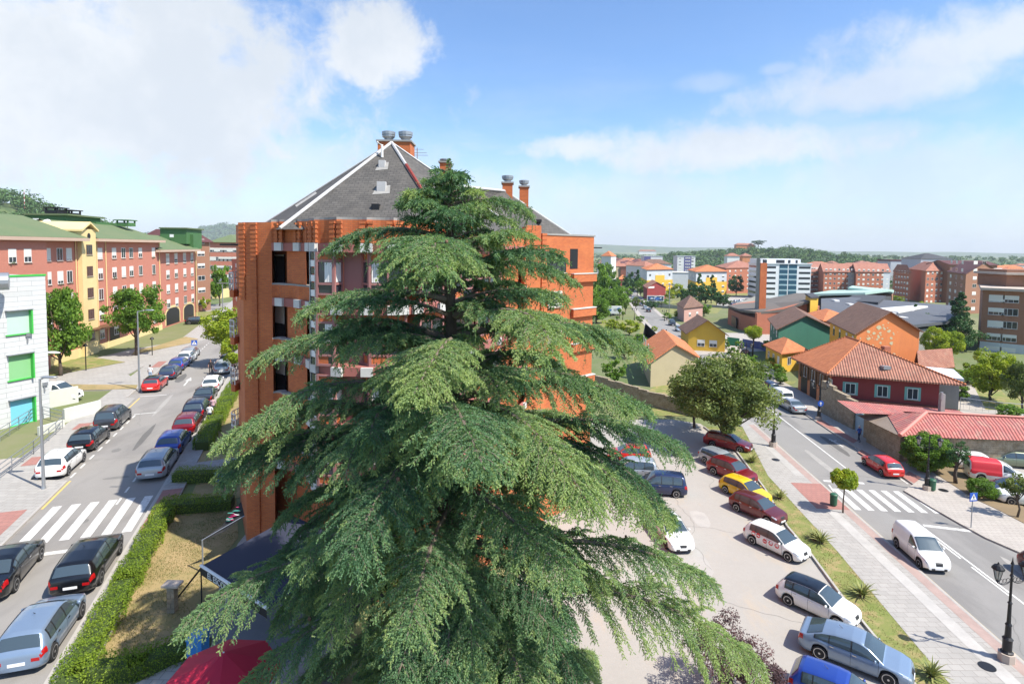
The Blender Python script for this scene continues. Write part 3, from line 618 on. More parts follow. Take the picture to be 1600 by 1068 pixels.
def car(tn,paint,loc,hd,label,cat='car',group=None,roof=None,spokes=5,z=None,extra=None,rimdark=False):
    """loc xy of the centre on the ground, hd heading (direction the bonnet points)"""
    T=CT[tn]; Pm=carmeshes(tn); L=T['L']
    name={'cargo_van':'delivery_van','panel_van':'delivery_van'}.get(tn,'parked_car')
    zz=(gz(loc[0],loc[1]) if z is None else z)+.012
    t=thing(name,(loc[0],loc[1],zz),label,cat,group,math.atan2(hd[1],hd[0]))
    pm=PAINTS[paint]
    def pt(nm,me,colored=False):
        if colored:
            k=(me.name,paint,roof)
            if k not in BODY:
                c=me.copy(); c.materials[0]=pm; BODY[k]=c
            me=BODY[k]
        return link(nm,me,t)
    pt('body',Pm['body'],True)
    for k in ('windscreen','rear_window','grille','aerial','window_surround'):
        if k=='rear_window' and tn=='cargo_van': continue
        pt(k,Pm[k])
    for k in ('side_window','headlight','tail_light','number_plate','door_seam','door_handle'):
        for me in Pm[k]: pt(k,me)
    for me in Pm['mirror']: pt('mirror',me,True)
    if roof:
        kk=(tn,'roof',roof)
        if kk not in BODY:
            q=MB(); patch(q,T,T['rwf'][1]+.05,T['wsf'][0]-.04,7.0,10,full=True,nx=16,nv=8,off=.012); BODY[kk]=q.mesh('roof_panel',PAINTS[roof],smooth=True)
        link('roof_panel',BODY[kk],t)
    wk=(T['rw'],spokes)
    if wk not in WM: WM[wk]=wheelmeshes(T['rw'],spokes)
    for xc in (-T['wb']/2+T['xo'],T['wb']/2+T['xo']):
        for sg in (1,-1):
            w=link('wheel',WM[wk][0],t,(xc,sg*(T['W']/2-.115),T['rw']),0 if sg>0 else math.pi); link('rim',WM[wk][1],w)
    if extra: extra(t,T)
    CARS.append((t,L,T['W'])); return t
def carw(tn,paint,rear,front,side,label,lev,**k):
    """from the photo: ground contacts of the rear and front wheel on the visible side"""
    a=P(*rear,lev);b=P(*front,lev); d=(b-a);d.z=0; d.normalize(); n=Vector((-d.y,d.x,0))   # n = left of the car
    T=CT[tn]; c=(a+b)/2+n*((T['W']/2-.1)*(1 if side=='R' else -1))-d*T['xo']*0
    return car(tn,paint,(c.x,c.y),(d.x,d.y),label,z=(LZ if lev=='l' else a.z),**k)
def carl(tn,paint,s,t,label,rev=False,lev='l',dev=0,**k):
    p=LL(s,t) if lev=='l' else RR(s,t); d=LD if lev=='l' else RD
    d=Vector(d); d.rotate(Matrix.Rotation(dev,2)); d=-d if rev else d
    return car(tn,paint,p,(d.x,d.y),label,**k)
GLK='cars parked along the left kerb of the left street'; GRK='cars parked along the right kerb of the left street'
def sL(px,py): return invL(P(px,py,'l'))
# left kerb, from the crossing outwards
carw('hatch','white',(106,743),(130.5,721),'R','white hatchback parked at the left kerb beside the tall grey lamp post, nearest the crossing','l',group=GLK)
carw('hatch','black',(149.3,702.5),(168.5,685.5),'R','black hatchback parked between the white hatchback and the tall dark grey people carrier','l',group=GLK)
carw('mpv','anthracite',(185.5,670.5),(203,654.5),'R','tall dark grey people carrier with tinted rear glass at the left kerb','l',group=GLK)
carw('hatch','bright_red',(249.4,611.9),(262,601),'R','bright red hatchback parked at the left kerb behind the farther grey lamp post','l',group=GLK,roof='black')
carw('hatch','slate_blue',(273.4,592.7),(283.5,583.5),'R','slate blue hatchback parked just beyond the bright red hatchback','l',group=GLK)
carw('hatch','blue',(286.5,579),(295.5,571.5),'R','bright blue hatchback between the slate blue hatchback and a white car','l',group=GLK)
carw('hatch','white',(298.9,567.2),(307,561),'R','white hatchback parked beyond the bright blue hatchback by the crossing sign','l',group=GLK)
carw('estate','silver',(304,561),(311.5,554.5),'R','silver estate car, farthest in the row on the left kerb','l',group=GLK)
# right kerb
carw('estate','silver',(261,743.8),(276.5,720),'R','silver estate parked alone-faced at the right kerb beside the garden path','l',group=GRK,spokes=7)['label']='silver estate parked at the right kerb of the left street, nearest the garden path'
carw('hatch','blue',(285,707),(295.5,692),'R','blue hatchback at the right kerb between the silver estate and a red hatchback','l',group=GRK)
carw('hatch','dark_red',(306,676.5),(316,662),'R','dark red hatchback at the right kerb in front of the blue hatchback','l',group=GRK)
carw('crossover','dark_navy',(319,655),(328,641),'R','dark navy crossover at the right kerb beside two people in white shirts','l',group=GRK)
carw('sedan','graphite',(331,633),(339,618),'R','dark grey saloon between the navy crossover and a white car','l',group=GRK)
carw('hatch','white',(341.5,612),(348.5,600),'R','white car at the right kerb ahead of the dark grey saloon','l',group=GRK)
carw('estate','silver',(357.5,585.5),(361,573.5),'R','silver estate parked under the green tree beside the brick tower','l',group=GRK)
carw('hatch','black',(364,574),(367,563),'R','black car half hidden under the tree beyond the silver estate','l',group=GRK)
# near lane
carw('hatch','steel_blue',(81.6,1032),(126.7,964),'R','pale silver blue hatchback at the kerb in the bottom left corner','l',group=GRK,spokes=7)
carw('estate','black',(156.8,911.7),(185.5,867),'R','glossy black estate parked at the kerb by the hedge, just before the crossing','l',group=GRK,spokes=7)
carw('sedan','black',(22.6,925),(62.5,875),'R','black saloon waiting in the lane at the left edge of the view','l')
# lower car park
GP='cars parked in the gravel car park'
carw('estate','dark_red',(1108,697.5),(1160,708.5),'R','dark red estate parked in the shade under the broad tree','r',group=GP)
carw('estate','silver',(1098,723),(1139,742),'R','silver grey car between the dark red estate and the red crossover','r',group=GP)
carw('crossover','dark_red',(1111.5,740.5),(1158,759),'R','dark red crossover parked between the silver grey and the yellow cars','r',group=GP,roof='dark_red')
carw('hatch','yellow',(1131,769.5),(1178,790.5),'R','small yellow hatchback in the row along the verge','r',group=GP)
carw('hatch','burgundy',(1147.4,797.4),(1202,821.5),'R','faded burgundy hatchback between the yellow and the white stickered cars','r',group=GP)
def dots(t,T):
    q=MB()
    for k,(x,v) in enumerate(((-1.15,3.75),(-.80,4.15),(-.30,3.3),(.12,3.45),(.55,3.55))):
        for sg in (-1,1):
            vs=[];n_=14;c=spt(T,x,v)
            for j in range(n_):
                a=2*math.pi*j/n_; xx=x+.155*math.cos(a); zz=c.z+.155*math.sin(a)
                vv=min((abs(spt(T,xx,w).z-zz),w) for w in np.linspace(2,4.95,40))[1]; p=spt(T,xx,float(vv)); vs.append((xx,sg*(p.y+.008),zz))
            s=MB(); s.add(vs,[tuple(range(n_))[::(1 if sg<0 else -1)]]); link('sticker',s.mesh('sticker',STK),t)
            s=MB(); yy=c.y+.024; s.box((x-.10,min(sg*yy,sg*(yy-.004)),c.z-.022),(x+.10,max(sg*yy,sg*(yy-.004)),c.z+.022)); link('sticker_lettering',s.mesh('sticker_lettering',WHT),t)
STK=mat('sticker_red',(.62,.03,.04),.5)
carw('hatch','white',(1170.4,848),(1236,879.5),'R','white hatchback with round red stickers along its side','r',group=GP,extra=dots,spokes=10)
carw('hatch','white',(1232.6,946),(1305,980),'R','white hatchback with a black roof parked beside the steel blue car','r',group=GP,roof='black',spokes=7)
carw('liftback','steel_blue',(1280.3,1029.6),(1385.7,1071),'R','large steel blue liftback at the lower right of the car park','r',group=GP,spokes=5)
a=P(1280.3,1029.6);b=P(1385.7,1071);d=(b-a).normalized(); nn=Vector((-d.y,d.x,0)); c=(a+b)/2-nn*2.75-d*.1
car('hatch','blue',(c.x,c.y),(d.x,d.y),'blue hatchback cut off by the bottom edge below the steel blue liftback',group=GP,z=0)
carw('coupe','white',(1019,824),(1042,858),'R','white coupe with a dark sunroof parked nose towards the viewer','r',group=GP,spokes=5,extra=lambda t,T:link('sunroof',(lambda q:(patch(q,T,-.75,-.05,8.6,10,full=True,nx=8,nv=6,off=.018),q.mesh('sunroof',CG,smooth=True))[1])(MB()),t))
carw('mpv','navy',(1053,777.5),(1008,774),'L','navy blue people carrier parked facing the conifer branches','r',group=GP)
carw('mpv','silver',(1008,752),(968,750),'L','pale car showing between the conifer branches behind the navy people carrier','r',group=GP)
carw('hatch','bright_red',(1000,724),(966,722),'L','red car glimpsed through the conifer branches','r',group=GP)
# traffic and kerbside cars of the right street
carw('cargo_van','white',(1400.7,855),(1437.5,888.5),'R','white delivery van driving towards the viewer on the right street',  'r',cat='van')
carw('hatch','bright_red',(1376.8,743.6),(1351.4,727.4),'L','red hatchback parked at the far kerb just beyond the zebra crossing','r',roof='bright_red')
CR='cars standing along the right street'
def cfar(tn,paint,px,py,label,rev=False,dev=0,**k):
    p=P(px,py); i=min(range(len(A_)-1),key=lambda j:abs(A_[j][1]-p.y)); d=Vector((A_[i+1][0]-A_[i][0],A_[i+1][1]-A_[i][1])).normalized(); d.rotate(Matrix.Rotation(dev,2))
    if rev:d=-d
    return car(tn,paint,(p.x,p.y),(d.x,d.y),label,z=p.z,group=CR,**k)
cfar('sedan','silver',1236,640,'silver saloon at the far kerb behind a small white van',dev=.12)
cfar('panel_van','white',1217,626,'white van with two rear windows between the silver saloon and a dark van',cat='van',dev=.15)
cfar('mpv','dark_navy',1197,612,'dark navy people carrier leading the row by the orange house',dev=.2)
cfar('mpv','graphite',1050,508,'dark people carrier driving down the distant street',True)
cfar('estate','silver',1061,517,'silver estate driving behind the dark people carrier on the distant street',True)
cfar('hatch','bright_red',1071,526,'small red car on the distant street before the yellow house',True)
cfar('hatch','white',1081,535,'white hatchback parked by the distant fence, behind the small red car')
cfar('estate','white',1090,543,'white estate parked nearest in the distant kerb row')
FO=('nearest','second','third','fourth','fifth','sixth','seventh','eighth','ninth','farthest')
for k,(px,py,c_) in enumerate(((1013,487,'graphite'),(1008,483,'silver'),(1002,477.5,'grey'),(998,474,'burgundy'),(993,470,'graphite'),(989,467,'silver'),(984,463,'dark_navy'),(980,459,'grey'),(977,456,'graphite'),(975,453,'silver'))):
    cfar('hatch',c_,px,py,'%s car, %s from the viewer, in the single row parked along the distant street'%(c_.replace('_',' '),FO[k]) if k not in (0,9) else '%s car, %s in the single row parked along the distant street'%(c_,FO[k]))
# upper right car park
GQ='cars in the walled car park on the right'
def cpk(tn,paint,px,py,ang,label,**k):
    p=P(px,py); a=R(ang); return car(tn,paint,(p.x,p.y),(math.cos(a),math.sin(a)),label,group=GQ,z=.03,**k)
cpk('estate','white',1530,733,-15,'white estate parked behind the red and white van near the stone wall')
cpk('panel_van','white',1556,752,-20,'red and white van parked between the white estate and a dark car',cat='van',extra=lambda t,T:link('red_cargo_side',(lambda q:(patch(q,T,-2.1,.1,3.0,10,sides=(1,-1),nx=24,nv=16,off=.014),q.mesh('red_cargo_side',STK,smooth=True))[1])(MB()),t))
cpk('estate','olive',1577,727,165,'olive grey estate parked against the stone wall')
cpk('hatch','slate_blue',1580,776,160,'dark slate car partly behind the round green bush')
cpk('mpv','white',1606,788,160,'white car cut off at the right edge beside the dark slate car')
p=P(88,627,'l'); car('panel_van','white',(p.x,p.y),(1,.05),'white van parked behind the pale wall at the left',cat='van',z=LZ+.1)
p=P(308,506,'l'); car('hatch','graphite',(p.x,p.y),(1,.4),'tiny dark car at the far end of the left street',z=LZ)
p=P(1650,915); car('hatch','burgundy',(p.x,p.y),(-.07,-1),'dark red car entering at the right edge of the street',z=0)
for px,py,c_,l in ((1152,473,'silver','silver car on the far car park beside the church'),(1160,472,'white','white car on the far car park beside the church'),(1170,471,'graphite','dark car on the far car park beside the church'),(1147,478,'navy','navy car standing nearest on the far car park')):
    p=P(px,py); car('hatch',c_,(p.x,p.y),(.9,.3),l,z=p.z)
# ---------------- buildings ----------------
class Fr:
    """a facade: origin at its lower left (seen from outside), u along it, n outward"""
    def __init__(s,a,b,z0,parent):
        s.o=Vector((a[0],a[1],z0)); d=Vector((b[0]-a[0],b[1]-a[1],0)); s.L=d.length; s.u=d/s.L; s.n=Vector((s.u.y,-s.u.x,0)); s.p=parent; s.rz=math.atan2(s.u.y,s.u.x)
    def w(s,x,z,out=0.): return s.o+s.u*x+s.n*out+Vector((0,0,z))
    def put(s,name,me,x,z,out=0.,parent=None):
        q=s.w(x,z,out)-LOC.get(s.p.name,Vector((0,0,0)))
        o=link(name,me,s.p,q,s.rz); return o
    def box(s,mb,x0,x1,z0,z1,o0,o1,mi=None):
        p=[s.w(x0,0,o0),s.w(x1,0,o0),s.w(x1,0,o1),s.w(x0,0,o1)]
        mb.prism([(q.x,q.y) for q in p],s.o.z+z0,s.o.z+z1,mi); return mb
WINC={}
def winmesh(w,h,shut=.5,fc=None,sill=True,mull=1,shc=None,deep=.12,curt=0.,trans=0):
    """window mesh centred at x, from z=0 up; -y is outside. Returns meshes dict"""
    k=(round(w,2),round(h,2),round(shut,2),id(fc),sill,mull,id(shc),curt,trans)
    if k in WINC: return WINC[k]
    fc=fc or WHT; f=.06; q=MB()
    q.box((-w/2,-.015,0),(w/2,.03,f)); q.box((-w/2,-.015,h-f),(w/2,.03,h)); q.box((-w/2,-.015,f),(-w/2+f,.03,h-f)); q.box((w/2-f,-.015,f),(w/2,.03,h-f))
    for i in range(mull):
        x=-w/2+w*(i+1)/(mull+1); q.box((x-f/2,-.013,f),(x+f/2,.03,h-f))
    for i in range(trans): q.box((-w/2+f,-.011,h*.3-f/2),(w/2-f,.02,h*.3+f/2))
    d={'window':q.mesh('window',fc)}
    q=MB(); q.box((-w/2+f,-.002,f),(w/2-f,.01,h-f)); d['pane']=q.mesh('pane',GL)
    if shut>0:
        q=MB(); z=h-f-(h-2*f)*shut; q.box((-w/2+f*.5,-.022,z),(w/2-f*.5,-.004,h-f*.5)); d['shutter']=q.mesh('shutter',shc or SHUT)
    if curt>0:
        q=MB(); n=16
        for i in range(n):
            x=-w/2+f+(w-2*f)*i/n; q.box((x+.01,-.008+.003*(i%2),f),(x+(w-2*f)/n-.012,-.004+.003*(i%2),f+(h-2*f)*curt))
        d['curtain']=q.mesh('curtain',WHT)
    if sill:
        q=MB(); q.box((-w/2-.06,-.10,-.07),(w/2+.06,.0,-.003)); d['sill']=q.mesh('sill',SILL)
    WINC[k]=d; return d
SHUT=dirty('roller_shutter',(.70,.68,.62),.7,.1); SILL=dirty('pale_sill',(.48,.40,.33),.8,.15)
SHUTS=MATS['roller_shutter']
def window(fr,x,z,w,h,shut=.5,simple=False,out=.02,**k):
    d=winmesh(w,h,shut,**k)
    if simple:
        kk=('one',)+tuple(sorted((a,b.name) for a,b in d.items()))
        if kk not in WINC:
            v=[];f=[];mi=[];ms=[]
            for j,(a,b) in enumerate(d.items()):
                o=len(v); v+=[tuple(x.co) for x in b.vertices]; f+=[[i+o for i in p.vertices] for p in b.polygons]; mi+=[j]*len(b.polygons); ms.append(b.materials[0])
            me=bpy.data.meshes.new('window'); me.from_pydata(v,[],f); [me.materials.append(m) for m in ms]; me.polygons.foreach_set('material_index',mi); me.update(); WINC[kk]=me
        return fr.put('window',WINC[kk],x,z,out)
    o=fr.put('window',d['window'],x,z,out)
    for a,b in d.items():
        if a!='window': link(a,b,o)
    return o
def railing(mb,pts,h=1.0,posts=1.0,bars=2,r=.02,z=None):
    pts=[Vector(p) for p in pts]
    for a,b in zip(pts,pts[1:]):
        L=(b-a).length; n=max(1,int(L/posts))
        for i in range(n+1):
            q=a+(b-a)*i/n; mb.tube([q,q+Vector((0,0,h))],r,5)
        for k in range(bars):
            zz=Vector((0,0,h*(k+1)/bars)); mb.tube([a+zz,b+zz],r*1.1,5)
def hiproof(poly,z,h,over=.5,axis=None):
    """hip roof over a rectangle (4 xy corners): returns verts, faces"""
    p=[Vector(q[:2]) for q in poly]; c=sum(p,Vector((0,0)))/4; a=(p[1]-p[0]);b=(p[3]-p[0])
    if a.length<b.length: p=[p[1],p[2],p[3],p[0]]; a,b=(p[1]-p[0]),(p[3]-p[0])
    ua,ub=a.normalized(),b.normalized(); la,lb=a.length/2+over,b.length/2+over
    E=[c-ua*la-ub*lb,c+ua*la-ub*lb,c+ua*la+ub*lb,c-ua*la+ub*lb]; rl=max(.01,la-lb)
    r0,r1=c-ua*rl,c+ua*rl
    vs=[(q.x,q.y,z) for q in E]+[(r0.x,r0.y,z+h),(r1.x,r1.y,z+h)]+[(q.x,q.y,z-.18) for q in E]
    return vs,[(0,1,5,4),(1,2,5),(2,3,4,5),(3,0,4),(6,9,8,7),(0,6,7,1),(1,7,8,2),(2,8,9,3),(3,9,6,0)]
def gableroof(poly,z,h,over=.4,along=0,th=.15):
    """ridge parallel to edge 0-1 (along=0) or 1-2 (along=1)"""
    p=[Vector(q[:2]) for q in poly]
    if along: p=[p[1],p[2],p[3],p[0]]
    c=sum(p,Vector((0,0)))/4; a=(p[1]-p[0]);b=(p[3]-p[0]); ua,ub=a.normalized(),b.normalized(); la,lb=a.length/2+over,b.length/2
    k=h/lb; lo=lb+over; zo=z-k*over
    E=[c-ua*la-ub*lo,c+ua*la-ub*lo,c+ua*la+ub*lo,c-ua*la+ub*lo]; r0,r1=c-ua*la,c+ua*la
    top=[(q.x,q.y,zo) for q in E]+[(r0.x,r0.y,z+h),(r1.x,r1.y,z+h)]; bot=[(x,y,w-th) for x,y,w in top]
    return top+bot,[(0,1,5,4),(2,3,4,5),(7,6,10,11),(9,8,11,10),(0,6,7,1),(2,8,9,3),(1,7,11,5),(5,11,8,2),(3,9,10,4),(4,10,6,0)]
def gablewalls(mb,poly,z0,z1,h,along=0,mi=0):
    """walls with gable triangles"""
    p=[Vector(q[:2]) for q in poly]
    A=sum(p[i].x*p[(i+1)%4].y-p[(i+1)%4].x*p[i].y for i in range(4))
    mb.prism([tuple(q) for q in p],z0,z1,mi)
    if along: p=[p[1],p[2],p[3],p[0]]
    for a,b in ((p[3],p[0]),(p[1],p[2])):
        m=(a+b)/2; mb.add([(a.x,a.y,z1),(b.x,b.y,z1),(m.x,m.y,z1+h-.02)],[(0,1,2) if A>0 else (2,1,0)],mi)
# ===== the near brick apartment building =====
BZ=LZ
SILL2=dirty('weathered_white_paint',(.58,.57,.54),.8,.3,1.5)
def V2(x,Y): q=Q(x,385,Y); return (q.x,Y)
KB=.88
def QK(x,y,Y): return Q(x,y,Y*KB)
def V3(x,Y): return V2(x,Y*KB)
FL=[CAMH-.12*KB-3.0*KB*k for k in range(6)]    # underside of the parapet, then each deck
BT=thing('apartment_building',(-8,38,BZ),'orange brick apartment building with a slate tent roof behind the big conifer','building')
plan=[V3(369,38.5),V3(379,34.2),V3(398,33.1),V3(425,32.0),V3(447,31.6)]
core=[(-14.6,42),V3(369.5,38.5),V3(380,33.2),V3(398,32.9),V3(425,32.6),V3(427,34.2),V3(478,32.0),V3(492,30.6),V3(560,30.2),V3(700,31),V3(824,46.2),V3(846,46.4),V3(928,51.2),V3(925,62),(-2,54),(-11,50)]
mb=MB(); mb.prism(core,-1.2,CAMH+.55*KB); mb.build('wall',brk,BT)
# tower pier at the left, taller than the rest
def toothed(mb,p,u,z0,z1,w=.42,d=.34,step=.30,mi=0):
    """a corbelled brick rib: bricks step in and out"""
    n=Vector((u.y,-u.x)); z=z0; k=0
    while z<z1-.05:
        e=.055 if k%2 else 0.; c=Vector(p)+n*(d/2-.02)
        mb.obox((c.x,c.y),u,w-2*e*.6,d-e,z,min(z+step*.5,z1),mi); z+=step*.5; k+=1
pier=[V3(369,38),V3(379,32.7),V3(398,32.4),V3(424.5,32.1),V3(426,34.),V3(400,36),V3(380,38.5)]
mb=MB(); mb.prism(pier,BZ-.4,CAMH+1.27*KB); mb.build('brick_pier',brk,BT)
for x,Y,zb in ((380,32.75,FL[1]),(398.5,32.45,BZ)):
    a=Vector(V3(x,Y)); u=(Vector(V3(424.5,32.1))-Vector(V3(398,32.4))).normalized(); rib=MB(); toothed(rib,a,u,zb,CAMH+1.30*KB,w=.34,d=.16,step=.22); rib.build('toothed_brick_rib',brk,BT)
# parapet line and facade line
par=[V3(424,31.4),V3(437,31.2),V3(466,30.4),V3(483,29.4),V3(491,28.4),V3(526,27.6),V3(573,27.6),V3(615,27.7),V3(629,27.9),V3(652,28.4),V3(690,29.6),V3(735,32.6),V3(780,37.4),V3(822,43.8)]
inn=[V3(424,32.8),V3(440,32.4),V3(478,31),V3(492,29.6),V3(500,29.2),V3(526,29.0),V3(573,29),V3(615,29.1),V3(629,29.3),V3(652,29.8),V3(700,31.5),V3(745,34.6),V3(790,39.4),V3(828,45.6)]
def curvedpanel(mb,a,b,z0,z1,th=.28,sag=.16,n=6,mi=0):
    a=Vector(a);b=Vector(b);u=(b-a).normalized();nn=Vector((u.y,-u.x)); o=[]
    for i in range(n+1):
        t=i/n; o.append(a+(b-a)*t-nn*(sag*(1-(2*t-1)**2)))
    poly=[tuple(q) for q in o]+[tuple(q-nn*th) for q in o[::-1]]
    mb.prism(poly,z0,z1,mi)
for lev,(z0,z1) in enumerate([(FL[0]+.22,CAMH+1.27*KB)]):
    q=MB()
    for a,b in zip(par,par[1:]): curvedpanel(q,a,b,z0,z1)
    q.build('parapet',brk,BT)
    q=MB()
    for a,b in zip(par,par[1:]): curvedpanel(q,a,b,z1,z1+.10,th=.42)
    q.build('parapet_coping',con,BT)
for i,p in enumerate(par[1:],1):
    u=(Vector(par[min(i+1,len(par)-1)])-Vector(par[i-1])).normalized(); c=Vector(p)
    for s_ in (-.17,.17): rib=MB(); toothed(rib,c+u*s_,u,FL[0]+.25,CAMH+1.24*KB,w=.24,d=.13,step=.2); rib.build('toothed_brick_rib',brk,BT)
# concrete bands and decks at each storey, white blocks beneath the ribs
for k,z in enumerate(FL[:5]):
    q=MB()
    for i,(a,b) in enumerate(zip(par,par[1:])):
        i0,i1=inn[i],inn[i+1]; q.prism([a,b,i1,i0],z-.16,z+.22)
    q.build('deck_slab',pinkb,BT)
    q=MB()
    for i,p in enumerate(par[1:],1):
        u=(Vector(par[min(i+1,len(par)-1)])-Vector(par[i-1])).normalized(); n_=Vector((u.y,-u.x)); c=Vector(p)+n_*.05
        q.obox((c.x,c.y),u,.50,.16,z-.15,z+.23)
    q.build('white_block',SILL2,BT)
    if k>0:   # balcony breastwork of the left loggia and lower parts of the bays
        q=MB(); curvedpanel(q,par[0],par[1],z+.22,z+.85); curvedpanel(q,par[1],par[2],z+.22,z+.85); curvedpanel(q,par[2],par[3],z+.22,z+.85); q.build('balcony_breastwork',brk,BT)
        q=MB(); curvedpanel(q,par[0],par[1],z+.85,z+.93,th=.36); curvedpanel(q,par[1],par[2],z+.85,z+.93,th=.36); curvedpanel(q,par[2],par[3],z+.85,z+.93,th=.36); q.build('balcony_coping',con,BT)
        # loggia: window and inner brick pier
        fr=Fr(V3(427,33.9),V3(479,31.7),z+.2,BT); window(fr,.62,.1,.95,2.0,.02 if k==1 else .45,fc=DK,mull=0,sill=False)
# loggia inner wall right of the window, vertical glazed strip
    if k<4:
        z1=z-3.0*KB
        q=MB(); q.prism([V3(448,31.5),V3(478,30.1),V3(479,31.8),V3(449,33.)],z1+.22,z-.16); q.build('loggia_pier',brk,BT)
        # pink framed bay windows of the storey below this slab
        bays=[(V3(493,27.95),V3(522,27.8)),(V3(522,27.8),V3(536,28.5)),(V3(566,28.5),V3(576,27.9)),(V3(576,27.9),V3(636,28.1)),(V3(656,28.9),V3(694,30.2)),(V3(700,30.6),V3(740,33.6)),(V3(746,34.1),V3(784,38.4))]
        for bi,(a,b) in enumerate(bays):
            fr=Fr(a,b,z1+.22,BT); L=fr.L; hh=2.26
            q=MB()
            for x in (0,L-.10): fr.box(q,x,x+.10,0,hh,-.10,.02)
            for zz,w_ in ((0,.10),(.42,.08),(.86,.09),(hh-.42,.09),(hh-.07,.07)): fr.box(q,.10,L-.10,zz,zz+w_,-.09,.01)
            nm=1 if L>1.2 else 0
            for j in range(nm): fr.box(q,L*(j+1)/(nm+1)-.04,L*(j+1)/(nm+1)+.04,.10,hh-.42,-.08,.005)
            q.build('bay_window_frame',pink,BT)
            q=MB(); fr.box(q,.05,L-.05,.03,hh-.03,-.07,-.045); q.build('bay_window_pane',GL,BT)
            q=MB(); fr.box(q,.10,L*.62,.10,.42,-.043,-.03); fr.box(q,.10,L-.10,hh-.33,hh-.07,-.043,-.03); q.build('brick_infill',brk,BT)
            if bi in (0,1,3):
                q=MB(); n_=int(L/.085)
                for j in range(n_):
                    x=.12+(L-.24)*j/n_
                    if (bi==0 and x>L*.42) or (bi==1) or (bi==3 and j%7<4 and x<L*.4): fr.box(q,x,x+.06,.98,hh-.44,-.042-.01*(j%2),-.030-.01*(j%2))
                if q.v: q.build('curtain',WHT,BT)
        q=MB(); fr=Fr(V3(537,28.55),V3(565,28.5),z1+.22,BT); fr.box(q,0,fr.L,0,2.26,-.12,0); q.build('pink_panel',pink,BT)
        q=MB(); fr=Fr(V3(483.5,28.35),V3(492.5,27.95),z1+.22,BT); fr.box(q,0,.05,0,2.26,-.08,.02); fr.box(q,fr.L-.05,fr.L,0,2.26,-.08,.02); q.build('bay_window_frame',GRY,BT)
        q=MB()
        for j in range(7):
            fr.box(q,.06,fr.L-.06,.03+j*.32,.31+j*.32,-.05,-.01,j%2)
        q.build('glass_block_strip',[GL,WHT],BT)
# left end balconies with white curved rails
for k in range(1,5):
    z=FL[k]; c=Vector(V3(371.5,37)); q=MB(); pts=[c+Vector((.15-.5*math.sin(a),.9*math.cos(a))) for a in [math.pi*i/8 for i in range(9)]]
    q.prism([tuple(p) for p in pts],z-.15,z+.25); q.build('end_balcony_slab',brk,BT)
    q=MB(); pp=[(p.x,p.y,z+.25) for p in pts]
    railing(q,pp,.95,.25,3,.028); q.build('white_balcony_rail',WHT,BT)
# right wing
q=MB(); fr=Fr(V3(845,46.2),V3(928,51.0),BZ,BT)
for x,w_,z,h in ((1.1,2.3,12.4,1.35),):
    pass
q=MB(); q.prism([V3(822,43.9),V3(845,44.6),V3(845.5,46.4),V3(823,46.2)],BZ,CAMH+1.75*KB); q.build('stair_tower_wall',brk,BT)
q=MB(); fr.box(q,0,fr.L,-4,16.45,-.3,.0); q.build('wing_wall',brk,BT)
q=MB(); fr.box(q,-.05,fr.L+.1,16.45,16.57,-.45,.06); q.build('wing_coping',con,BT)
window(fr,1.7,13.75,2.1,1.05,0,fc=DK,mull=3,curt=0)
q=MB(); fr.box(q,3.2,4.1,14.0,15.5,-.02,.015); q.build('wing_recess_shade',MATS['dark_metal'],BT)  # dark plate on the wall face, coloured as the shade of a recess
toot=MB(); toothed(toot,Vector(V3(846,46.1)),fr.u.xy,BZ+8,CAMH+1.2*KB,w=.5); toothed(toot,Vector(V3(819,43.9)),fr.u.xy,BZ+8,CAMH+1.6*KB,w=.5); toot.build('toothed_brick_rib',brk,BT)
for k in range(1,5):
    z=FL[k]-BZ+.35; q=MB(); fr.box(q,3.4,fr.L+.1,z-.1,z+.5,0.0,.28); q.build('wing_balcony',brk,BT)
    q=MB(); fr.box(q,3.35,fr.L+.12,z+.5,z+.56,.0,.32); q.build('balcony_coping',SILL2,BT)
    if k>1: window(fr,1.6,z+.8,1.5,1.15,.9)
q=MB(); a=fr.w(fr.L,15.6,0); q.tube([a,a+fr.u*1.0],.05,5); a=Vector((*V3(372,34.4),CAMH-.0*KB)); q.tube([a,a+Vector((-.9,-.1,0))],.05,5); q.build('rain_spout',DK,BT)
# slate tent roof (hexagonal) and the long ridge roof
cx_,cy_=QK(612,222,37)[:2]; AZ=QK(612,224,37).z; Rz=CAMH+1.0*KB; RR6=7.9*KB
hx=[(cx_+RR6*k_*math.cos(R(a)),cy_+RR6*k_*math.sin(R(a)),Rz-.15) for a,k_ in ((180,1.13),(238,1.04),(302,1.04),(360,1.08),(60,1),(120,1))]
q=MB(); q.add(hx+[(cx_,cy_,AZ)],[(i,(i+1)%6,6) for i in range(6)]); q.build('tent_roof',slate,BT)
q=MB()
for i,(wd) in ((0,.045),(1,.085),(2,.085),(3,.05)):
    a=Vector(hx[i]);b=Vector((cx_,cy_,AZ)); q.tube([a+Vector((0,0,.05)),b+Vector((0,0,.05))],wd,6)
q.build('hip_flashing',zinc,BT)
q=MB(); a=Vector(hx[2]);b=Vector((cx_,cy_,AZ)); q.tube([b+(a-b)*.30+Vector((0,0,.08)),b+(a-b)*.62+Vector((0,0,.06))],.09,6); q.build('red_flashing_patch',mat('red_sealant',(.22,.03,.02),.7),BT)
def onroof(px,py,face=(1,2)):
    A=Vector(hx[face[0]]);B=Vector(hx[face[1]]);C=Vector((cx_,cy_,AZ)); n=(B-A).cross(C-A).normalized(); o=Vector((0,0,CAMH)); r=pray(px,py); t=(A-o).dot(n)/r.dot(n); return o+r*t,n
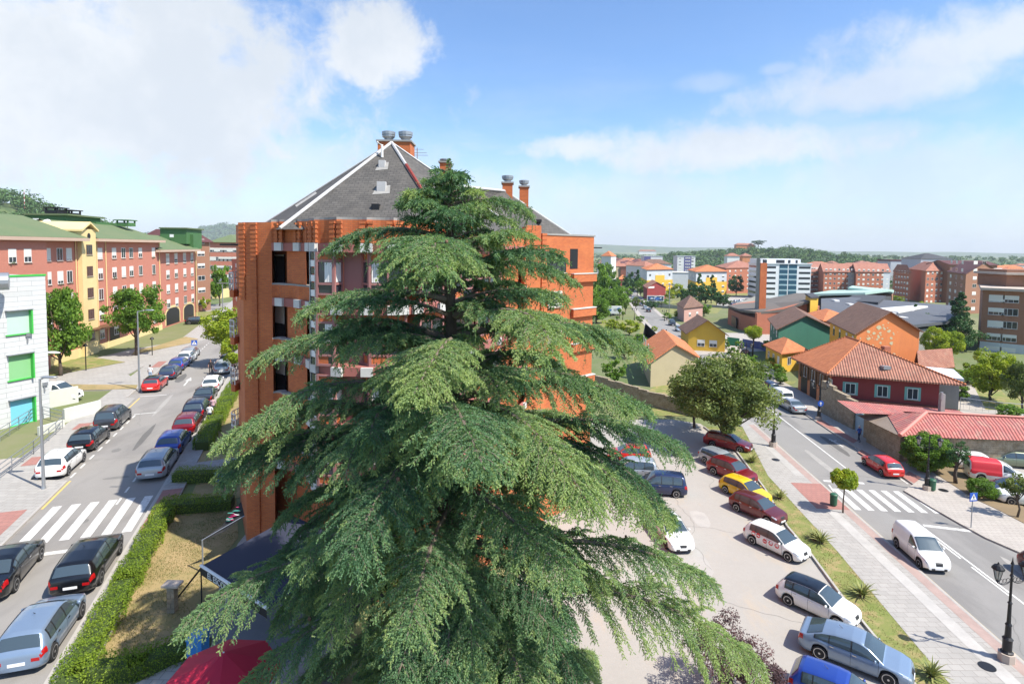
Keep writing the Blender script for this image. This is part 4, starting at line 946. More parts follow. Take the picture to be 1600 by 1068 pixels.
for px,py,w_,h_,m_ in ((597,260,.32,.32,zinc),(596,297,.42,.42,zinc),(587,325,.36,.2,DK)):
    p,n=onroof(px,py); q=MB(); q.box((-w_/2,-.12,-.1),(w_/2,.25,h_)); o=link('roof_vent',q.mesh('roof_vent',m_),BT,p-LOC[BT.name])
    if m_ is zinc:
        q=MB(); u=Vector((1,0,0)); b=n.cross(u).normalized(); c=p+n*.02
        q.add([c-u*w_*.9-b*.42,c+u*w_*1.1-b*.3,c+u*w_*.9+b*.42,c-u*w_*.7+b*.3],[(0,1,2,3)]); q.build('vent_flashing',MATS.get('dull_flashing') or dirty('dull_flashing',(.30,.29,.27),.8,.4,4.),BT)
p,n=onroof(597,246); q=MB(); q.tube([p,p+Vector((0,0,.65)),p+Vector((-.25,-.1,.8))],.07,7); q.build('vent_pipe',WHT,BT)
p,n=onroof(463,323,(0,1)); q=MB(); q.tube([p,p+(Vector((cx_,cy_,AZ))-p).normalized()*1.3],.13,4); q.build('roof_light',zinc,BT)
r1=QK(699,289,41); r2=QK(788,298,47); ee=QK(893,366,50.5); ez=CAMH+1.15*KB
q=MB()
F1=(V3(640,34)[0],34,ez);F2=(*V3(800,43),ez);F3=(ee.x,ee.y,ez);Bk1=(*V3(880,58),ez);Bk2=(*V3(560,58),ez);Bk3=(*V3(500,46),ez); rr0=(r1.x-5,r1.y+2,r1.z)
q.add([F1,F2,F3,Bk1,Bk2,Bk3,rr0,tuple(r1),tuple(r2)],[(0,1,8,7),(1,2,8),(2,3,8),(3,4,6,7,8),(0,7,6,5),(5,6,4)]); q.build('ridge_roof',slate,BT)
q=MB(); q.tube([r1,r2],.1,6); q.tube([r2,F3],.07,6); q.build('ridge_cap',zinc,BT)
for px,py in ((835,345),):
    p=QK(px,py,47.5); q=MB(); q.box((p.x-.6,p.y-.5,p.z-.1),(p.x+.5,p.y+.3,p.z+.08)); q.build('skylight',DK,BT)
def chimney(x0,x1,ytop,ybot,Y,caps,d=1.2,parent=BT):
    a=QK(x0,ytop,Y);b=QK(x1,ytop,Y);z0=QK(x0,ybot,Y).z-1.2;Y=Y*KB
    q=MB(); q.box((a.x,Y,z0),(b.x,Y+d,a.z)); o=q.build('chimney',brk,parent)
    q=MB(); q.box((a.x-.08,Y-.08,a.z),(b.x+.08,Y+d+.08,a.z+.10)); c=q.build('chimney_top',con,parent); c.parent=o
    for cx,r,h in caps:
        p=Q(cx,ytop,Y); q=MB(); q.lathe([(r*.55,0),(r*.55,h*.25),(r*.95,h*.5),(r*.95,h*.62),(r*.7,h*.62),(r,h*.66),(r*1.02,h*.95),(r*.8,h)],(p.x,Y+d/2,a.z+.10),14); c=q.build('chimney_cowl',GRY,parent); c.parent=o
    return o
chimney(590,641,221,242,38.6,((603,.40,.62),(630,.42,.62)),1.5)
chimney(687,702,254,290,40.5,((694,.35,.2),))
chimney(785,801,286,312,47,((793,.42,.5),)); chimney(812,826,292,313,48,((819,.36,.45),))
p=QK(652,240,40); q=MB(); q.tube([(p.x,p.y,p.z-1.5),(p.x,p.y,p.z+.35)],.03,5)
for dz,w_ in ((.25,.3),(.05,.45),(-.1,.5)): q.tube([(p.x-w_,p.y,p.z+dz),(p.x+w_*1.3,p.y,p.z+dz)],.018,4)
q.build('television_aerial',GRY,BT)
# ground floor bar with awning
t=thing('bar_awning',P(345,905,'l')[:],'grey awning of the corner bar with white lettering on its front edge','awning')
a=Q(314,887,28.0); a=Vector((*V2(314,27.6),LZ+2.6)); b=Vector((*V2(400,26.0),LZ+2.6)); 
a=P(314,884,LZ+2.5); b=P(382,928,LZ+2.5); 
u=(b-a).normalized(); nb=Vector((-u.y,u.x,0)); 
if nb.y<0: nb=-nb
b=b+u*1.5; bk=4.2
q=MB(); q.add([a,b,b+nb*bk+Vector((0,0,.5)),a+nb*bk+Vector((0,0,.5)),a-Vector((0,0,.04)),b-Vector((0,0,.04)),b+nb*bk+Vector((0,0,.46)),a+nb*bk+Vector((0,0,.46))],[(0,1,2,3),(7,6,5,4),(0,4,5,1),(1,5,6,2),(2,6,7,3),(3,7,4,0)]); q.build('canvas',mat('navy_canvas',(.03,.035,.06),.8),t)
q=MB(); q.tube([a+Vector((0,0,.03)),b+Vector((0,0,.03))],.06,8); q.build('front_bar',WHT,t)
q=MB(); o_=-nb*.02; q.add([a+o_,b+o_,b+o_-Vector((0,0,.34)),a+o_-Vector((0,0,.34))],[(3,2,1,0),(0,1,2,3)][:1]); q.build('valance',mat('black_canvas',(.012,.012,.014),.7),t)
def lettering(name,txt,org,ux,up,size,m,parent,ext=.004):
    c=bpy.data.curves.new(name,'FONT'); c.body=txt; c.size=size; c.extrude=ext; c.align_x='LEFT'; c.fill_mode='BOTH'
    ob=bpy.data.objects.new('tmp',c); COL.objects.link(ob); dg=bpy.context.evaluated_depsgraph_get(); me=bpy.data.meshes.new_from_object(ob.evaluated_get(dg)); bpy.data.objects.remove(ob)
    ux=Vector(ux).normalized(); up=Vector(up).normalized(); n=ux.cross(up); M4=Matrix((ux,up,n)).transposed().to_4x4(); M4.translation=Vector(org)-LOC.get(parent.name,Vector((0,0,0)))
    me.transform(M4); me.materials.clear(); me.materials.append(m.m if isinstance(m,MT) else m); return link(name,me,parent)
lettering('lettering','EL ESCON',a+u*.55-nb*.03-Vector((0,0,.29)),u,(0,0,1),.34,WHT,t,.006)
q=MB(); q.tube([a+nb*.1,P(276,935,'l')],.04,6); q.tube([a-Vector((0,0,.1)),a-Vector((0,0,2.45))],.03,6); q.build('support_post',DK,t)
pa=[P(285,925,'l'),P(315,890,'l'),P(360,905,'l'),P(345,930,'l')]
q=MB(); q.prism([(a-nb*.2).xy[:],(b-nb*.2).xy[:],(b+nb*bk).xy[:],(a+nb*bk).xy[:]],LZ+.02,LZ+.09); tag(q.build('terrace_floor',dirty('grey_decking',(.22,.23,.24),.8,.2),None),kind='structure')
# black shade sail with coloured print
t=thing('shade_sail',P(340,850,'l')[:],'black pointed shade sail with a coloured graffiti print beside the brick tower','awning')
A=P(316,843,LZ+1.6);B=P(377,783,LZ+3.0);C=P(382,805,LZ+2.4); D_=(A+B)/2-Vector((0,0,.25)); E_=(A+C)/2-Vector((0,0,.2))
q=MB(); q.add([A,D_,B,C,E_],[(0,1,4),(1,2,3),(1,3,4)]); q.add([v-Vector((0,0,.02)) for v in (A,D_,B,C,E_)],[(4,1,0),(3,2,1),(4,3,1)]); q.build('canvas',MATS['black_canvas'],t)
q=MB(); rng2=random.Random(3)
for k in range(16):
    f=.62+.3*rng2.random(); g_=.2+.6*rng2.random(); c=A+(B-A)*f*(1-g_)+(C-A)*f*g_+Vector((0,0,.03)); r=.05+.07*rng2.random(); c.z+=.02
    q.add([c+Vector((r*math.cos(x)*1.6,r*math.sin(x)*.6,.004*k)) for x in (0,1.2,2.5,3.6,5.)],[(0,1,2,3,4)],k%3)
q.build('graffiti_print',[mat('print_magenta',(.5,.03,.15),.7),mat('print_white',(.7,.72,.75),.7),mat('print_teal',(.05,.25,.2),.7)],t)
q=MB(); q.tube([A,A-Vector((0,0,1.6))],.04,6); q.tube([A,C],.02,5); q.build('support_post',GRY,t)
# red parasol
pc=P(350,1052,LZ+2.3)
t=thing('parasol',(pc.x,pc.y,LZ),'red parasol with a gold star and white lettering at the bottom of the view','parasol')
top=Vector((pc.x,pc.y,LZ+3.0)); rd=[top+Vector((1.6*math.cos(R(a)),1.6*math.sin(R(a)),-.65)) for a in range(20,380,45)]
q=MB(); q.add([top]+rd,[(0,i+1,(i+1)%8+1) for i in range(8)]); q.add([v for r in rd for v in (r,r-Vector((0,0,.22)))],[(2*i,2*i+1,(2*i+3)%16,(2*i+2)%16) for i in range(8)]); q.build('canopy',dirty('red_canvas',(.55,.012,.045),.75,.1),t)
q=MB(); q.tube([top,(pc.x,pc.y,LZ)],.03,8); q.lathe([(.3,0),(.3,.06),(.05,.1)],(pc.x,pc.y,LZ+.05),14); q.build('pole',WHT,t)
# lettering lies on the panel facing the camera
best=min(range(8),key=lambda i:((rd[i]+rd[(i+1)%8])/2-Vector((-6,2,0))).xy.length+0)
a,b=rd[best],rd[(best+1)%8]
if a.x>b.x:a,b=b,a
m_=(a+b)/2; ux=(b-a).normalized(); up=(top-m_).normalized(); nn=ux.cross(up)
if nn.z<0: nn=-nn
lettering('lettering','ESTRELLA',m_-ux*.50+up*.22+nn*.02,ux,up,.19,WHT,t); 
q=MB(); c=m_+up*.62+nn*.02; q.add([c]+[c+(ux*math.sin(R(36*k))+up*math.cos(R(36*k)))*(.17 if k%2==0 else .07) for k in range(10)],[(0,(k+1)%10+1,k+1) for k in range(10)]); q.build('gold_star',mat('gold_print',(.6,.36,.1),.5),t)
lettering('lettering','DAMM',m_-ux*.16+up*.07+nn*.02,ux,up,.12,WHT,t)
# blue container and blue box, stone post
def bin_(px,py,lev,m,label,cat='bin',w=.5,h=1.0,name='litter_bin',Z=None):
    p=P(px,py,lev); t=thing(name,p[:],label,cat); q=MB(); q.prism([(p.x+a*w,p.y+b*w) for a,b in ((-.5,-.5),(.5,-.5),(.5,.5),(-.5,.5))],p.z+.06,p.z+h*.86); q.build('body',m,t)
    q=MB(); q.prism([(p.x+a*w*1.1,p.y+b*w*1.1) for a,b in ((-.5,-.5),(.5,-.5),(.5,.5),(-.5,.5))],p.z+h*.86,p.z+h); q.build('lid',m,t)
    q=MB(); q.tube([(p.x-w*.5,p.y+w*.4,p.z+.07),(p.x+w*.5,p.y+w*.4,p.z+.07)],.07,8); q.build('wheel',RUB,t); return t
bin_(310,1030,'l',mat('blue_plastic',(.03,.22,.55),.5),'bright blue wheeled bin between the hedge and the red parasol',w=.55,h=1.05,name='wheeled_bin')
bin_(348,752,'l',mat('royal_blue_plastic',(.03,.08,.45),.5),'small royal blue box on the brown lawn beside the garden path','box',w=.6,h=.7,name='blue_box')
p=P(270,955,'l'); t=thing('stone_post',p[:],'weathered square stone post with a pale cap standing on the dry lawn','post'); q=MB(); q.box((p.x-.15,p.y-.15,p.z),(p.x+.15,p.y+.15,p.z+1.15)); q.build('shaft',stone,t); q=MB(); q.box((p.x-.35,p.y-.22,p.z+1.15),(p.x+.35,p.y+.25,p.z+1.24)); q.build('cap',SILL,t)
# ===== left apartment house (salmon brick, green roof) =====
o1=Vector((-60.0,84.9)); dL=Vector((-.184,1)).normalized(); nL=Vector((dL.y,-dL.x))   # outward, to the street
def LA(s,out=0): q=o1+dL*s+nL*out; return (q.x,q.y)
AP=thing('apartment_building',(*LA(0),LZ),'long salmon brick apartment house with green roofs and a cream stair tower','building')
e1=CAMH+.55-0; e2=CAMH-1.15
def slab2(s0,s1,o0,o1_,z0,z1,name,m,mb=None):
    q=mb or MB(); q.prism([LA(s0,o1_),LA(s1,o1_),LA(s1,o0),LA(s0,o0)],z0,z1); return q.build(name,m,AP) if mb is None else q
S_t0,S_t1=-8.6,-4.2    # cream tower
def s_at(px):   # facade abscissa seen at photo column px
    k=(px-X0)/F; return (k*o1.y-o1.x)/(dL.x-k*dL.y)
st0,st1=s_at(121),s_at(143.5); sm1=s_at(250); sr1=s_at(306); sl0=s_at(-40); sre=s_at(60)
print('left facade',st0,st1,sm1,sr1,sl0)
slab2(sl0,sre,-13,0.9,LZ,e1,'wall',sal); slab2(sre,st0,-13,0,LZ,e1,'wall',sal); slab2(st1,sm1,-13,0,LZ,e1,'wall',sal); slab2(sm1,sr1,-13,-.3,LZ,e2,'wall',sal)
slab2(st0,st1,-6,.55,LZ,CAMH+1.9,'stair_tower',crm)
q=MB(); p0,p1,p2,p3=LA(st0-.15,.7),LA(st1+.15,.7),LA(st1+.15,-6),LA(st0-.15,-6); v,f=gableroof([p0,p1,p2,p3],CAMH+1.9,1.05,.15,along=1,th=.2); 
v,f=gableroof([p1,p2,p3,p0],CAMH+1.9,1.0,.15,along=0,th=.25); q.add(v,f); q.build('tower_gable',crm,AP)
frt=Fr(LA(st0,.55),LA(st1,.55),LZ,AP)
q=MB(); c=frt.w(frt.L/2,CAMH+.95-LZ,.03); n_=16; q.add([c]+[c+frt.u*.42*math.cos(6.2832*i/n_)+Vector((0,0,.42*math.sin(6.2832*i/n_))) for i in range(n_)],[(0,i+1,(i+1)%n_+1) for i in range(n_)]); q.build('round_window',DK,AP)
bw=mat('brown_wood',(.13,.06,.025),.6)
rowsz=[1.0+2.98*k for k in range(5)]
for k in range(5):
    for side in (0,): 
        z=rowsz[k]+1.35 if k else .9
        window(frt,frt.L*.5,rowsz[k]+1.0,1.5,1.35,0,simple=True,fc=bw,mull=2,out=.03)
slab2(sl0,st0,-.1,.25 if 0 else .12,LZ,LZ+1.2,'plinth',crm); slab2(st1,sm1,-.1,.12,LZ,LZ+.9,'plinth',crm)
frA=Fr(LA(sl0,.9),LA(sre,.9),LZ,AP); frB=Fr(LA(sre,0),LA(st0,0),LZ,AP); frC=Fr(LA(st1,0),LA(sm1,0),LZ,AP); frD=Fr(LA(sm1,-.3),LA(sr1,-.3),LZ,AP)
rr_=random.Random(5)
def fill(fr,pxs,rows,w,h,base,simple=False):
    for pi,px in enumerate(pxs):
        k=(px-X0)/F; x=(k*fr.o.y-fr.o.x)/(fr.u.x-k*fr.u.y)
        for ri,z in enumerate(rows):
            sh=rr_.choice([0.,.45,.6,.75,.95,.95,.8,.55]); window(fr,x,z,w,h,sh,simple=True,mull=1)
            if rr_.random()<.18:
                q=MB(); c=fr.w(x,z-.05,.12); 
                for j in range(14):
                    a=c+fr.u*rr_.uniform(-.5,.5)+Vector((0,0,rr_.uniform(-.1,.18))); r=.12; q.add([a+Vector((r*rr_.uniform(-1,1),r*rr_.uniform(-1,1),r*rr_.uniform(-1,1))) for _ in range(3)],[(0,1,2)])
                q.build('window_flowers',MATS['flower_box_green'],AP)
mat('flower_box_green',(.06,.10,.02),.9)
rw=[1.6,4.35,7.3,10.25,13.2]
fill(frA,(19,43),rw[1:],1.3,1.55,0); fill(frB,(74,93,107.5),rw[1:],1.25,1.6,0)
fill(frC,(156,178,192.5,204.5,219,239.5),rw,1.3,1.6,0)
rwd=[4.0,6.75,9.25,11.6]; rwd=[3.6,6.2,8.9,11.6] ; fill(frD,(261.5,274.5,288,299.5),[1.1+2.75*k+2.4 for k in range(4)],1.5,1.6,0)
fill(frD,(261.5,274.5,288,299.5),[12.6-.35],1.5,1.5,0)
def arch(fr,px0,px1,z0,h,m,name):
    xs=[]
    for px in (px0,px1):
        k=(px-X0)/F; xs.append((k*fr.o.y-fr.o.x)/(fr.u.x-k*fr.u.y))
    a,b=xs; r=(b-a)/2; c=(a+b)/2
    for (e,o_,mm,nn_) in ((.45,.02,crm,'arch_surround'),(0,.05,DK,name)):
        pts=[fr.w(a-e,z0,o_),fr.w(b+e,z0,o_)]+[fr.w(c+(r+e)*math.cos(math.pi*i/10),z0+h+(r*.35+e)*math.sin(math.pi*i/10),o_) for i in range(11)]
        q=MB(); q.add(pts,[tuple(range(len(pts)))]); q.build(nn_,mm,AP)
arch(frD,257,278,.3,2.0,DK,'garage_door'); arch(frD,285,300.5,.3,2.0,DK,'garage_door')
q=MB(); k=(175-X0)/F; x=(k*frC.o.y-frC.o.x)/(frC.u.x-k*frC.u.y); frC.box(q,x-1.3,x+1.6,.05,3.3,-.5,.03); q.build('entrance_shade_panel',DK,AP)  # no hollow here: a dark block painted as the shaded entrance
q=MB(); frC.box(q,-4.8,x+3,3.35,3.6,0,1.5); q.build('entrance_canopy',bw,AP)
for px,(fr) in ((150,frC),(164,frC),(248,frC),(117,frB),(62,frB),(305,frD)):
    k=(px-X0)/F; x=(k*fr.o.y-fr.o.x)/(fr.u.x-k*fr.u.y); q=MB(); q.tube([fr.w(x,0,.1),fr.w(x,e1-LZ-.2 if fr is not frD else e2-LZ-.2,.1)],.07,6); q.build('drainpipe',crm,AP)
# roofs
def roofL(s0,s1,ez,rise,depth=6.4,over=.9,hipend=False,back=True):
    q=MB(); a,b=LA(s0,over),LA(s1,over); c,d=LA(s1-(3 if hipend else 0),-depth),LA(s0,-depth); e,f=LA(s1,-13.5),LA(s0,-13.5)
    zz=ez-.0
    v=[(*a,zz),(*b,zz),(*c,zz+rise),(*d,zz+rise),(*e,zz),(*f,zz)]; q.add(v,[(0,1,2,3),(3,2,4,5),(1,4,2)]); q.build('roof',grn_roof,AP)
    q=MB(); q.prism([LA(s0,over+.05),LA(s1+.05,over+.05),LA(s1+.05,-.3),LA(s0,-.3)],zz-.42,zz-.02); q.build('eaves_board',dirty('eaves_cream',(.50,.36,.27),.8,.1) if 'eaves_cream' not in MATS else MATS['eaves_cream'],AP)
roofL(sl0-2,st0,e1+.1,2.9,over=1.5); roofL(st1,sm1,e1+.1,2.6); roofL(sm1-2,sr1,e2+.1,2.8,hipend=False)
def pent(px0,px1,ytop,Y,dz,name,m,d=6,z0=None):
    a,b=Q(px0,ytop,Y),Q(px1,ytop,Y); q=MB(); u=Vector((dL.x,dL.y,0)); 
    q.prism([(a.x,a.y),(b.x,b.y),(b.x+dL.x*d,b.y+dL.y*d),(a.x+dL.x*d,a.y+dL.y*d)],a.z-dz,a.z); return q.build(name,m,AP)
pent(38,103,334,88,4.0,'green_penthouse',grnm,10); pent(36,106,333,87.6,.25,'penthouse_roof',grn_roof,11); pent(115,150,346,94,4,'green_penthouse',grnm,10)
pent(250,291,356,118,3.2,'green_penthouse',grnm,9); pent(248,293,355,117.6,.25,'penthouse_roof',grn_roof,10); pent(288,302,366,120,3,'green_penthouse',grnm,5)
pent(51,60,341,87.4,.9,'penthouse_window',WHT,.1); pent(265,271,366,117.5,.6,'penthouse_window',WHT,.1)
for px,py,Y in ((88,329,92),(110,333,94),(197,348,100)):
    p=Q(px,py,Y); q=MB(); q.box((p.x-1.,p.y-1,p.z-.6),(p.x+1.,p.y+1,p.z)); q.box((p.x-1.2,p.y-1.2,p.z+.35),(p.x+1.2,p.y+1.2,p.z+.5)); 
    for a in(-.9,.9):
        for b in(-.9,.9): q.box((p.x+a-.1,p.y+b-.1,p.z),(p.x+a+.1,p.y+b+.1,p.z+.36))
    q.build('chimney',DK if py<340 else grnm,AP)
c=Q(70,351,80); q=MB(); q.lathe([(.9,.0),(.75,-.12),(.4,-.24),(0,-.28)],n=18); me=q.mesh('satellite_dish',WHT,smooth=True); me.transform(Matrix.Translation(c)@Matrix.Rotation(R(-100),4,'Z')@Matrix.Rotation(R(62),4,'Y')@Matrix.Rotation(math.pi,4,'X')); 
me.transform(Matrix.Translation(-LOC[AP.name])); link('satellite_dish',me,AP)
q=MB(); q.tube([c,c-Vector((0,0,1.6))],.07,6); q.build('dish_mast',GRY,AP)
# white panelled building at the left edge, with coloured window recesses
dG=Vector((.333,1)).normalized(); cG=Vector((-41.0,50.5)); GB=thing('panelled_building',(cG.x,cG.y,LZ),'white panelled building at the left edge with green framed window recesses','building')
panel=brick('white_cladding_panels',(.56,.57,.56),(.50,.51,.50),(.27,.28,.28),2.2,.42,.10,.5)
A0=cG-dG*14; back=Vector((-dG.y,dG.x))*14
q=MB(); zt=Q(65.5,430.5,50.5).z; q.prism([tuple(A0),tuple(cG),tuple(cG+back),tuple(A0+back)],LZ-.2,zt); q.build('wall',panel,GB)
frG=Fr(A0,cG,LZ,GB); q=MB(); frG.box(q,0,frG.L+.05,zt-LZ,zt-LZ+.14,-.4,.05); q.build('green_coping',mat('bright_green',(.05,.42,.06),.5),GB)
def gx(px,fr): k=(px-X0)/F; return (k*fr.o.y-fr.o.x)/(fr.u.x-k*fr.u.y)
for py0,py1,cl in ((483,521,'BFD8CB'),(550,590,'8CC48A'),(618,659,'7CC9DE')):
    xa,xb=gx(6.5,frG),gx(41.5,frG); yb=frG.w(xb,0).y
    z1=Q(41.5,py0,yb).z-LZ; z0=Q(41.5,py1-2,yb).z-LZ
    q=MB(); frG.box(q,xa,xb,z0,z1,.0,.012); q.build('coloured_panel',dirty('recess_panel_'+cl,rgb(cl,.85),.35,.08),GB)
    q=MB(); frG.box(q,xb-.02,xb+.10,z0-.1,z1+.05,0,.36); frG.box(q,xa-.15,xb+.12,z0-.10,z0,0,.12); q.build('green_reveal',MATS['bright_green'],GB)
    q=MB(); frG.box(q,xa-.15,xb+.12,z1,z1+.06,0,.42); q.build('recess_lintel',GRY,GB)
for px,py in ((36,521),(60,598)):
    x=gx(px,frG); y=frG.w(x,0).y; z=Q(px,py,y).z-LZ; q=MB(); frG.box(q,x-.08,x+.3,z-.25,z+.05,0,.15); frG.box(q,x,x+.1,z-.8,z-.25,0,.1); q.build('outdoor_lamp',GRY,GB)
c=Q(3,428,46); q=MB(); q.tube([c+Vector((-3,-2,-.6)),c+Vector((.2,.4,-.6))],.7,14); q.build('roof_duct',GRY,GB)
# ramp walls, steps and rails next to it
t=thing('ramp_railing',P(60,700,'l')[:],'grey tubular handrails of the ramp below the panelled building','railing')
for k,(pts) in enumerate((((0,752),(53,712),(98,672)),((0,692),(30,672),(60,652)),((60,652),(98,662)))):
    q=MB(); pp=[P(a,b,'l')+Vector((0,0,.12)) for a,b in pts]; railing(q,pp,1.0,1.5,3,.028); q.build('handrail',GRY,t)
t=thing('low_wall',P(110,640,'l')[:],'pale concrete wall in front of the parked white van','wall')
q=MB(); 
for (a,b,h) in (((62,640),(122,628),1.6),((100,660),(157,645),1.2),((60,680),(100,668),.7)):
    A=P(*a,'l');B=P(*b,'l'); c=(A+B)/2; q.obox((c.x,c.y),(B-A).xy,(B-A).length,.22,LZ,LZ+h)
q.build('wall',dirty('pale_concrete',(.55,.56,.50),.8,.12),t)
# further blocks on the left
def simpleblock(name,label,front,z0,ztop,depth,wm,roof=None,rm=None,rise=2.5,rows=(),cols=(),ww=1.3,wh=1.3,fc=None,cat='building',over=.6,group=None,flatroof=None,shut=.5,mull=1,rots=None,wins=True):
    """front: list of (px,Y) from left to right along the visible facades; depth behind the first facade"""
    pts=[Vector(V2(a,Y)) for a,Y in front]; u=(pts[1]-pts[0]).normalized() if len(pts)==2 else (pts[2]-pts[1]).normalized(); 
    if len(pts)==2: nb=Vector((-u.y,u.x)); poly=[pts[0],pts[1],pts[1]+nb*depth,pts[0]+nb*depth]
    else: poly=[pts[1],pts[2],pts[2]+(pts[0]-pts[1]),pts[0]]
    c=sum(poly,Vector((0,0)))/4; t=thing(name,(c.x,c.y,z0),label,cat,group)
    q=MB()
    if roof=='gable0' or roof=='gable1':
        gablewalls(q,poly,z0-1,ztop,rise,along=int(roof[-1]))
    else: q.prism([tuple(p) for p in poly],z0-1,ztop)
    q.build('wall',wm,t)
    if roof=='hip': v,f=hiproof(poly,ztop+.02,rise,over); r=MB(); r.add(v,f); r.build('roof',rm,t,)
    elif roof and roof.startswith('gable'): v,f=gableroof(poly,ztop+.02,rise,over,along=int(roof[-1])); r=MB(); r.add(v,f); r.build('roof',rm,t)
    elif roof=='flat':
        r=MB(); e=[Vector(p)+(Vector(p)-c).normalized()*over for p in poly]; r.prism([tuple(p) for p in e],ztop+.0,ztop+rise); r.build('roof',rm,t)
    if wins:
        frs=[(poly[0],poly[1])]
        if len(pts)==3: frs.append((poly[3],poly[0]))
        for i,(a,b) in enumerate(frs):
            fr=Fr(a,b,z0,t); cc=cols if i==0 else (rots or ())
            for ri,r_ in enumerate(rows):
                for cxx in cc:
                    if fr.L*cxx<.1: continue
                    window(fr,fr.L*cxx,r_,ww,wh,rr_.choice((0.,shut,shut,.9)) if shut else 0,simple=True,fc=fc,mull=mull,out=.03,sill=False)
    return t,poly
def rws(n,z,h=3.): return [z+h*i for i in range(n)]
simpleblock('apartment_building','brown brick block with a dark roof at the end of the salmon apartment house',[(306,131),(327.5,136)],LZ,20.6,14,brb,'hip',darkroof,2.8,rws(6,1.6,2.8),(.35,),2.6,1.1)
simpleblock('apartment_building','low far apartment block with a dull green roof left of the brick tower',[(328,190),(372,190)],LZ,20.8,16,sal,'hip',grn_roof,2.6,rws(5,1.4,2.9),(.1,.25,.4,.55,.7,.85),2,1.4)
simpleblock('brick_building','salmon brick block half hidden by the brick tower at the end of the left street',[(362,115),(377,112)],LZ,17.2,10,sal,None,None,0,rws(4,1.4,3.),(.5,),1.2,1.4)
simpleblock('brick_building','small pale kiosk with a pointed grey roof behind the street end',[(330,165),(341,165)],LZ,8.2,6,crm,'hip',greyroof,2.,(),())
# ================= right hand town =================
def gY(px,py): return P(px,py)
yel=dirty('yellow_render',(.66,.40,.045),.85,.12); org=streaks(dirty('orange_render',(.62,.20,.06),.85,.15,.4),(.35,.12,.05),.3); tgr=streaks(dirty('teal_render',(.04,.17,.115),.85,.15),(.03,.09,.07),.3)
drd=streaks(dirty('dark_red_render',(.26,.035,.035),.85,.2,.5),(.13,.02,.02),.4); bei=dirty('beige_render',(.40,.34,.21),.9,.15,.4); terr=streaks(dirty('terracotta_render',(.58,.22,.09),.85,.1),(.4,.15,.06),.2)
ash=dirty('pale_grey_render',(.50,.53,.56),.8,.12); whi=dirty('off_white_render',(.66,.66,.64),.8,.12); blu=dirty('indigo_render',(.10,.10,.24),.8,.1)
# big hip roofed house: orange front, dark red side
zc=0.
pA=P(1236,596);pB=P(1283,636);pC=Vector((*V2(1497,0)[:1],0)) if 0 else None
cY=pB.y-3
HB=thing('hip_roofed_house',(50,68,0),'large house with an orange hip roof, terracotta street front and dark red side','house')
def atz(px,py,z): r=pray(px,py); k=(z-CAMH)/r.z; return Vector((r.x*k,r.y*k,z))
zE=4.5
E0,E1,E3=atz(1292,584,zE),atz(1236,558,zE),atz(1510,601,zE); E2=E1+E3-E0
uf=(E1-E0).normalized(); us=(E3-E0).normalized(); RR0,RR1=atz(1344,533,8.1),atz(1323,526,8.1)
c0=E0+uf*.8+us*.8; c0.z=0; fl=(E1-E0).length-1.6; sl_=(E3-E0).length-3.0; u1=uf.copy(); sideEnd=c0+us*sl_
base=[c0.xy,sideEnd.xy,(sideEnd+u1*fl).xy,(c0+u1*fl).xy]
q=MB(); q.prism([tuple(p) for p in base],-1,zE-.1); q.build('wall',drd,HB)
frS=Fr(c0,sideEnd,0,HB); frF=Fr(c0+u1*fl,c0,0,HB)
q=MB(); frF.box(q,0,frF.L+.02,0,zE-.12,-.3,.03); q.build('front_wall',terr,HB)
q=MB(); frF.box(q,.2,frF.L-.2,zE-2.3,zE-.45,.03,.05); q.build('gallery_shade_panel',MATS['brown_wood'],HB)  # flat brown sheet, the shade inside the gallery is put into its colour
for i in range(11):
    x=.8+i*(frF.L-1.4)/10; q=MB(); frF.box(q,x-.09,x+.09,zE-2.4,zE-.3,.05,.16); q.build('gallery_post',MATS['brown_wood'],HB)
    if i%3==1: window(frF,x+.65,zE-2.1,.9,1.4,0,simple=True,out=.06)
for i in range(5):
    x=1.+i*2.9; q=MB(); frF.box(q,x,x+2.,.1,2.9,-.1,.06); q.build('ground_floor_shade_panel',DK,HB)  # dark plates on the wall stand for the shade inside the openings
tq=mat('turquoise_trim',(.18,.40,.36),.6)
for px in (1337,1388,1436):
    x=gx(px,frS); q=MB(); frS.box(q,x-.85,x+.85,zE-2.6,zE-.95,.0,.03); q.build('window_surround',tq,HB); window(frS,x,zE-2.45,1.15,1.35,0,simple=True,out=.05)
q=MB(); frS.box(q,0,frS.L,0,zE-3.0,.0,.04); q.build('lower_wall',dirty('maroon_boards',(.12,.03,.025),.85,.3),HB)
dz=Vector((0,0,-.2))
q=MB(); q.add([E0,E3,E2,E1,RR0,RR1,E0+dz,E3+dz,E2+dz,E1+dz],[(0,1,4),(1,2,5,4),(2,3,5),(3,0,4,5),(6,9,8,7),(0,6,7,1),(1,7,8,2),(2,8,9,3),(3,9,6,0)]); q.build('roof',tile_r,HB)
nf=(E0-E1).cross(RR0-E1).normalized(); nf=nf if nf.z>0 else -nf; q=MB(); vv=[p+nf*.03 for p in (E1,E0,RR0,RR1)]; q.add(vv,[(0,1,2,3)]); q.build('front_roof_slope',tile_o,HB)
q=MB(); 
for a,b in ((E0,RR0),(E1,RR1),(RR0,RR1),(E3,RR0)): q.tube([a+Vector((0,0,.05)),b+Vector((0,0,.05))],.11,6)
q.build('ridge_tiles',tile_o,HB)
nr=(E3-E0).cross(RR0-E0); r_=pray(1384,575); o_=Vector((0,0,CAMH)); p=o_+r_*((E0-o_).dot(nr)/r_.dot(nr)); q=MB(); q.box((p.x-.5,p.y-.4,p.z-.1),(p.x+.4,p.y+.4,p.z+.3)); q.build('roof_light',GRY,HB)
p2=atz(1384,543,7.6)
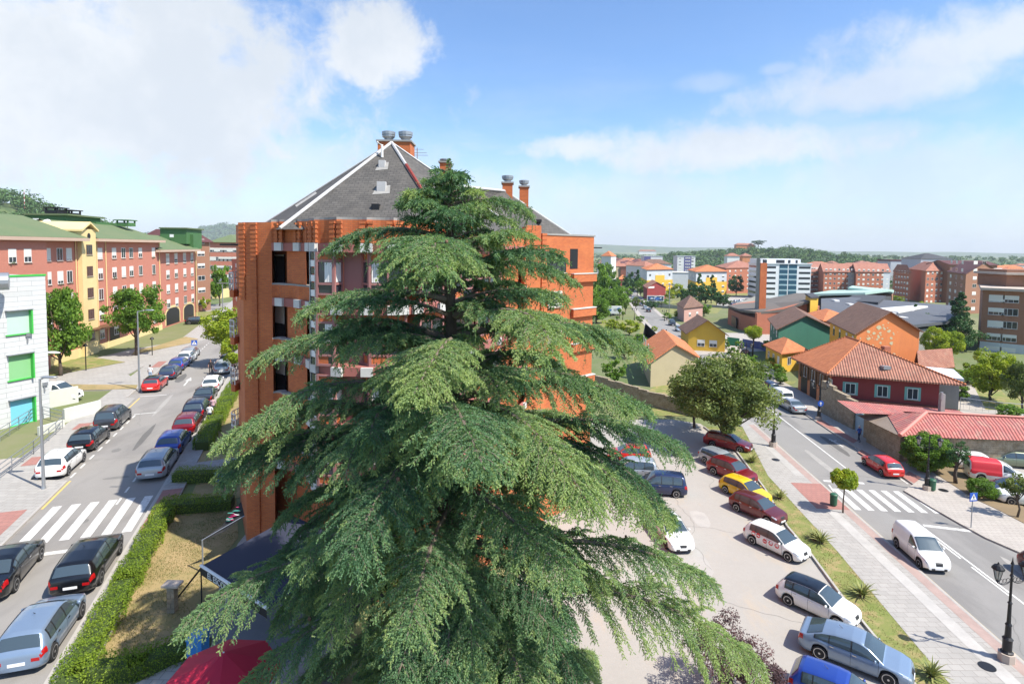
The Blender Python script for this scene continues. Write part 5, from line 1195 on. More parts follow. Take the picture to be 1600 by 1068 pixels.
for p_ in (p2,): q=MB(); q.box((p_.x-.4,p_.y-.4,p_.z-2.5),(p_.x+.4,p_.y+.4,p_.z+.2)); q.build('chimney',orb,HB)
# stone wall along the far pavement, stable roofs
def wallpts(pts,h,th,m,label,name='stone_wall',cat='wall',lev='r'):
    pp=[P(a,b,lev) for a,b in pts]; hs=h if isinstance(h,(list,tuple)) else [h]*len(pp)
    t=thing(name,pp[0][:],label,cat); q=MB()
    for i,(a,b) in enumerate(zip(pp,pp[1:])):
        n=max(1,int((b-a).length/1.2)); 
        for k in range(n):
            A=a+(b-a)*k/n;B=a+(b-a)*(k+1)/n; c=(A+B)/2; hh=hs[i]+(hs[i+1]-hs[i])*(k+.5)/n+.08*math.sin(k*2.3+i); q.obox((c.x,c.y),(B-A).xy,(B-A).length+.02,th,c.z-.2,c.z+hh)
    q.build('masonry',m,t); return t
wallpts(((1285,645),(1312,660),(1336,672)),[4.2,3.6,3.3],.5,stone,'tall rubble stone wall below the dark red house')
wallpts(((1352,684),(1385,700),(1416,717)),[3.2,3.2,3.1],.5,stone,'mossy stone wall between the blue gate and the big round bush')
wallpts(((1416,714),(1445,702),(1500,699),(1560,704),(1700,716)),[3.,3.,2.8,2.8,2.8],.5,stone,'rough stone wall behind the walled car park')
a,b=P(1336,672),P(1352,684); t=thing('metal_gate',a[:],'pale blue corrugated gate in the stone wall beside the man in blue','gate'); q=MB(); u=(b-a); n=9
for i in range(n): c=a+u*((i+.5)/n); q.obox((c.x,c.y),u.xy,u.length/n*.86,.06,.05,2.4)
q.build('door_leaf',mat('pale_blue_metal',(.28,.42,.50),.5),t)
q=MB(); c=(a+b)/2; q.obox((c.x,c.y),u.xy,u.length,.05,.05,2.35); q.build('backing_sheet',mat('pale_blue_sheet',(.22,.34,.42),.5),t)
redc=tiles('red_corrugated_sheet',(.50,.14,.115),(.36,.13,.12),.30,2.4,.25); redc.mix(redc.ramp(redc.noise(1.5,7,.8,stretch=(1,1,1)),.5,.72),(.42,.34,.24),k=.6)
t=thing('shed_roofs',P(1400,650)[:],'faded red corrugated roofs of the low sheds behind the stone wall','shed')
S1=[Q(1308,625,61),Q(1498,641,61),Q(1520,652,57.5),Q(1336,645,57.5)]
h1=S1[0].z
q=MB(); q.add([S1[3],S1[2],S1[1],S1[0]],[(0,1,2,3)]); q.build('upper_sheet',redc,t)
# big hipped shed
ap=Q(1450,645,52.5); ze=ap.z-1.7
rid=Vector((ap.x+24,ap.y-.8,ap.z)); lowL=Vector((*Q(1404,680,45.5)[:2],0)); 
def atz(px,py,z): r=pray(px,py); k=(z-CAMH)/r.z; return Vector((r.x*k,r.y*k,z))
fA=atz(1406,681,2.75); fB=atz(1650,690,2.75); r0=atz(1447,645,4.3); r1_=atz(1660,656,4.3); bl=atz(1338,648,2.9)
q=MB(); q.add([fA,fB,r1_,r0],[(0,1,2,3)]); q.build('front_slope',redc,t)
q=MB(); q.add([fA,r0,bl],[(0,1,2)]); q.build('left_slope',dirty('old_grey_sheet',(.24,.19,.15),.9,.3,.8),t)
m1=atz(1400,672,2.95);m2=r0+(fA-r0)*.02; q=MB(); q.add([fA+Vector((0,0,.06)),r0+Vector((0,0,.06)),(r0*.45+bl*.55)+Vector((0,0,.06))],[(0,1,2)]); q.build('left_sheet_red',redc,t)
q=MB(); q.tube([fA+Vector((0,0,.08)),r0+Vector((0,0,.08))],.2,6); q.tube([r0+Vector((0,0,.08)),r1_+Vector((0,0,.08))],.14,6); q.build('ridge_cover',mat('salmon_ridge',(.55,.20,.16),.7),t)
q=MB(); bb=r0+Vector((0,6,-1.4)); q.add([r0,r1_,r1_+Vector((0,6,-1.4)),bb],[(0,1,2,3)]); q.build('back_slope',redc,t)
q=MB(); q.prism([(fA.x+.4,fA.y+.5),(fB.x,fB.y+.5),(r1_.x,r1_.y+4),(bl.x+1,bl.y-.3)],-.2,2.55); q.build('shed_wall',stone,t)
# wooden utility pole
p=P(1468,690); t=thing('utility_pole',(p.x,p.y,0),'weathered concrete utility pole rising from the shed roofs','pole'); tp=Q(1471,615,p.y); q=MB(); q.box((p.x-.22,p.y-.2,0),(p.x+.22,p.y+.2,tp.z)); q.build('shaft',con,t); q=MB(); q.box((p.x-.3,p.y-.3,4.6),(p.x-.1,p.y-.1,5.4)); q.build('junction_box',GRY,t)
# house trio
def gpoly(front,depth): pass
YH,poly=simpleblock('yellow_house','bright yellow gabled house with a brown tiled roof beside the distant street',[(1068,128),(1080,119),(1138,117)],P(1138,527).z,P(1138,527).z+4.6,0,yel,'gable0' if 0 else 'gable1',tile_b,2.6,(1.6,),(.35,.68),1.5,1.4)
GH,_=simpleblock('green_house','teal green gabled house with a brown roof and a white glazed side',[(1208,120),(1222,104),(1305,106)],0,Q(1222,512,104).z,0,tgr,'gable1',tile_b,2.3,(1.2,4.0),(),1.2,1.3,rots=(.2,.5,.8))
OH,_=simpleblock('orange_house','orange gabled house with peeling patches on its end wall and a yellow side',[(1303,98),(1345,83),(1444,86)],0,Q(1345,518,83).z,0,org,'gable1',tile_b,2.9,(),(),1.2,1.3)
fo=Fr(V2(1303,98),V2(1345,83),0,OH); z=Q(1345,518,83).z; q=MB(); fo.box(q,0,fo.L,0,z-.05,0,.04); q.build('side_wall',yel,OH)
for x in (.18,.42,.68,.9): window(fo,fo.L*x,z-2.3,1.0,1.5,.3,simple=True,out=.06,fc=MATS['brown_wood'])
fo=Fr(V2(1345,83),V2(1444,86),0,OH); r9=random.Random(4)
pm=dirty('peeling_plaster',(.50,.46,.28),.9,.3,3.); q=MB()
for k in range(46):
    cxp,cyp=r9.choice([(1385,512),(1378,534),(1392,540),(1374,522),(1398,528),(1366,526)]); px=cxp+r9.gauss(0,8); py=cyp+r9.gauss(0,6); x=gx(px,fo); z=Q(px,py,fo.w(x,0).y).z; r=r9.uniform(.06,.34)
    pts=[fo.w(x+r*r9.uniform(.5,1.1)*math.cos(a)*1.2,z+r*r9.uniform(.4,1.)*math.sin(a),.012+.0006*k) for a in [6.283*j/9 for j in range(9)]]; q.add(pts,[tuple(range(9))])
q.build('peeling_patch',pm,OH)
p=Q(1350,502,90); q=MB(); q.box((p.x-.7,p.y-.5,p.z-2.),(p.x+.7,p.y+.5,p.z+.5)); q.build('chimney',orb,OH)
simpleblock('yellow_cottage','small yellow cottage with an orange tiled roof in front of the teal house',[(1203,103),(1229,95),(1266,98)],0,Q(1229,551,95).z,0,yel,'hip',tile_o,1.7,(1.0,),(.3,.7),.9,1.3,rots=(.2,.5,.8))
simpleblock('red_brick_house','low red brick house with an orange roof between the church and the orange house',[(1262,122),(1292,112),(1335,116)],-1,Q(1292,500,112).z,0,orb,'hip',tile_o,1.5,(3.5,),(.5,),1.5,1.2,rots=(.5,))
simpleblock('outbuilding','low outbuilding with a mossy pink tiled roof right of the orange house',[(1443,84),(1450,80),(1497,82)],0,Q(1450,571,80).z,0,bei,'gable1' if 0 else 'gable0',tile_r,1.8,(),())
simpleblock('outbuilding','small lean-to with a pale metal roof among the garden trees',[(1448,74),(1512,72)],0,Q(1460,588,74).z,6,con,'flat',ash,.3,(),())
BH,_=simpleblock('beige_house','beige plastered house with a tiled gable roof behind the broad tree',[(1008,98),(1022,83),(1096,87)],0,Q(1022,560,83).z-.3,0,bei,'gable1',tile_o,2.2,(1.6,4.3),(),1.2,1.3,rots=(.15,.4,.7))
simpleblock('tan_roofed_house','house with a tan hip roof and pink walls beyond the yellow house',[(1061,P(1061,497).y),(1072,P(1072,503).y),(1101,P(1101,500).y)],P(1080,503).z,Q(1080,481,P(1080,503).y).z,0,dirty('pink_render',(.5,.3,.25),.9,.1),'hip',tile_b,3.2,(1.5,),(.3,.7),1.2,1.3)
YR=P(1020,468).y; RH,_=simpleblock('red_house','dark red gabled building with a white name board beside the distant street',[(1007,YR+20),(1013,YR),(1042,YR+8)],P(1020,468).z-1,Q(1020,449,YR).z,0,drd,'gable1',tile_r,2.8,(1.4,),(.3,.7),1.6,1.4)
fr=Fr(V2(1013,YR),V2(1042,YR+8),0,RH); q=MB(); z=Q(1020,449.5,YR).z; fr.box(q,.6,5.2,z-.3,z+.6,0,.1); q.build('name_board',WHT,RH)
YT=P(975,447).y
simpleblock('red_house','small red house with an orange hip roof closing the far end of the street',[(966,YT+10),(968,YT),(982,YT+4)],P(975,447).z-1,Q(972,436,YT).z,0,drd,'hip',tile_o,3.5,(1.5,),(.5,),1.5,1.5)
# yellow and grey apartment blocks
def twotone(label,front,ztop,z0,cols,rots,split,px_yel):
    t,poly=simpleblock('apartment_building',label,front,z0,ztop,0,ash,'hip',tile_o,3.4,rws(int((ztop-z0)/3),1.2,3.),cols,1.9,1.5,rots=rots,over=1.)
    for i,(a,b) in enumerate(((poly[0],poly[1]),(poly[3],poly[0]))):
        fr=Fr(a,b,z0,t); q=MB(); fr.box(q,0.02,fr.L+.15,.0,(ztop-z0)*split,0,.15)
        if i==0: fr.box(q,fr.L*.32,fr.L*.68,(ztop-z0)*split+.0,(ztop-z0)*.74,0,.152)
        q.build('yellow_facing',yel,t)
        for r_ in rws(int((ztop-z0)*split/3),1.2,3.):
            for c in (cols if i==0 else rots): window(fr,fr.L*c,r_,1.9,1.5,.5,simple=True,out=.18,sill=False)
    return t
twotone('yellow and grey apartment block with an orange hip roof beside the indigo tower',[(1003.5,405),(1012,370),(1052,385)],Q(1014,421,370).z,P(1030,460).z,(.12,.38,.62,.88),(.3,.7),.52,0)
twotone('yellow and grey apartment block with an orange roof behind the dark conifers',[(1077,360),(1089,330),(1137,340)],Q(1089,424,330).z,P(1110,468).z,(.12,.38,.62,.88),(.3,.7),.56,0)
simpleblock('apartment_building','pale tower block with a pink hip roof rising above the trees nearest the brick tower',[(940,420),(955,410),(963,425)],-11,Q(955,400,410).z,0,whi,'hip',tile_o,3.5,rws(6,2.,3.),(.5,),2,1.4,rots=(.3,.7))
T1,_=simpleblock('apartment_building','indigo and white tower block standing alone before the woods',[(1059,560),(1087,560)],-11.5,Q(1073,400.5,560).z,14,whi,'flat',ash,.4,rws(8,2.,3.),(.15,.85),2.2,1.4)
fr=Fr(V2(1059,560),V2(1087,560),-11.5,T1); q=MB(); fr.box(q,fr.L*.38,fr.L*.78,0,Q(1073,400.5,560).z+11.5,0,.2); q.build('indigo_panel',blu,T1)
for r_ in rws(8,2.,3.):
    for c in (.48,.58,.68): window(fr,fr.L*c,r_,1.3,1.3,.6,simple=True,out=.23,sill=False)
T1,_=simpleblock('apartment_building','blue and white slab block behind the yellow apartment blocks',[(1007,600),(1036,600)],-11.5,Q(1020,400.5,600).z,14,whi,'flat',ash,.4,rws(7,2.,3.),(.15,.5,.85),2.4,1.4)
fr=Fr(V2(1007,600),V2(1036,600),-11.5,T1); q=MB(); fr.box(q,0,fr.L*.35,0,Q(1020,400.5,600).z+11.5,0,.2); q.build('blue_panel',blu,T1)
simpleblock('apartment_building','cream block with a pink roof half hidden by trees left of the yellow blocks',[(979,500),(1008,480)],-11.5,Q(990,415,490).z,16,whi,'hip',tile_far,4,rws(4,2.,3.),(.1,.3,.5,.7,.9),1.8,1.4)
simpleblock('apartment_building','wide block with a brown hip roof behind the first yellow block',[(1003,520),(1050,520)],-11.5,Q(1020,412,520).z,16,whi,'hip',tile_b,4,(),())
simpleblock('flat_roofed_hall','low pale hall with a flat roof between the two yellow blocks',[(1050,450),(1080,450)],-10,Q(1060,426,450).z,16,ash,'flat',whi,.5,(),())
LB,_=simpleblock('apartment_building','long red brick block with a dull red roof behind the second yellow block',[(1118,415),(1136,375),(1192,395)],-8,Q(1136,418.5,375).z,0,orb,'hip',tile_far,4.5,rws(5,2.,3.),(.1,.25,.4,.6,.8,.92),1.5,1.3)
# white modern block
zt=Q(1200,412,329).z; z0=-9
WB,wp=simpleblock('white_apartment_block','white modern apartment block with dark window bands behind the church tower',[(1171,345),(1190,322),(1269,322)],z0,zt,0,dirty('bright_white_cladding',(.72,.73,.75),.6,.08),'flat',ash,.5,(),())
fr=Fr(wp[0],wp[1],z0,WB); fs=Fr(wp[3],wp[0],z0,WB)
for k in range(8):
    z=1.6+k*2.98
    if z>zt-z0-1: break
    for x0_,x1_ in ((.04,.30),(.76,.985)):
        q=MB(); fr.box(q,fr.L*x0_,fr.L*x1_,z,z+1.15,.0,.06); q.build('window_band',GL,WB)
    q=MB(); fs.box(q,fs.L*.05,fs.L*.85,z,z+1.2,0,.06); q.build('window_band',GL,WB)
    for x0_,x1_ in ((.37,.535),(.555,.72)):
        q=MB(); fr.box(q,fr.L*x0_,fr.L*x1_,z-.4,z+2.2,.0,.08); q.build('glazed_bay',mat('blue_glass',(.03,.09,.14),.1) if 'blue_glass' not in MATS else MATS['blue_glass'],WB)
        q=MB(); fr.box(q,fr.L*x0_,fr.L*x1_,z-.5,z+.1,.08,.12); q.build('pale_glass_rail',mat('pale_glass',(.35,.5,.55),.2) if 'pale_glass' not in MATS else MATS['pale_glass'],WB)
q=MB(); a,b=V2(1186,326),V2(1252,326); q.prism([a,b,(b[0],b[1]+12),(a[0],a[1]+12)],zt,zt+2.9); q.build('set_back_storey',MATS['bright_white_cladding'],WB)
fr=Fr(a,b,zt,WB)
for x0_,x1_ in ((.1,.2),(.42,.62),(.70,.76),(.88,.93)): q=MB(); fr.box(q,fr.L*x0_,fr.L*x1_,.4,2.3,0,.06); q.build('penthouse_window',GL,WB)
# red brick rows
for i,(x0_,x1_,Y,lab) in enumerate(((1262,1286,400,'red brick block joined to the right side of the white modern block'),(1289,1337,375,'red brick block, left one of the equal pair with shaded gable ends'),(1340,1393,370,'red brick block, right one of the equal pair with shaded gable ends'))):
    t,poly=simpleblock('apartment_building',lab,[(x0_-9,Y+28),(x0_,Y),(x1_,Y+3)],-9,Q(x0_,424,Y).z,0,orb,'gable0',tile_far,5.0,rws(6,1.8,3.),(.08,.22,.36,.5,.64,.78,.92),1.5,1.4,rots=())
    frq=Fr(poly[0],poly[1],-9,t); q=MB(); frq.box(q,frq.L*.8,frq.L,0,Q(x0_,424,Y).z+8.9,-.2,.05); q.build('grey_corner',ash,t)
simpleblock('apartment_building','shaded red brick block between the equal pair and the peaked block',[(1398,330),(1400,325),(1425,310)],-8,Q(1400,424,325).z,0,orb,'hip',tile_far,4,rws(6,1.8,3.),(.12,.3,.48,.66,.84),1.5,1.4)
t,poly=simpleblock('apartment_building','two-toned brick block with a peaked roof and a plain end wall',[(1423,335),(1449,300),(1484,306)],-8,Q(1449,423,300).z,0,orb,'hip',tile_far,4.5,rws(6,1.8,3.),(.1,.3,.5,.7,.9),1.5,1.4)
simpleblock('apartment_building','pale grey terrace of flats with dark roofs behind the brick blocks',[(1393,560),(1450,560)],-11,Q(1400,408,560).z,20,ash,'flat',darkroof,1.5,rws(5,1.5,3.),(.1,.2,.3,.4,.5,.6,.7,.8,.9),2,1.4)
simpleblock('office_building','wide block with a dark pyramid roof on the skyline',[(1440,520),(1490,520)],-11,Q(1440,404,520).z,26,ash,'hip',darkgrey,5,rws(6,1.5,3.),(.2,.5,.8),6,1.2)
# brown tall block
t,poly=simpleblock('apartment_building','tall brown brick block with a dark maroon roof and white shuttered windows',[(1483,252),(1512,226),(1566,236)],-4,Q(1512,427,226).z,0,brb,'gable1',darkroof,4.4,rws(7,1.4,3.05),(.25,.5),2.6,1.4,rots=(.2,.5,.8),shut=.9)
fr=Fr(poly[0],poly[1],-4,t); q=MB()
for k in range(6): fr.box(q,fr.L*.75,fr.L*.99,1.5+k*3.05,2.9+k*3.05,0,.5)
q.build('glazed_balcony',WHT,t)
simpleblock('apartment_building','dark roofed brown block stepping up behind the tall brown brick block',[(1486,300),(1560,300)],-6,Q(1500,413,300).z,16,brb,'gable0',darkroof,2,(),())
# near right block
z1=Q(1545,449,133).z
t,poly=simpleblock('apartment_building','brown brick apartment block with a projecting concrete cornice at the right edge',[(1536,140),(1540,124),(1612,119)],-1.2,z1,0,brb,'flat',SILL,.55,rws(5,1.0,2.95)[1:],(),1.6,1.5,over=1.2,rots=())
fr=Fr(poly[0],poly[1],-1.2,t); H_=z1+1.2
for k in range(5):
    z=H_-2.45-k*2.75
    for px,w_ in ((1560,2.6),(1582,2.6)):
        window(fr,gx(px,fr),z,w_,1.5,rr_.choice((0,.45,.95,.6)),simple=True,mull=2,out=.04)
q=MB(); fr.box(q,0,fr.L,0,2.3,.0,.06); q.build('pale_ground_floor',ash,t)
q=MB(); a,b=V2(1576,128),V2(1640,126); q.prism([a,b,(b[0],b[1]+8),(a[0],a[1]+8)],z1+.5,z1+4.3); q.build('roof_storey',brb,t); q=MB(); q.prism([(a[0]-1,a[1]-1),(b[0],b[1]-1),(b[0],b[1]+8),(a[0]-1,a[1]+8)],z1+3.2,z1+3.7); q.build('roof_storey_cornice',SILL,t)
# church
zb=P(1190,517).z
CH=thing('church',(*V2(1200,165),zb),'modern brick church with a curved grey roof','church')
yT=P(1190,517).y; print('church tower',yT,zb)
TW=thing('church_tower',(*V2(1193,yT),zb),'slender orange brick bell tower with a grey concrete fin','tower')
zt=Q(1195,411,yT).z; q=MB(); a,b=V2(1189.5,yT),V2(1200,yT); q.prism([a,b,(b[0]+.4,b[1]+3.2),(a[0]+.4,a[1]+3.2)],zb-1,zt); q.build('brick_shaft',brk,TW)
q=MB(); a,b=V2(1184.5,yT+1.2),V2(1188.8,yT+.2); q.prism([a,b,(b[0]+.2,b[1]+1.1),(a[0]+.2,a[1]+1.1)],zb-1,Q(1188,403,yT).z); q.build('concrete_fin',con,TW)
q=MB(); a=V2(1191,yT)
for dx in (.2,.9,1.6): q.tube([(a[0]+dx,yT+1.,zt),(a[0]+dx,yT+1.,zt+1.1)],.06,5)
q.tube([(a[0]+.2,yT+1.,zt+1.05),(a[0]+1.6,yT+1.,zt+1.05)],.06,5); q.build('bell_frame',DK,TW)
def zz_(px,py,Y): return Q(px,py,Y)
# nave: low front left, long wall right, sloping roof
r1a=zz_(1138,478,175);r1b=zz_(1183,487,150);r1c=zz_(1263,472,150);r1d=zz_(1276,463,190);r1e=zz_(1200,460,215)
q=MB(); w1=[(r1a.x,r1a.y),(zz_(1157,486,160).x,160),(r1b.x,150),(r1c.x,150),(r1d.x,188),(r1e.x,213),(r1a.x*190/175+1.5,190)]
q.prism(w1,zb-1,min(r1a.z,r1b.z,r1c.z,r1d.z,r1e.z,Q(1158,484,160).z)-.75,cap=True); q.build('wall',orb,CH)
q=MB(); fr=Fr(V2(1186,149),V2(1264,151),zb,CH)
pts=[fr.w(0,0,.3),fr.w(fr.L,0,.3),fr.w(fr.L,r1c.z-zb,.3),fr.w(fr.L*.5,(r1b.z+ (r1c.z-r1b.z)*.38)-zb,.3),fr.w(0,r1b.z-zb-.2,.3)]
pts2=[p-fr.n*1. for p in pts]; n=len(pts); q.add(pts+pts2,[tuple(range(n)),tuple(range(2*n-1,n-1,-1))]+[(i,i+n,(i+1)%n+n,(i+1)%n) for i in range(n)]); q.build('curved_side_wall',orb,CH)
q=MB(); mid=zz_(1225,483,149.5)
rf=[zz_(1137,477,176),zz_(1158,484,160),r1b+Vector((0,-1.2,.1)),mid,zz_(1263,470,149.5),zz_(1277,461,190),zz_(1245,457.5,205),zz_(1170,472,205)]
cc_=sum(rf,Vector())/len(rf); n=len(rf); q.add(rf+[cc_]+[p-Vector((0,0,.6)) for p in rf],[(i,(i+1)%n,n) for i in range(n)]+[(i,n+1+i,n+1+(i+1)%n,(i+1)%n) for i in range(n)]); q.build('roof',dirty('brown_grey_roof',(.14,.12,.10),.85,.2,.3),CH)
q=MB(); fr=Fr(V2(1146,172),V2(1157,159.5),zb,CH); fr.box(q,0,fr.L*.8,0,2.8,-.2,.1); q.build('porch_shade_panel',DK,CH)  # dark plate on the wall, the porch's shade given as colour
simpleblock('church_annexe','yellow and brick annexe between the church and the grey school roofs',[(1262,160),(1270,148),(1282,150)],-2,Q(1270,466,148).z,0,yel,'flat',darkgrey,.4,(2.,),(.5,),2.5,2)
# school / industrial roofs
def roofplate(name,label,pts,m,th=.5,wall=None,zg=-4,cat='building'):
    c=sum((Vector(p) for p in pts),Vector())/len(pts); t=thing(name,(c.x,c.y,zg),label,cat); q=MB(); n=len(pts)
    A=sum(pts[i].x*pts[(i+1)%n].y-pts[(i+1)%n].x*pts[i].y for i in range(n)); pts=pts if A>0 else pts[::-1]
    q.add(pts+[p-Vector((0,0,th)) for p in pts],[tuple(range(n)),tuple(range(2*n-1,n-1,-1))]+[(i,i+n,(i+1)%n+n,(i+1)%n) for i in range(n)]); q.build('roof',m,t)
    q=MB(); s=[c+(p-c)*.97 for p in pts]; zz0=min(p.z for p in pts)-th-.02; q.prism([(p.x,p.y) for p in s],zg-1,zz0); q.build('wall',wall or con,t); return t
cop=dirty('pale_copper_roof',(.36,.50,.44),.7,.15)
t=roofplate('school_building','long low school with dark grey roofs and skylights',[Q(1283,487,135),Q(1400,510,118),Q(1500,500,125),Q(1500,478,170),Q(1330,464,180),Q(1283,466,170)],greyroof,.6,con,-2)
for px,py in ((1328,476),(1345,481),(1368,487),(1392,490),(1305,470),(1420,486),(1350,490),(1410,497)):
    p=Q(px,py,145); q=MB()
    # skylights sit on the sloping roof plane
    A,B,C=Q(1283,487,135),Q(1400,510,118),Q(1330,464,180); n=(B-A).cross(C-A); o=Vector((0,0,CAMH)); r=pray(px,py); p=o+r*((A-o).dot(n)/r.dot(n)); q.box((p.x-.7,p.y-1.0,p.z-.2),(p.x+.7,p.y+1.0,p.z+.35)); q.build('skylight',WHT,t)
fr=Fr(V2(1285,134),V2(1400,117),-2,t); 
for i in range(9): q=MB(); fr.box(q,.8+i*2.2,2.2+i*2.2,1.5,4.5,0,.08); q.build('dark_window',GL,t)
roofplate('canopy_hall','hall with a curved pale green copper roof behind the school',[Q(1262,459,195),Q(1352,457,190),Q(1395,452,215),Q(1300,453,235)],cop,.7,darkgrey,-5)
roofplate('canopy_hall','thin pale canopy roof on the right of the copper roofed hall',[Q(1325,449,225),Q(1395,456,215),Q(1397,453,235),Q(1332,446,245)],cop,.7,brb,-5)
roofplate('sports_hall','navy sided hall with a low roof beside the school',[Q(1319,469,172),Q(1372,472,160),Q(1385,462,185),Q(1335,459,195)],darkgrey,2.6,blu,-4)
roofplate('low_warehouse','flat charcoal warehouse with a white front in front of the brick blocks',[Q(1430,492,150),Q(1482,490,150),Q(1482,480,200),Q(1425,482,200)],darkgrey,.5,whi,-4)
roofplate('low_warehouse','white flat roofed building beside the small yellow green tree',[Q(1350,482,150),Q(1404,487,140),Q(1450,478,160),Q(1385,473,180)],whi,.4,con,-4)
# distant roofs in front of the woods: small houses
hr=random.Random(11)
for i in range(110):
    px=hr.uniform(1270,1600) if i%3 else hr.uniform(945,1010); Y=hr.uniform(500,900); py=hr.uniform(399,407) if px>1100 else hr.uniform(392,404)
    w_=hr.uniform(9,26); p=Q(px,py,Y); z0=g(Y); zt=min(z0+16,max(z0+5,p.z-2)); a=hr.uniform(-.4,.4)
    u=Vector((math.cos(a),math.sin(a))); v_=Vector((-u.y,u.x)); c=Vector((p.x,Y)); poly=[c+u*w_/2*sx+v_*6*sy for sx,sy in ((-1,-1),(1,-1),(1,1),(-1,1))]
    t=thing('distant_house',(c.x,c.y,z0),'small distant building with a reddish or pale roof in front of the woods','house','distant buildings before the woods'); q=MB(); q.prism([tuple(k) for k in poly],z0-1,zt); q.build('wall',hr.choice([orb,whi,ash,bei,orb]),t); v,f=hiproof(poly,zt,2.6,.5); q=MB(); q.add(v,f); q.build('roof',hr.choice([tile_far,tile_far,darkroof,tile_o]),t)
# houses on the hill
for i,(px,py,Y,w_,wm,lab) in enumerate(((1165,384,1300,42,terr,'brick mansion on the crest of the wooded hill'),(1146,402,800,17,whi,'white villa at the foot of the wooded hill'),(1167,402,800,12,terr,'orange house beside the white villa below the hill'),(1012,393,2000,60,whi,'large white hall in the hazy distance'))):
    p=Q(px,py,Y); q=[(p.x-w_/2,Y),(p.x+w_/2,Y),(p.x+w_/2,Y+12),(p.x-w_/2,Y+12)]; t=thing('hill_house',(p.x,Y,p.z-6),lab,'house'); m=MB(); m.prism(q,p.z-10,p.z+2); m.build('wall',wm,t); v,f=hiproof(q,p.z+2,4,1); m=MB(); m.add(v,f); m.build('roof',tile_far,t)
# rubble wall and pieces near the broad tree
wallpts(((930,612),(985,628),(1040,640),(1090,652)),[2.4,2.2,1.8,1.5],.45,stone,'tumbledown rubble wall between the conifer and the broad tree')
# ================= vegetation =================
def foliage(name,c1,c2,c3,trans=.3,rough=.6):
    """leaf material: every leaf clump has its own tone (age and kind of leaf, in the cedar also inner shade), some light passes through"""
    m=bpy.data.materials.new(name); m.use_nodes=True; t=m.node_tree; n=t.nodes; l=t.links; b=n['Principled BSDF']; o=n['Material Output']
    a=n.new('ShaderNodeAttribute'); a.attribute_name='tone'
    r=n.new('ShaderNodeValToRGB'); e=r.color_ramp.elements; e[0].color=(*c1,1); e[1].color=(*c3,1); x=e.new(.5); x.color=(*c2,1)
    l.new(a.outputs['Fac'],r.inputs[0]); l.new(r.outputs[0],b.inputs['Base Color']); b.inputs['Roughness'].default_value=rough; b.inputs['Specular IOR Level'].default_value=.25
    tr=n.new('ShaderNodeBsdfTranslucent'); mx=n.new('ShaderNodeMixRGB'); mx.blend_type='MULTIPLY'; mx.inputs[0].default_value=1; mx.inputs[2].default_value=(1.3,1.35,.5,1); l.new(r.outputs[0],mx.inputs[1]); l.new(mx.outputs[0],tr.inputs[0])
    s=n.new('ShaderNodeMixShader'); s.inputs[0].default_value=trans; l.new(b.outputs[0],s.inputs[1]); l.new(tr.outputs[0],s.inputs[2]); l.new(s.outputs[0],o.inputs[0]); MATS[name]=m; return m
F_dec=foliage('leaf_green',(.065,.14,.018),(.13,.24,.028),(.21,.33,.045),.35); F_olv=foliage('leaf_olive',(.08,.125,.032),(.15,.20,.055),(.27,.31,.11),.35); F_yel=foliage('leaf_yellow_green',(.16,.24,.02),(.27,.34,.025),(.42,.44,.045),.35)
F_drk=foliage('leaf_dark',(.02,.07,.022),(.045,.115,.035),(.085,.17,.045),.15); F_hdg=foliage('hedge_leaf',(.09,.16,.014),(.17,.25,.02),(.27,.35,.035),.25); F_plm=foliage('plum_leaf',(.05,.03,.035),(.10,.055,.06),(.18,.10,.10),.25)
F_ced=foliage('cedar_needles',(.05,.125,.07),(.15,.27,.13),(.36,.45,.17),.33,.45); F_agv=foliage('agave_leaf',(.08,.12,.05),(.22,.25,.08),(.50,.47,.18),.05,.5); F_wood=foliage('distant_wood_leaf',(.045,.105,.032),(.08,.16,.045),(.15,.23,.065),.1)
def leafcloud(cent,rad,n,size,rs,tone,flat_=.35,asp=.55,droop=0.):
    """n leaves in each clump; cent (k,3), rad (k,) -> quads"""
    k=len(cent); N=k*n; C=np.repeat(cent,n,0); Rr=np.repeat(rad,n)
    d=rs.normal(size=(N,3)); d/=np.linalg.norm(d,axis=1)[:,None]; rr=rs.uniform(.45,1.05,N)**.7; p=C+d*(Rr*rr)[:,None]*np.array([1,1,.72])
    nn=d*.7+rs.normal(size=(N,3))*.55+np.array([0,0,flat_]); nn/=np.linalg.norm(nn,axis=1)[:,None]
    a=np.cross(nn,rs.normal(size=(N,3))); a/=np.linalg.norm(a,axis=1)[:,None]+1e-9; b=np.cross(nn,a); s=size*rs.uniform(.6,1.3,N)
    a*=s[:,None]*.5; b*=(s*asp)[:,None]*.5
    v=np.stack([p-a,p-b,p+a,p+b],1).reshape(-1,3); f=np.arange(N*4).reshape(N,4)
    tn=np.repeat(np.clip(np.repeat(tone,n)+rs.normal(0,.12,N),0,1),4); return v,f,tn
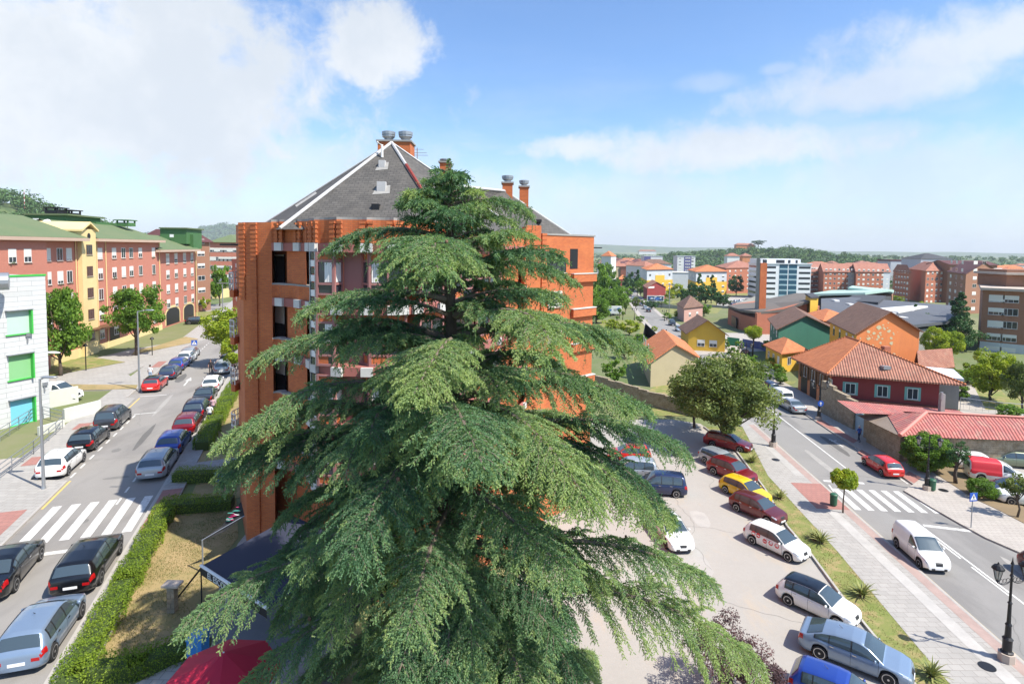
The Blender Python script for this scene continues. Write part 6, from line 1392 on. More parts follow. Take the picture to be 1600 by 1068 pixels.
def crownshape(kind,k,rs):
    """clump centres and radii in a unit crown: radius 1, height 0..h"""
    if kind=='broad':
        u=rs.normal(size=(k,3)); u/=np.linalg.norm(u,axis=1)[:,None]; r=rs.uniform(.5,.86,k); az_=np.arctan2(u[:,1],u[:,0]); r=r*(1+.16*np.sin(3*az_+u[:,2]*4)+.12*np.sin(5*az_-u[:,2]*7)); p=u*r[:,None]; p[:,2]=p[:,2]*.8+.85; rad=rs.uniform(.13,.27,k)
    elif kind=='cone':
        h=rs.uniform(0,1,k)**1.25; a=rs.uniform(0,6.283,k); r=(1-h)**.8*rs.uniform(.55,.95,k)*(.85+.3*np.sin(h*26+a)); p=np.stack([r*np.cos(a),r*np.sin(a),h*2.6+.15],1); rad=.10+.17*(1-h)
    elif kind=='round':
        u=rs.normal(size=(k,3)); u/=np.linalg.norm(u,axis=1)[:,None]; r=rs.uniform(.6,.82,k); p=u*r[:,None]; p[:,2]=p[:,2]*.85+.85; rad=rs.uniform(.18,.26,k)
    elif kind=='column':
        h=rs.uniform(0,1,k); a=rs.uniform(0,6.283,k); r=np.sin(np.pi*(h*.85+.12))**.6*.75; p=np.stack([r*np.cos(a),r*np.sin(a),h*2.4+.2],1); rad=rs.uniform(.2,.32,k)
    elif kind=='lollipop':
        u=rs.normal(size=(k,3)); u/=np.linalg.norm(u,axis=1)[:,None]; p=u*rs.uniform(.4,.8,k)[:,None]; p[:,2]=p[:,2]*.55+.6; rad=rs.uniform(.2,.3,k)
    return p,rad
TREEM={}
def treemesh(kind,fol,var,k,n,size):
    key=(kind,fol.name,var,k,n,size)
    if key not in TREEM:
        rs=np.random.default_rng(abs(hash(kind))%1+var*17+len(kind)); p,rad=crownshape(kind,k,rs); tone=np.clip(rs.normal(.45,.22,k),0,1)
        v,f,tn=leafcloud(p,rad,n,size,rs,tone,asp=.62); TREEM[key]=(npmesh('crown',v,f,fol,tn),p,rad)
    return TREEM[key]
def limbs(th,cr,p,rs,tr,n=9):
    """trunk from 0 to th, limbs to some clumps; crown centre scale cr (x,z), all in metres"""
    q=MB(); j=[Vector((0,0,-.2)),Vector((rs.normal()*.1,rs.normal()*.1,th*.5)),Vector((rs.normal()*.15,rs.normal()*.15,th)),Vector((0,0,th+cr[1]*.75))]; q.tube(j,[tr*1.25,tr,tr*.8,tr*.3],9)
    for i in range(min(n,len(p))):
        e=Vector((p[i][0]*cr[0]*.8,p[i][1]*cr[0]*.8,th+p[i][2]*cr[1]*.9)); s=Vector((0,0,th*(.75+.25*rs.random())+cr[1]*.15*rs.random())); m=(s+e)/2+Vector((0,0,-.06*cr[0])); q.tube([s,m,e],[tr*.5,tr*.33,tr*.12],6)
    return q
TRK={}
def tree(loc,th,R_,H_,fol,label,kind='broad',lod=1,name='tree',group=None,var=0,cat='tree',leaf=None,tr=None,rz=None):
    """th trunk height, R_ crown radius, H_ crown height (all metres)"""
    k,n={0:(170,210),1:(90,110),2:(44,62),3:(26,34)}[lod]; size=leaf or {0:.060,1:.085,2:.14,3:.22}[lod]
    me,p,rad=treemesh(kind,fol,var,k,n,size); hz={'broad':1.7,'cone':2.85,'round':1.75,'column':2.9,'lollipop':1.25}[kind]
    rs=np.random.default_rng(var+3); t=thing(name,tuple(loc),label,cat,group); 
    c=link('crown',me,t,(0,0,th)); c.scale=(R_,R_,H_/hz); c.rotation_euler.z=rz if rz is not None else random.uniform(0,6.28)
    tk=(kind,var,round(th,1),round(R_,1))
    if tk not in TRK: TRK[tk]=limbs(th,(R_,H_/hz),p,rs,tr or max(.07,.045*R_+.02*th)).mesh('trunk',oak,smooth=True)
    w=link('trunk',TRK[tk],t); w.rotation_euler.z=c.rotation_euler.z; return t
def ptree(px,py,ptop,rpx,fol,label,kind='broad',lod=1,lev='r',trunk=.2,**k):
    """base at photo pixel, crown top at ptop, half width rpx pixels"""
    p=P(px,py,lev); top=Q(px,ptop,p.y).z; H=top-p.z; R_=rpx*p.y/F; th=H*trunk; return tree(p,th,R_,H-th,fol,label,kind,lod,**k)
# ---- the great cedar ----
def cedar():
    rs=np.random.default_rng(21); bx,by=-1.55,17.6; H=Q(702,252,17.5).z; base=np.array([bx,by,0.0]); top=np.array([Q(702,255,17.5).x,17.5,H])
    T=thing('cedar_tree',(bx,by,gz(bx,by)),'huge blue-green cedar with drooping feathery branches filling the middle foreground','tree')
    LOC[T.name]=Vector((bx,by,gz(bx,by)))
    def axis(z): f=z/H; return base*(1-f)+top*f+np.array([.12*math.sin(z*.9),.1*math.cos(z*.7),0])*(1-f)
    # silhouette radius at height above the camera
    zr=[(-20,8.6),(-14,8.8),(-11,8.3),(-8,7.6),(-6,6.9),(-4,6.0),(-2,4.6),(-.5,3.5),(.6,2.6),(1.3,1.7),(2.0,.8),(2.6,.2)]
    def rad(z): return np.interp(z-CAMH,[a for a,b in zr],[b for a,b in zr])
    q=MB(); q.tube([axis(z) for z in np.linspace(-.5,H-.05,18)],[.48*(1-z/H)**.8+.03 for z in np.linspace(0,H-.05,18)],10); q.build('trunk',oak,T,smooth=True)
    segA=[];segB=[];ton=[];wood=MB(); K=0; brt=[]
    N=285
    for i in range(N):
        f=(i+.5)/N; z=2.0+(H-2.35)*(f**.92); z=z if z>H-5 else round(z/.95)*.95+rs.normal()*.24; az=i*2.39996+rs.normal()*.3
        Rb=float(rad(z))*rs.uniform(.36,1.02); Rb*=(.9 if math.sin(az)>.55 and z<14 else 1); Rb*=(.74 if math.cos(az)<-.25 and z>15.5 and z<H-1.5 else 1); Rb*=(.80 if math.cos(az)<-.3 and z<12.5 else 1); Rb*=(.64 if math.cos(az)>.2 and 4.5<z<13 else 1)
        if rs.random()<.12: Rb*=.7
        # a few long limbs read in the silhouette
        up=.16+.50*max(0,(f-.55))/.45+rs.normal()*.08; dr=.38+.20*rs.random()-.16*f
        if z<H-3 and math.sin(az*2+z*1.1)+.8*math.sin(az*3-z*2.3+1)<-.95: continue
        brt.append((z,az,Rb,up,dr,rs.normal(.42,.2)))
    def px_az(px): return math.atan2(0,(px-710))
    for (px,py,dep) in ((525,388,.2),(395,570,.05),(352,690,-.15),(290,985,-.5),(845,333,.1),(918,440,.25),(1020,545,.2),(1080,700,.2),(1125,905,-.1),(1200,1050,-.35),(345,745,-.1),(585,760,-.75),(720,425,-.9),(790,745,-.9),(485,490,-.2),(650,1000,-1.),(930,900,-.8),(1000,640,-.3),(860,560,-.8),(470,880,-.6),(650,620,-.9)):
        # limb whose tip stands at this place of the crown
        Yt=17.5+dep*7.5*.75; tip=Q(px,py,Yt); a=math.atan2(tip.y-17.5,tip.x-bx); Rb=math.hypot(tip.x-bx,tip.y-17.5); up=.22;dr=.30; z=tip.z-Rb*(up-dr); brt.append((min(z,H-.6),a,Rb,up,dr,rs.normal(.5,.12)))
    for (z,az,Rb,up,dr,tb) in brt:
        o=axis(z); d=np.array([math.cos(az),math.sin(az),0]); s_=np.array([-d[1],d[0],0]); wob=rs.normal()*.10
        def pos(t): return o+d*Rb*t+s_*Rb*wob*math.sin(t*2.6)+np.array([0,0,Rb*(up*t-dr*t*t*t)])
        pts=[pos(t) for t in np.linspace(0,1,9)]; r0=.035+.013*Rb; wood.tube(pts,[r0*(1-.88*t) for t in np.linspace(0,1,9)],5,cap=False)
        nsec=max(8,int(Rb/.088)); 
        for j in range(nsec):
            t=.10+.90*((j+rs.random())/nsec)**(.62 if Rb>2.2 else .9); b=pos(t); e=.02; tg=pos(min(1,t+e))-pos(t-e); tg/=np.linalg.norm(tg)
            sd=1 if j%2 else -1; l=(.24+.40*Rb*(1-t)**.62*min(1,(t/.5)**1.3))*rs.uniform(.55,1.12); l=min(l,1.9)
            ang=math.radians(rs.uniform(40,68)); dd=tg*math.cos(ang)+s_*sd*math.sin(ang); dd[2]+=rs.normal()*.10+.05; sag=.34*l*rs.uniform(.6,1.7)+.03
            def ps(u): return b+dd*l*u+np.array([0,0,-sag*u*u])
            if l>.5: wood.tube([ps(u) for u in (0,.5,1)],[.014,.009,.003],3,cap=False)
            nt=max(2,int(l/.064))
            for k in range(nt):
                u=(k+.5)/nt; c=ps(u); tgs=dd*1.0+np.array([0,0,-2*sag/l*u]); tgs/=np.linalg.norm(tgs); sw=np.cross(tgs,[0,0,1.]); sw/=np.linalg.norm(sw)+1e-9
                for sd2 in (1,-1):
                    ll=rs.uniform(.12,.30)*(1-.45*u); q_=tgs*rs.uniform(.5,.9)+sw*sd2*rs.uniform(.35,.95)+np.array([0,0,rs.uniform(-.7,.10)])
                    q_/=np.linalg.norm(q_); segA.append(c); segB.append(c+q_*ll); ton.append(tb+rs.normal()*.10+.22*(u>.75)+.12*(t>.75)-.30*(t<.4))  # inner sprigs darker: old needles, plus the crown's inner shade put into tone
            segA.append(ps(.0));segB.append(ps(.5));ton.append(tb); segA.append(ps(.5));segB.append(ps(1.05));ton.append(tb+.15)
            # pendulous sprays under the bough
            if rs.random()<.45:
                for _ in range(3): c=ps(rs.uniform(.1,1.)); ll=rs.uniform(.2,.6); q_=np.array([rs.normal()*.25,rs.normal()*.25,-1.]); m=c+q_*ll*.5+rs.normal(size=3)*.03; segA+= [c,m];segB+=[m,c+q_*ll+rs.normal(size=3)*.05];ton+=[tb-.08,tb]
        # sprays riding on the bough itself hide the wood
        for k in range(int(Rb/.04)):
            t=rs.uniform(.35,1); c=pos(t); e_=c+d*rs.uniform(.02,.22)+s_*rs.normal()*.13+np.array([0,0,rs.uniform(-.02,.10)]); segA.append(c);segB.append(e_);ton.append(tb+.1+rs.normal()*.1)
        # tip
        for k in range(5): u=.86+.14*k/5; c=pos(u); e_=pos(1.0)+np.array([rs.normal()*.12,rs.normal()*.12,-.05-.12*rs.random()]); segA.append(c);segB.append(e_);ton.append(tb+.25)
    # leader tuft
    for z in np.linspace(H-1.3,H+.05,34):
        c=axis(z)
        for k in range(4): a=rs.uniform(0,6.28); l=.08+.27*(H+.1-z); segA.append(c);segB.append(c+np.array([math.cos(a),math.sin(a),rs.uniform(-.1,.5)])*l*rs.uniform(.5,1)); ton.append(.55)
    A=np.array(segA);B=np.array(segB);tn=np.array(ton); print('cedar sprigs',len(A))
    # needles: whorls of short blades round each sprig
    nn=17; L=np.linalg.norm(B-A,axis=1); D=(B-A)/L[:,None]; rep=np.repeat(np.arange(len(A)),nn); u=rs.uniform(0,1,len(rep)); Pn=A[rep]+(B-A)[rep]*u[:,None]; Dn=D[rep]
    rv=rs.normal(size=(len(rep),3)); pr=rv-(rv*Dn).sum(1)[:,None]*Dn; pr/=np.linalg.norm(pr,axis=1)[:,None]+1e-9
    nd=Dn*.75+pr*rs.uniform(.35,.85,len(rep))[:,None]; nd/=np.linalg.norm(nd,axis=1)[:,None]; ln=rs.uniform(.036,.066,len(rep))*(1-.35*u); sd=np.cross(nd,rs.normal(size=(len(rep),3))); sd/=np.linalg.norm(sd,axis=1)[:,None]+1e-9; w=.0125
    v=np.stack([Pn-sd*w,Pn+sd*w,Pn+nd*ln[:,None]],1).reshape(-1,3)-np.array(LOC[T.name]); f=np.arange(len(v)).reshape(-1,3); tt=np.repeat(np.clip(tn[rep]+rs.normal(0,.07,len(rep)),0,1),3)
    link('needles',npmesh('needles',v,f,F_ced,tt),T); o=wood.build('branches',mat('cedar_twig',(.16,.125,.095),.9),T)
    print('cedar tris',len(f))
    # cones standing on the boughs
    cm=MB(); cm.lathe([(0,0),(.028,.01),(.038,.04),(.030,.075),(.01,.09),(0,.092)],n=9); cme=cm.mesh('cone',mat('cone_brown',(.15,.085,.05),.8),smooth=True)
    ks=[b for b in brt if b[2]>3 and math.sin(b[1])<.35]
    for k in range(55):
        z,az,Rb,up,dr,tb=ks[rs.integers(len(ks))]; t=rs.uniform(.35,.92); o_=axis(z); p=o_+np.array([math.cos(az),math.sin(az),0])*Rb*t+np.array([0,0,Rb*(up*t-dr*t**3)+.03]); c=link('cone',cme,T,Vector(p)-LOC[T.name]); c.scale=[rs.uniform(.9,1.5)]*3
cedar()
# ---- hedges ----
def hedge(pts,w,h,label,lev='l',dens=520,size=.075,fol=None,world=False):
    fol=fol or F_hdg; pp=pts if world else [P(a,b,lev) for a,b in pts]; t=thing('hedge',pp[0][:],label,'hedge'); rs=np.random.default_rng(len(label)); V=[];q=MB()
    for a,b in zip(pp,pp[1:]):
        u=(b-a);L=u.length;u/=L;n=Vector((-u.y,u.x,0)); c=(a+b)/2; q.obox((c.x,c.y),u.xy,L+w*.7,w*.74,a.z,a.z+h*.76)
        N=int(L*(w+2*h)*dens); x=rs.uniform(-w*.4,L+w*.4,N); sN=rs.uniform(0,w+2*h,N); side=np.where(sN<h,-w/2,np.where(sN>w+h,w/2,sN-h-w/2)); z=np.where(sN<h,sN,np.where(sN>w+h,sN-w-h,h))
        wob=.07*np.sin(x*2.1)+.05*np.sin(x*5.3+sN); z=z+rs.normal(0,.05,N)+np.where((sN>h)&(sN<w+h),wob,0); side=side+rs.normal(0,.035,N)+np.where((sN<h)|(sN>w+h),wob*np.sign(side),0)
        V.append(np.array(a)+np.array(u)*x[:,None]+np.array(n)*side[:,None]+np.array([0,0,1.])*z[:,None])
    q.build('stems',MATS['hedge_core'] if 'hedge_core' in MATS else mat('hedge_core',(.05,.08,.015),.95),t)
    p=np.concatenate(V)-np.array(pp[0]); N=len(p); tone=np.clip(.45+.2*np.sin(p[:,0]*1.7)*np.cos(p[:,1]*1.3)+rs.normal(0,.2,N),0,1)
    nn=rs.normal(size=(N,3))+[0,0,.6]; nn/=np.linalg.norm(nn,axis=1)[:,None]; a=np.cross(nn,rs.normal(size=(N,3))); a/=np.linalg.norm(a,axis=1)[:,None]; b=np.cross(nn,a)*.55; s=size*rs.uniform(.6,1.3,N)[:,None]*.5
    v=np.stack([p-a*s,p-b*s,p+a*s,p+b*s],1).reshape(-1,3); link('foliage',npmesh('foliage',v,np.arange(N*4).reshape(N,4),fol,np.repeat(tone,4)),t); return t
def LP(s,t): return Vector((*LL(s,t),LZ))
hedge([P(112,1075,'l'),P(200,915,'l'),P(255,812,'l')],0.95,.7,'long clipped bright green hedge along the pavement in front of the black estate',world=True)
hedge([P(262,800,'l'),P(352,793,'l')],1.2,.75,'shaded clipped hedge on the near side of the garden path',world=True)
hedge([P(128,1064,'l'),P(215,1052,'l'),P(305,1018,'l')],0.9,.7,'clipped hedge branch running towards the blue wheeled bin',world=True)
hedge([P(283,752,'l'),P(345,750,'l')],1.1,.8,'clipped hedge on the far side of the garden path',world=True)
hedge([P(317,702,'l'),P(341,656,'l'),P(368,608,'l')],1.2,.9,'dark clipped hedge between the parked cars and the brick tower',world=True,dens=420)
# ---- street trees on the left ----
ptree(95,588,437,44,F_dec,'leafy green tree directly right of the white panelled building',lod=1,lev='l',trunk=.16,var=1)
ptree(214,556,437,43,F_dec,'full green tree in front of the salmon brick facade by the tall grey lamp',lod=1,lev='l',trunk=.24,var=2)
ptree(362,572,478,44,F_yel,'light green tree leaning over the parked cars beside the brick tower',lod=1,lev='l',trunk=.3,var=3)
ptree(368,590,520,25,F_yel,'lower bright green tree touching the brick tower',lod=2,lev='l',trunk=.2,var=1)
ptree(343,478,408,17,F_dec,'dark green tree at the far end of the left street',lod=2,lev='l',var=2,trunk=.15); ptree(337,468,443,8,F_yel,'small olive bush below the dark green street end tree',kind='round',lod=3,lev='l',trunk=.05)
ptree(321,487,463,9,F_yel,'small yellow green tree on the roundabout lawn',lod=3,lev='l',var=1); ptree(340,418,375,17,F_drk,'tree top showing over the far block on the left',lod=3,lev='l'); ptree(362,420,378,22,F_dec,'broad tree rising behind the far green roofed block',lod=3,lev='l',var=2)
# ---- the broad tree over the car park ----
ptree(1128,700,548,80,F_olv,'broad olive green tree overhanging the car park and the dark red estate',lod=0,trunk=.17,var=4,leaf=.055,tr=.28)
ptree(1085,668,570,42,F_olv,'olive green tree crowding the left side of the broad tree',lod=1,trunk=.15,var=5,leaf=.07)
# ---- near right small trees, bushes ----
ptree(1317,803,729,21,F_yel,'small round-headed street tree beside the zebra crossing',kind='lollipop',lod=1,trunk=.52,var=1,tr=.055,leaf=.16)
ptree(1448,738,672,37,F_dec,'big round dark green bush behind the ornate lamp at the stone wall',kind='round',lod=0,leaf=.09,trunk=.02,var=1,name='bush',cat='bush')
ptree(1494,757,684,17,F_drk,'small palm like tree with a shaggy trunk in the planting bed',kind='column',lod=2,trunk=.45,var=2,tr=.14)
ptree(1535,779,745,24,F_dec,'round green bush in the planting bed before the dark car',kind='round',lod=1,trunk=.03,var=2,name='bush',cat='bush')
ptree(1588,810,738,22,F_olv,'thin young tree at the right edge before the white car',lod=2,trunk=.45,var=2,tr=.07)
ptree(1560,778,762,12,F_olv,'low shrub next to the thin young tree',kind='round',lod=3,trunk=.02,name='bush',cat='bush')
ptree(1468,727,706,9,F_olv,'low dry shrub behind the big round dark bush',kind='round',lod=3,trunk=.02,name='bush',cat='bush')
# plum shrub
p=P(1135,1085); tree(p,.5,1.9,2.9,F_plm,'purple leaved plum shrub at the foot of the cedar','broad',1,name='shrub',cat='shrub',var=6,leaf=.05,tr=.08)
p=P(1190,1100); tree(p,.4,1.1,1.9,F_plm,'low purple shrub with thin upright shoots right of the plum','column',2,name='shrub',cat='shrub',var=6,leaf=.11,tr=.05)
# gardens on the right
for a in ((1597,640,555,28,F_olv,'feathery tree with pinkish tops at the right edge','broad',1),(1548,625,545,38,F_yel,'large light green tree with pink tips beyond the sheds','broad',1),(1512,600,575,22,F_dec,'green tree between the lean-to and the large light tree','broad',2),(1478,590,560,16,F_dec,'small green tree behind the lean-to roof','broad',2),
  (1590,600,570,18,F_drk,'dark green tree in front of the brown block at the right edge','broad',2),(1430,640,620,14,F_olv,'bush beside the dark red gallery','round',3),(1497,548,452,33,F_drk,'tall dark conifer in front of the brown brick block','cone',1),
  (1428,520,474,18,F_drk,'dark round conifer left of the tall dark conifer','cone',1),(1408,518,478,13,F_drk,'dark conifer standing leftmost behind the orange house','cone',2),(1450,530,483,20,F_drk,'bushy dark tree between the two dark conifers','broad',2),
  (1459,560,505,21,F_yel,'yellow green clipped tree nearest the orange gable','round',1),(1487,560,512,19,F_yel,'second yellow green clipped dome right of the first','round',1),(1440,500,466,12,F_yel,'small yellow green tree beside the white flat roof','broad',2),(1402,474,460,12,F_yel,'yellow green tree between the school and the brick blocks','round',3),
  (1176,556,505,15,F_yel,'palm like yellow green tree with a tall trunk below the church tower','lollipop',1)):
    ptree(*a[:6],kind=a[6],lod=a[7],trunk=.1 if a[6]!='lollipop' else .5,var=a[0]%5)
# row between: far street surroundings
for i,a in enumerate(((934,480,400,22,F_dec,'tall green tree beside the right end of the brick building','broad',1),(950,470,430,20,F_dec,'green tree behind the nearer billboard','broad',1),(918,500,440,26,F_dec,'wide green tree behind the cedar tip','broad',1),(962,468,432,12,F_drk,'bluish dark tree at the left of the distant street','broad',2),
  (985,460,424,12,F_drk,'dark tree at the right of the distant street end','broad',2),(996,462,420,12,F_drk,'pointed dark conifer before the first yellow block','cone',2),(1001,463,433,11,F_dec,'green tree left of the dark red gabled building','broad',2),(1058,466,440,12,F_yel,'yellow flowering tree right of the dark red gabled building','broad',2),(1046,470,450,9,F_yel,'small yellow tree at the dark red gabled building','broad',3),
  (1092,474,425,15,F_drk,'dark conifer, left one of the close group before the second yellow block','cone',1),(1112,474,428,13,F_drk,'dark conifer, right one of the close group before the second yellow block','cone',1),(1102,478,442,17,F_drk,'spreading dark tree filling the close conifer group','broad',1),(1120,478,452,11,F_drk,'low dark tree at the right foot of the conifer group','broad',2),(1081,470,440,11,F_drk,'dark tree beside the tan hip roof','broad',2),
  (1150,462,428,14,F_drk,'round dark green tree before the long red brick block','round',1),(1078,492,473,13,F_dec,'bush in front of the tan roofed house','broad',2),(1100,494,474,14,F_dec,'bright bush right of the tan roofed house','broad',2),(1060,497,484,10,F_yel,'light bush at the bend of the distant street','round',2),(1042,500,487,8,F_dec,'small bush on the far pavement','round',3),
  (983,524,498,17,F_yel,'rounded olive tree in the park below the nearer billboard','round',1),(955,520,495,15,F_yel,'loose yellow green tree in the park by the cedar','broad',2),(1000,504,492,8,F_dec,'round bush beside the far pavement lamps','round',2),(1022,519,508,6,F_yel,'small light bush by the grey railing','round',3),(940,545,510,24,F_yel,'yellow green tree between the cedar and the park','broad',2),(960,600,560,20,F_dec,'green tree behind the beige house','broad',2),
  (1134,545,528,8,F_dec,'small bush by the green screen fence','round',3),(1155,548,530,8,F_dec,'bush beside the palm like tree','round',3),(1200,548,530,12,F_dec,'bush in front of the yellow cottage','round',2),(1165,556,545,9,F_plm,'purple shrub in the garden below the palm like tree','round',3),(1182,590,565,14,F_yel,'wild bush behind the iron gate','broad',2),(1215,592,566,14,F_dec,'dense hedge like bush below the yellow cottage','round',2),(1197,600,580,10,F_dec,'bush beside the iron gate','round',3),
  (1245,470,462,5,F_dec,'tiny bush by the church tower foot','round',3),(1115,545,525,9,F_dec,'shrub at the right wall of the yellow house','round',3),(1008,478,466,7,F_dec,'round bush behind the small billboard','round',3))):
    ptree(*a[:6],kind=a[6],lod=max(a[7],2) if a[7]<3 else 3,trunk=.1,var=i%5)
for i,(px,py,pt) in enumerate(((968,497,480),(973,500,485),(964,503,493),(977,491,474))): ptree(px,py,pt,4,F_dec,'small round-headed street tree on the far left pavement',kind='lollipop',lod=3,trunk=.45,var=1,group='small street trees along the far pavement',tr=.12)
for i,a in enumerate(((958,492,446,30,F_dec,'dense green tree group behind the nearer billboard','broad',1),(932,505,462,26,F_dec,'spreading green tree under the brick wing','broad',1),(975,470,444,14,F_dec,'dense tree beside the first parked cars of the distant street','broad',2),(948,455,408,16,F_dec,'tall light tree before the pale tower block','broad',2),(993,482,462,8,F_olv,'dense roadside bush left of the dark billboard','round',2),
  (1018,482,468,12,F_drk,'dark hedge like bush below the dark red gabled building','round',2),(1035,480,464,12,F_dec,'green bush right of the dark billboard','round',2),(1130,480,458,14,F_drk,'dark tree between the conifer group and the round dark green tree','broad',2),(1068,476,450,10,F_drk,'small dark tree left of the conifer group','broad',2),(1000,545,520,14,F_dec,'leafy bush in front of the dark slatted screen','round',2),
  (975,560,525,22,F_yel,'yellow green tree nearest the dark slatted screen','broad',2),(1220,600,582,12,F_dec,'clipped bush at the terracotta corner','round',2),(1170,575,552,14,F_dec,'leafy shrub between the palm like tree and the iron gate','broad',2),(1205,575,556,10,F_yel,'light shrub before the yellow cottage door','round',3),(1145,560,540,10,F_dec,'green shrub behind the broad tree top','round',3),
  (1527,600,566,18,F_dec,'green garden tree beside the large light green tree','broad',2),(1570,600,560,20,F_olv,'olive tree behind the feathery tree at the right edge','broad',2),(1500,625,598,16,F_dec,'green bush behind the red sheds','round',2),(1468,618,600,12,F_olv,'dry bush beside the dark red house end','round',3),(1575,655,630,22,F_dec,'leafy bush over the stone wall at the right','round',2),(1340,470,455,10,F_drk,'tree between the copper roof and the brick blocks','broad',3),
  (1470,470,452,12,F_dec,'green tree at the foot of the tall brown brick block','broad',3))): ptree(*a[:6],kind=a[6],lod=a[7],trunk=.08,var=i%5)
# agaves in the verge
def agave(px,py,h,label,var):
    p=P(px,py); p.z=.12; t=thing('agave',p[:],label,'agave'); rs=random.Random(var); V=[];Fc=[];tn=[]
    for k in range(46):
        a=k*2.4; el=R(86-56*(k/46)**.8+rs.uniform(-6,6)); L=h*rs.uniform(.8,1.2); w=.065; n=6; d=Vector((math.cos(a),math.sin(a),0)); s=Vector((-d.y,d.x,0)); b=len(V); c=Vector((0,0,.05)); e=el
        tone=rs.choice((.2,.5,.85))
        for i in range(n+1):
            f=i/n; ww=w*(1-f)**.8*(1.0 if f>0 else .7)+.002; V+=[c-s*ww+Vector((0,0,.03*(1-f))),c-Vector((0,0,.012)),c+s*ww+Vector((0,0,.03*(1-f)))]; tn+=[min(1,tone+.35),tone*.5,min(1,tone+.35)]
            c=c+(d*math.cos(e)+Vector((0,0,math.sin(e))))*L/n; e-=R(5+3*rs.random())
        for i in range(n): 
            for j in (0,1): Fc.append((b+3*i+j,b+3*i+j+1,b+3*i+4+j,b+3*i+3+j))
    link('leaves',npmesh('leaves',np.array([tuple(v) for v in V]),np.array(Fc),F_agv,np.array(tn)),t)
    q=MB(); q.lathe([(.14,0),(.12,.12),(.0,.16)],n=8); link('stem',q.mesh('stem',oak),t)
agave(1175,724,.95,'blue green agave beside the dark red estate and the ornate lamp',1); agave(1218,781,.8,'small agave in the verge level with the yellow hatchback',2); agave(1283,851,.95,'striped agave above the white stickered car',3); agave(1274,845,.7,'dried agave clump leaning left of the striped agave',6); agave(1347,935,1.0,'yellow striped agave beside the white and black car',4); agave(1455,1062,.85,'yellow striped agave at the bottom edge of the verge',5)
# tufts and dry leaf litter on the verge and lawns
def tufts(name,poly,n,size,fol,lev,z0,seed,world=False):
    pp=poly if world else [P(a,b,lev) for a,b in poly]; rs=np.random.default_rng(seed); xs=[p[0] for p in pp]; ys=[p[1] for p in pp]; X=rs.uniform(min(xs),max(xs),n); Y=rs.uniform(min(ys),max(ys),n); ins=np.zeros(n,bool); j=len(pp)-1
    for i in range(len(pp)):
        xi,yi,xj,yj=pp[i][0],pp[i][1],pp[j][0],pp[j][1]; c=((yi>Y)!=(yj>Y))&(X<(xj-xi)*(Y-yi)/(yj-yi+1e-12)+xi); ins^=c; j=i
    dn=np.sin(X*1.9+np.cos(Y*1.3)*2)*np.cos(Y*1.1+X*.4)+rs.normal(0,.5,n); ins&=dn>-.1
    X=X[ins];Y=Y[ins];n=len(X); a=rs.uniform(0,6.28,n); w=size*.18; h=size*rs.uniform(.4,1.1,n); lx=rs.normal(0,.5,n)*h; ly=rs.normal(0,.5,n)*h; Z=np.full(n,z0)
    v=np.stack([np.stack([X-np.cos(a)*w,Y-np.sin(a)*w,Z],1),np.stack([X+np.cos(a)*w,Y+np.sin(a)*w,Z],1),np.stack([X+lx,Y+ly,Z+h],1)],1).reshape(-1,3)
    o=link(name,npmesh(name,v,np.arange(3*n).reshape(n,3),fol,np.repeat(np.clip(rs.normal(.5,.25,n),0,1),3))); tag(o,kind='stuff'); return o
F_gr=foliage('grass_blades',(.07,.10,.02),(.16,.16,.05),(.30,.24,.11),.2)
tufts('grass',ip+[last,llast]+lp[::-1],60000,.09,F_gr,'r',.12,3,True)
tufts('grass',[(262,782),(370,782),(372,840),(340,880),(300,960),(300,1030),(110,1075),(95,1068)],50000,.07,F_gr,'l',LZ+.02,4)
# ---- woods and hills ----
def hill(name,cx,cy,rx,ry,h,m,z0=-11.6,n=48,seed=0):
    rs=random.Random(seed); V=[];Fc=[]; ph=[rs.uniform(0,6) for _ in range(6)]
    for j in range(n+1):
        for i in range(n+1):
            x=-1+2*i/n;y=-1+2*j/n; r=math.hypot(x,y); e=max(0,1-r*r)**1.2; e*=.78+.22*math.sin(x*5+ph[0])*math.cos(y*4+ph[1])+.10*math.sin(x*13+ph[2]+y*5)+.04*math.sin(x*31+ph[3]); V.append((cx+x*rx,cy+y*ry,z0+h*e-.5))
    for j in range(n):
        for i in range(n): a=j*(n+1)+i; Fc.append((a,a+1,a+n+2,a+n+1))
    q=MB(); q.add(V,Fc); o=struct(name,q,m,True); return lambda X,Y:(lambda x,y:(z0+h*(max(0,1-x*x-y*y)**1.2)*(.78+.22*math.sin(x*5+ph[0])*math.cos(y*4+ph[1])+.10*math.sin(x*13+ph[2]+y*5)+.04*math.sin(x*31+ph[3]))-.5) if x*x+y*y<1 else z0)((X-cx)/rx,(Y-cy)/ry)
hm=dirty('hill_meadow',(.11,.15,.05),.95,.3,.004,.05,col2=(.05,.085,.03)); hm.mix(hm.ramp(hm.noise(.012,7,.7),.45,.55),(.045,.08,.028),k=.9)
H1=hill('hill',560,1300,250,300,34,hm,seed=2); H2=hill('hill',1500,1900,1100,500,20,hm,seed=3)
H3=hill('hill',-660,620,260,220,86,hm,z0=3,seed=4); H4=hill('hill',-2300,5200,1500,900,200,hm,z0=-5,seed=5); H5=hill('hill',900,7500,5200,1300,95,hm,seed=6); H6=hill('hill',5200,7200,3200,1500,55,hm,seed=9); H7=hill('hill',-150,3600,1000,700,36,hm,seed=10)
def gzz(x,y): return max(gz(x,y),H1(x,y),H2(x,y),H3(x,y) if x<-300 else -99,H7(x,y))
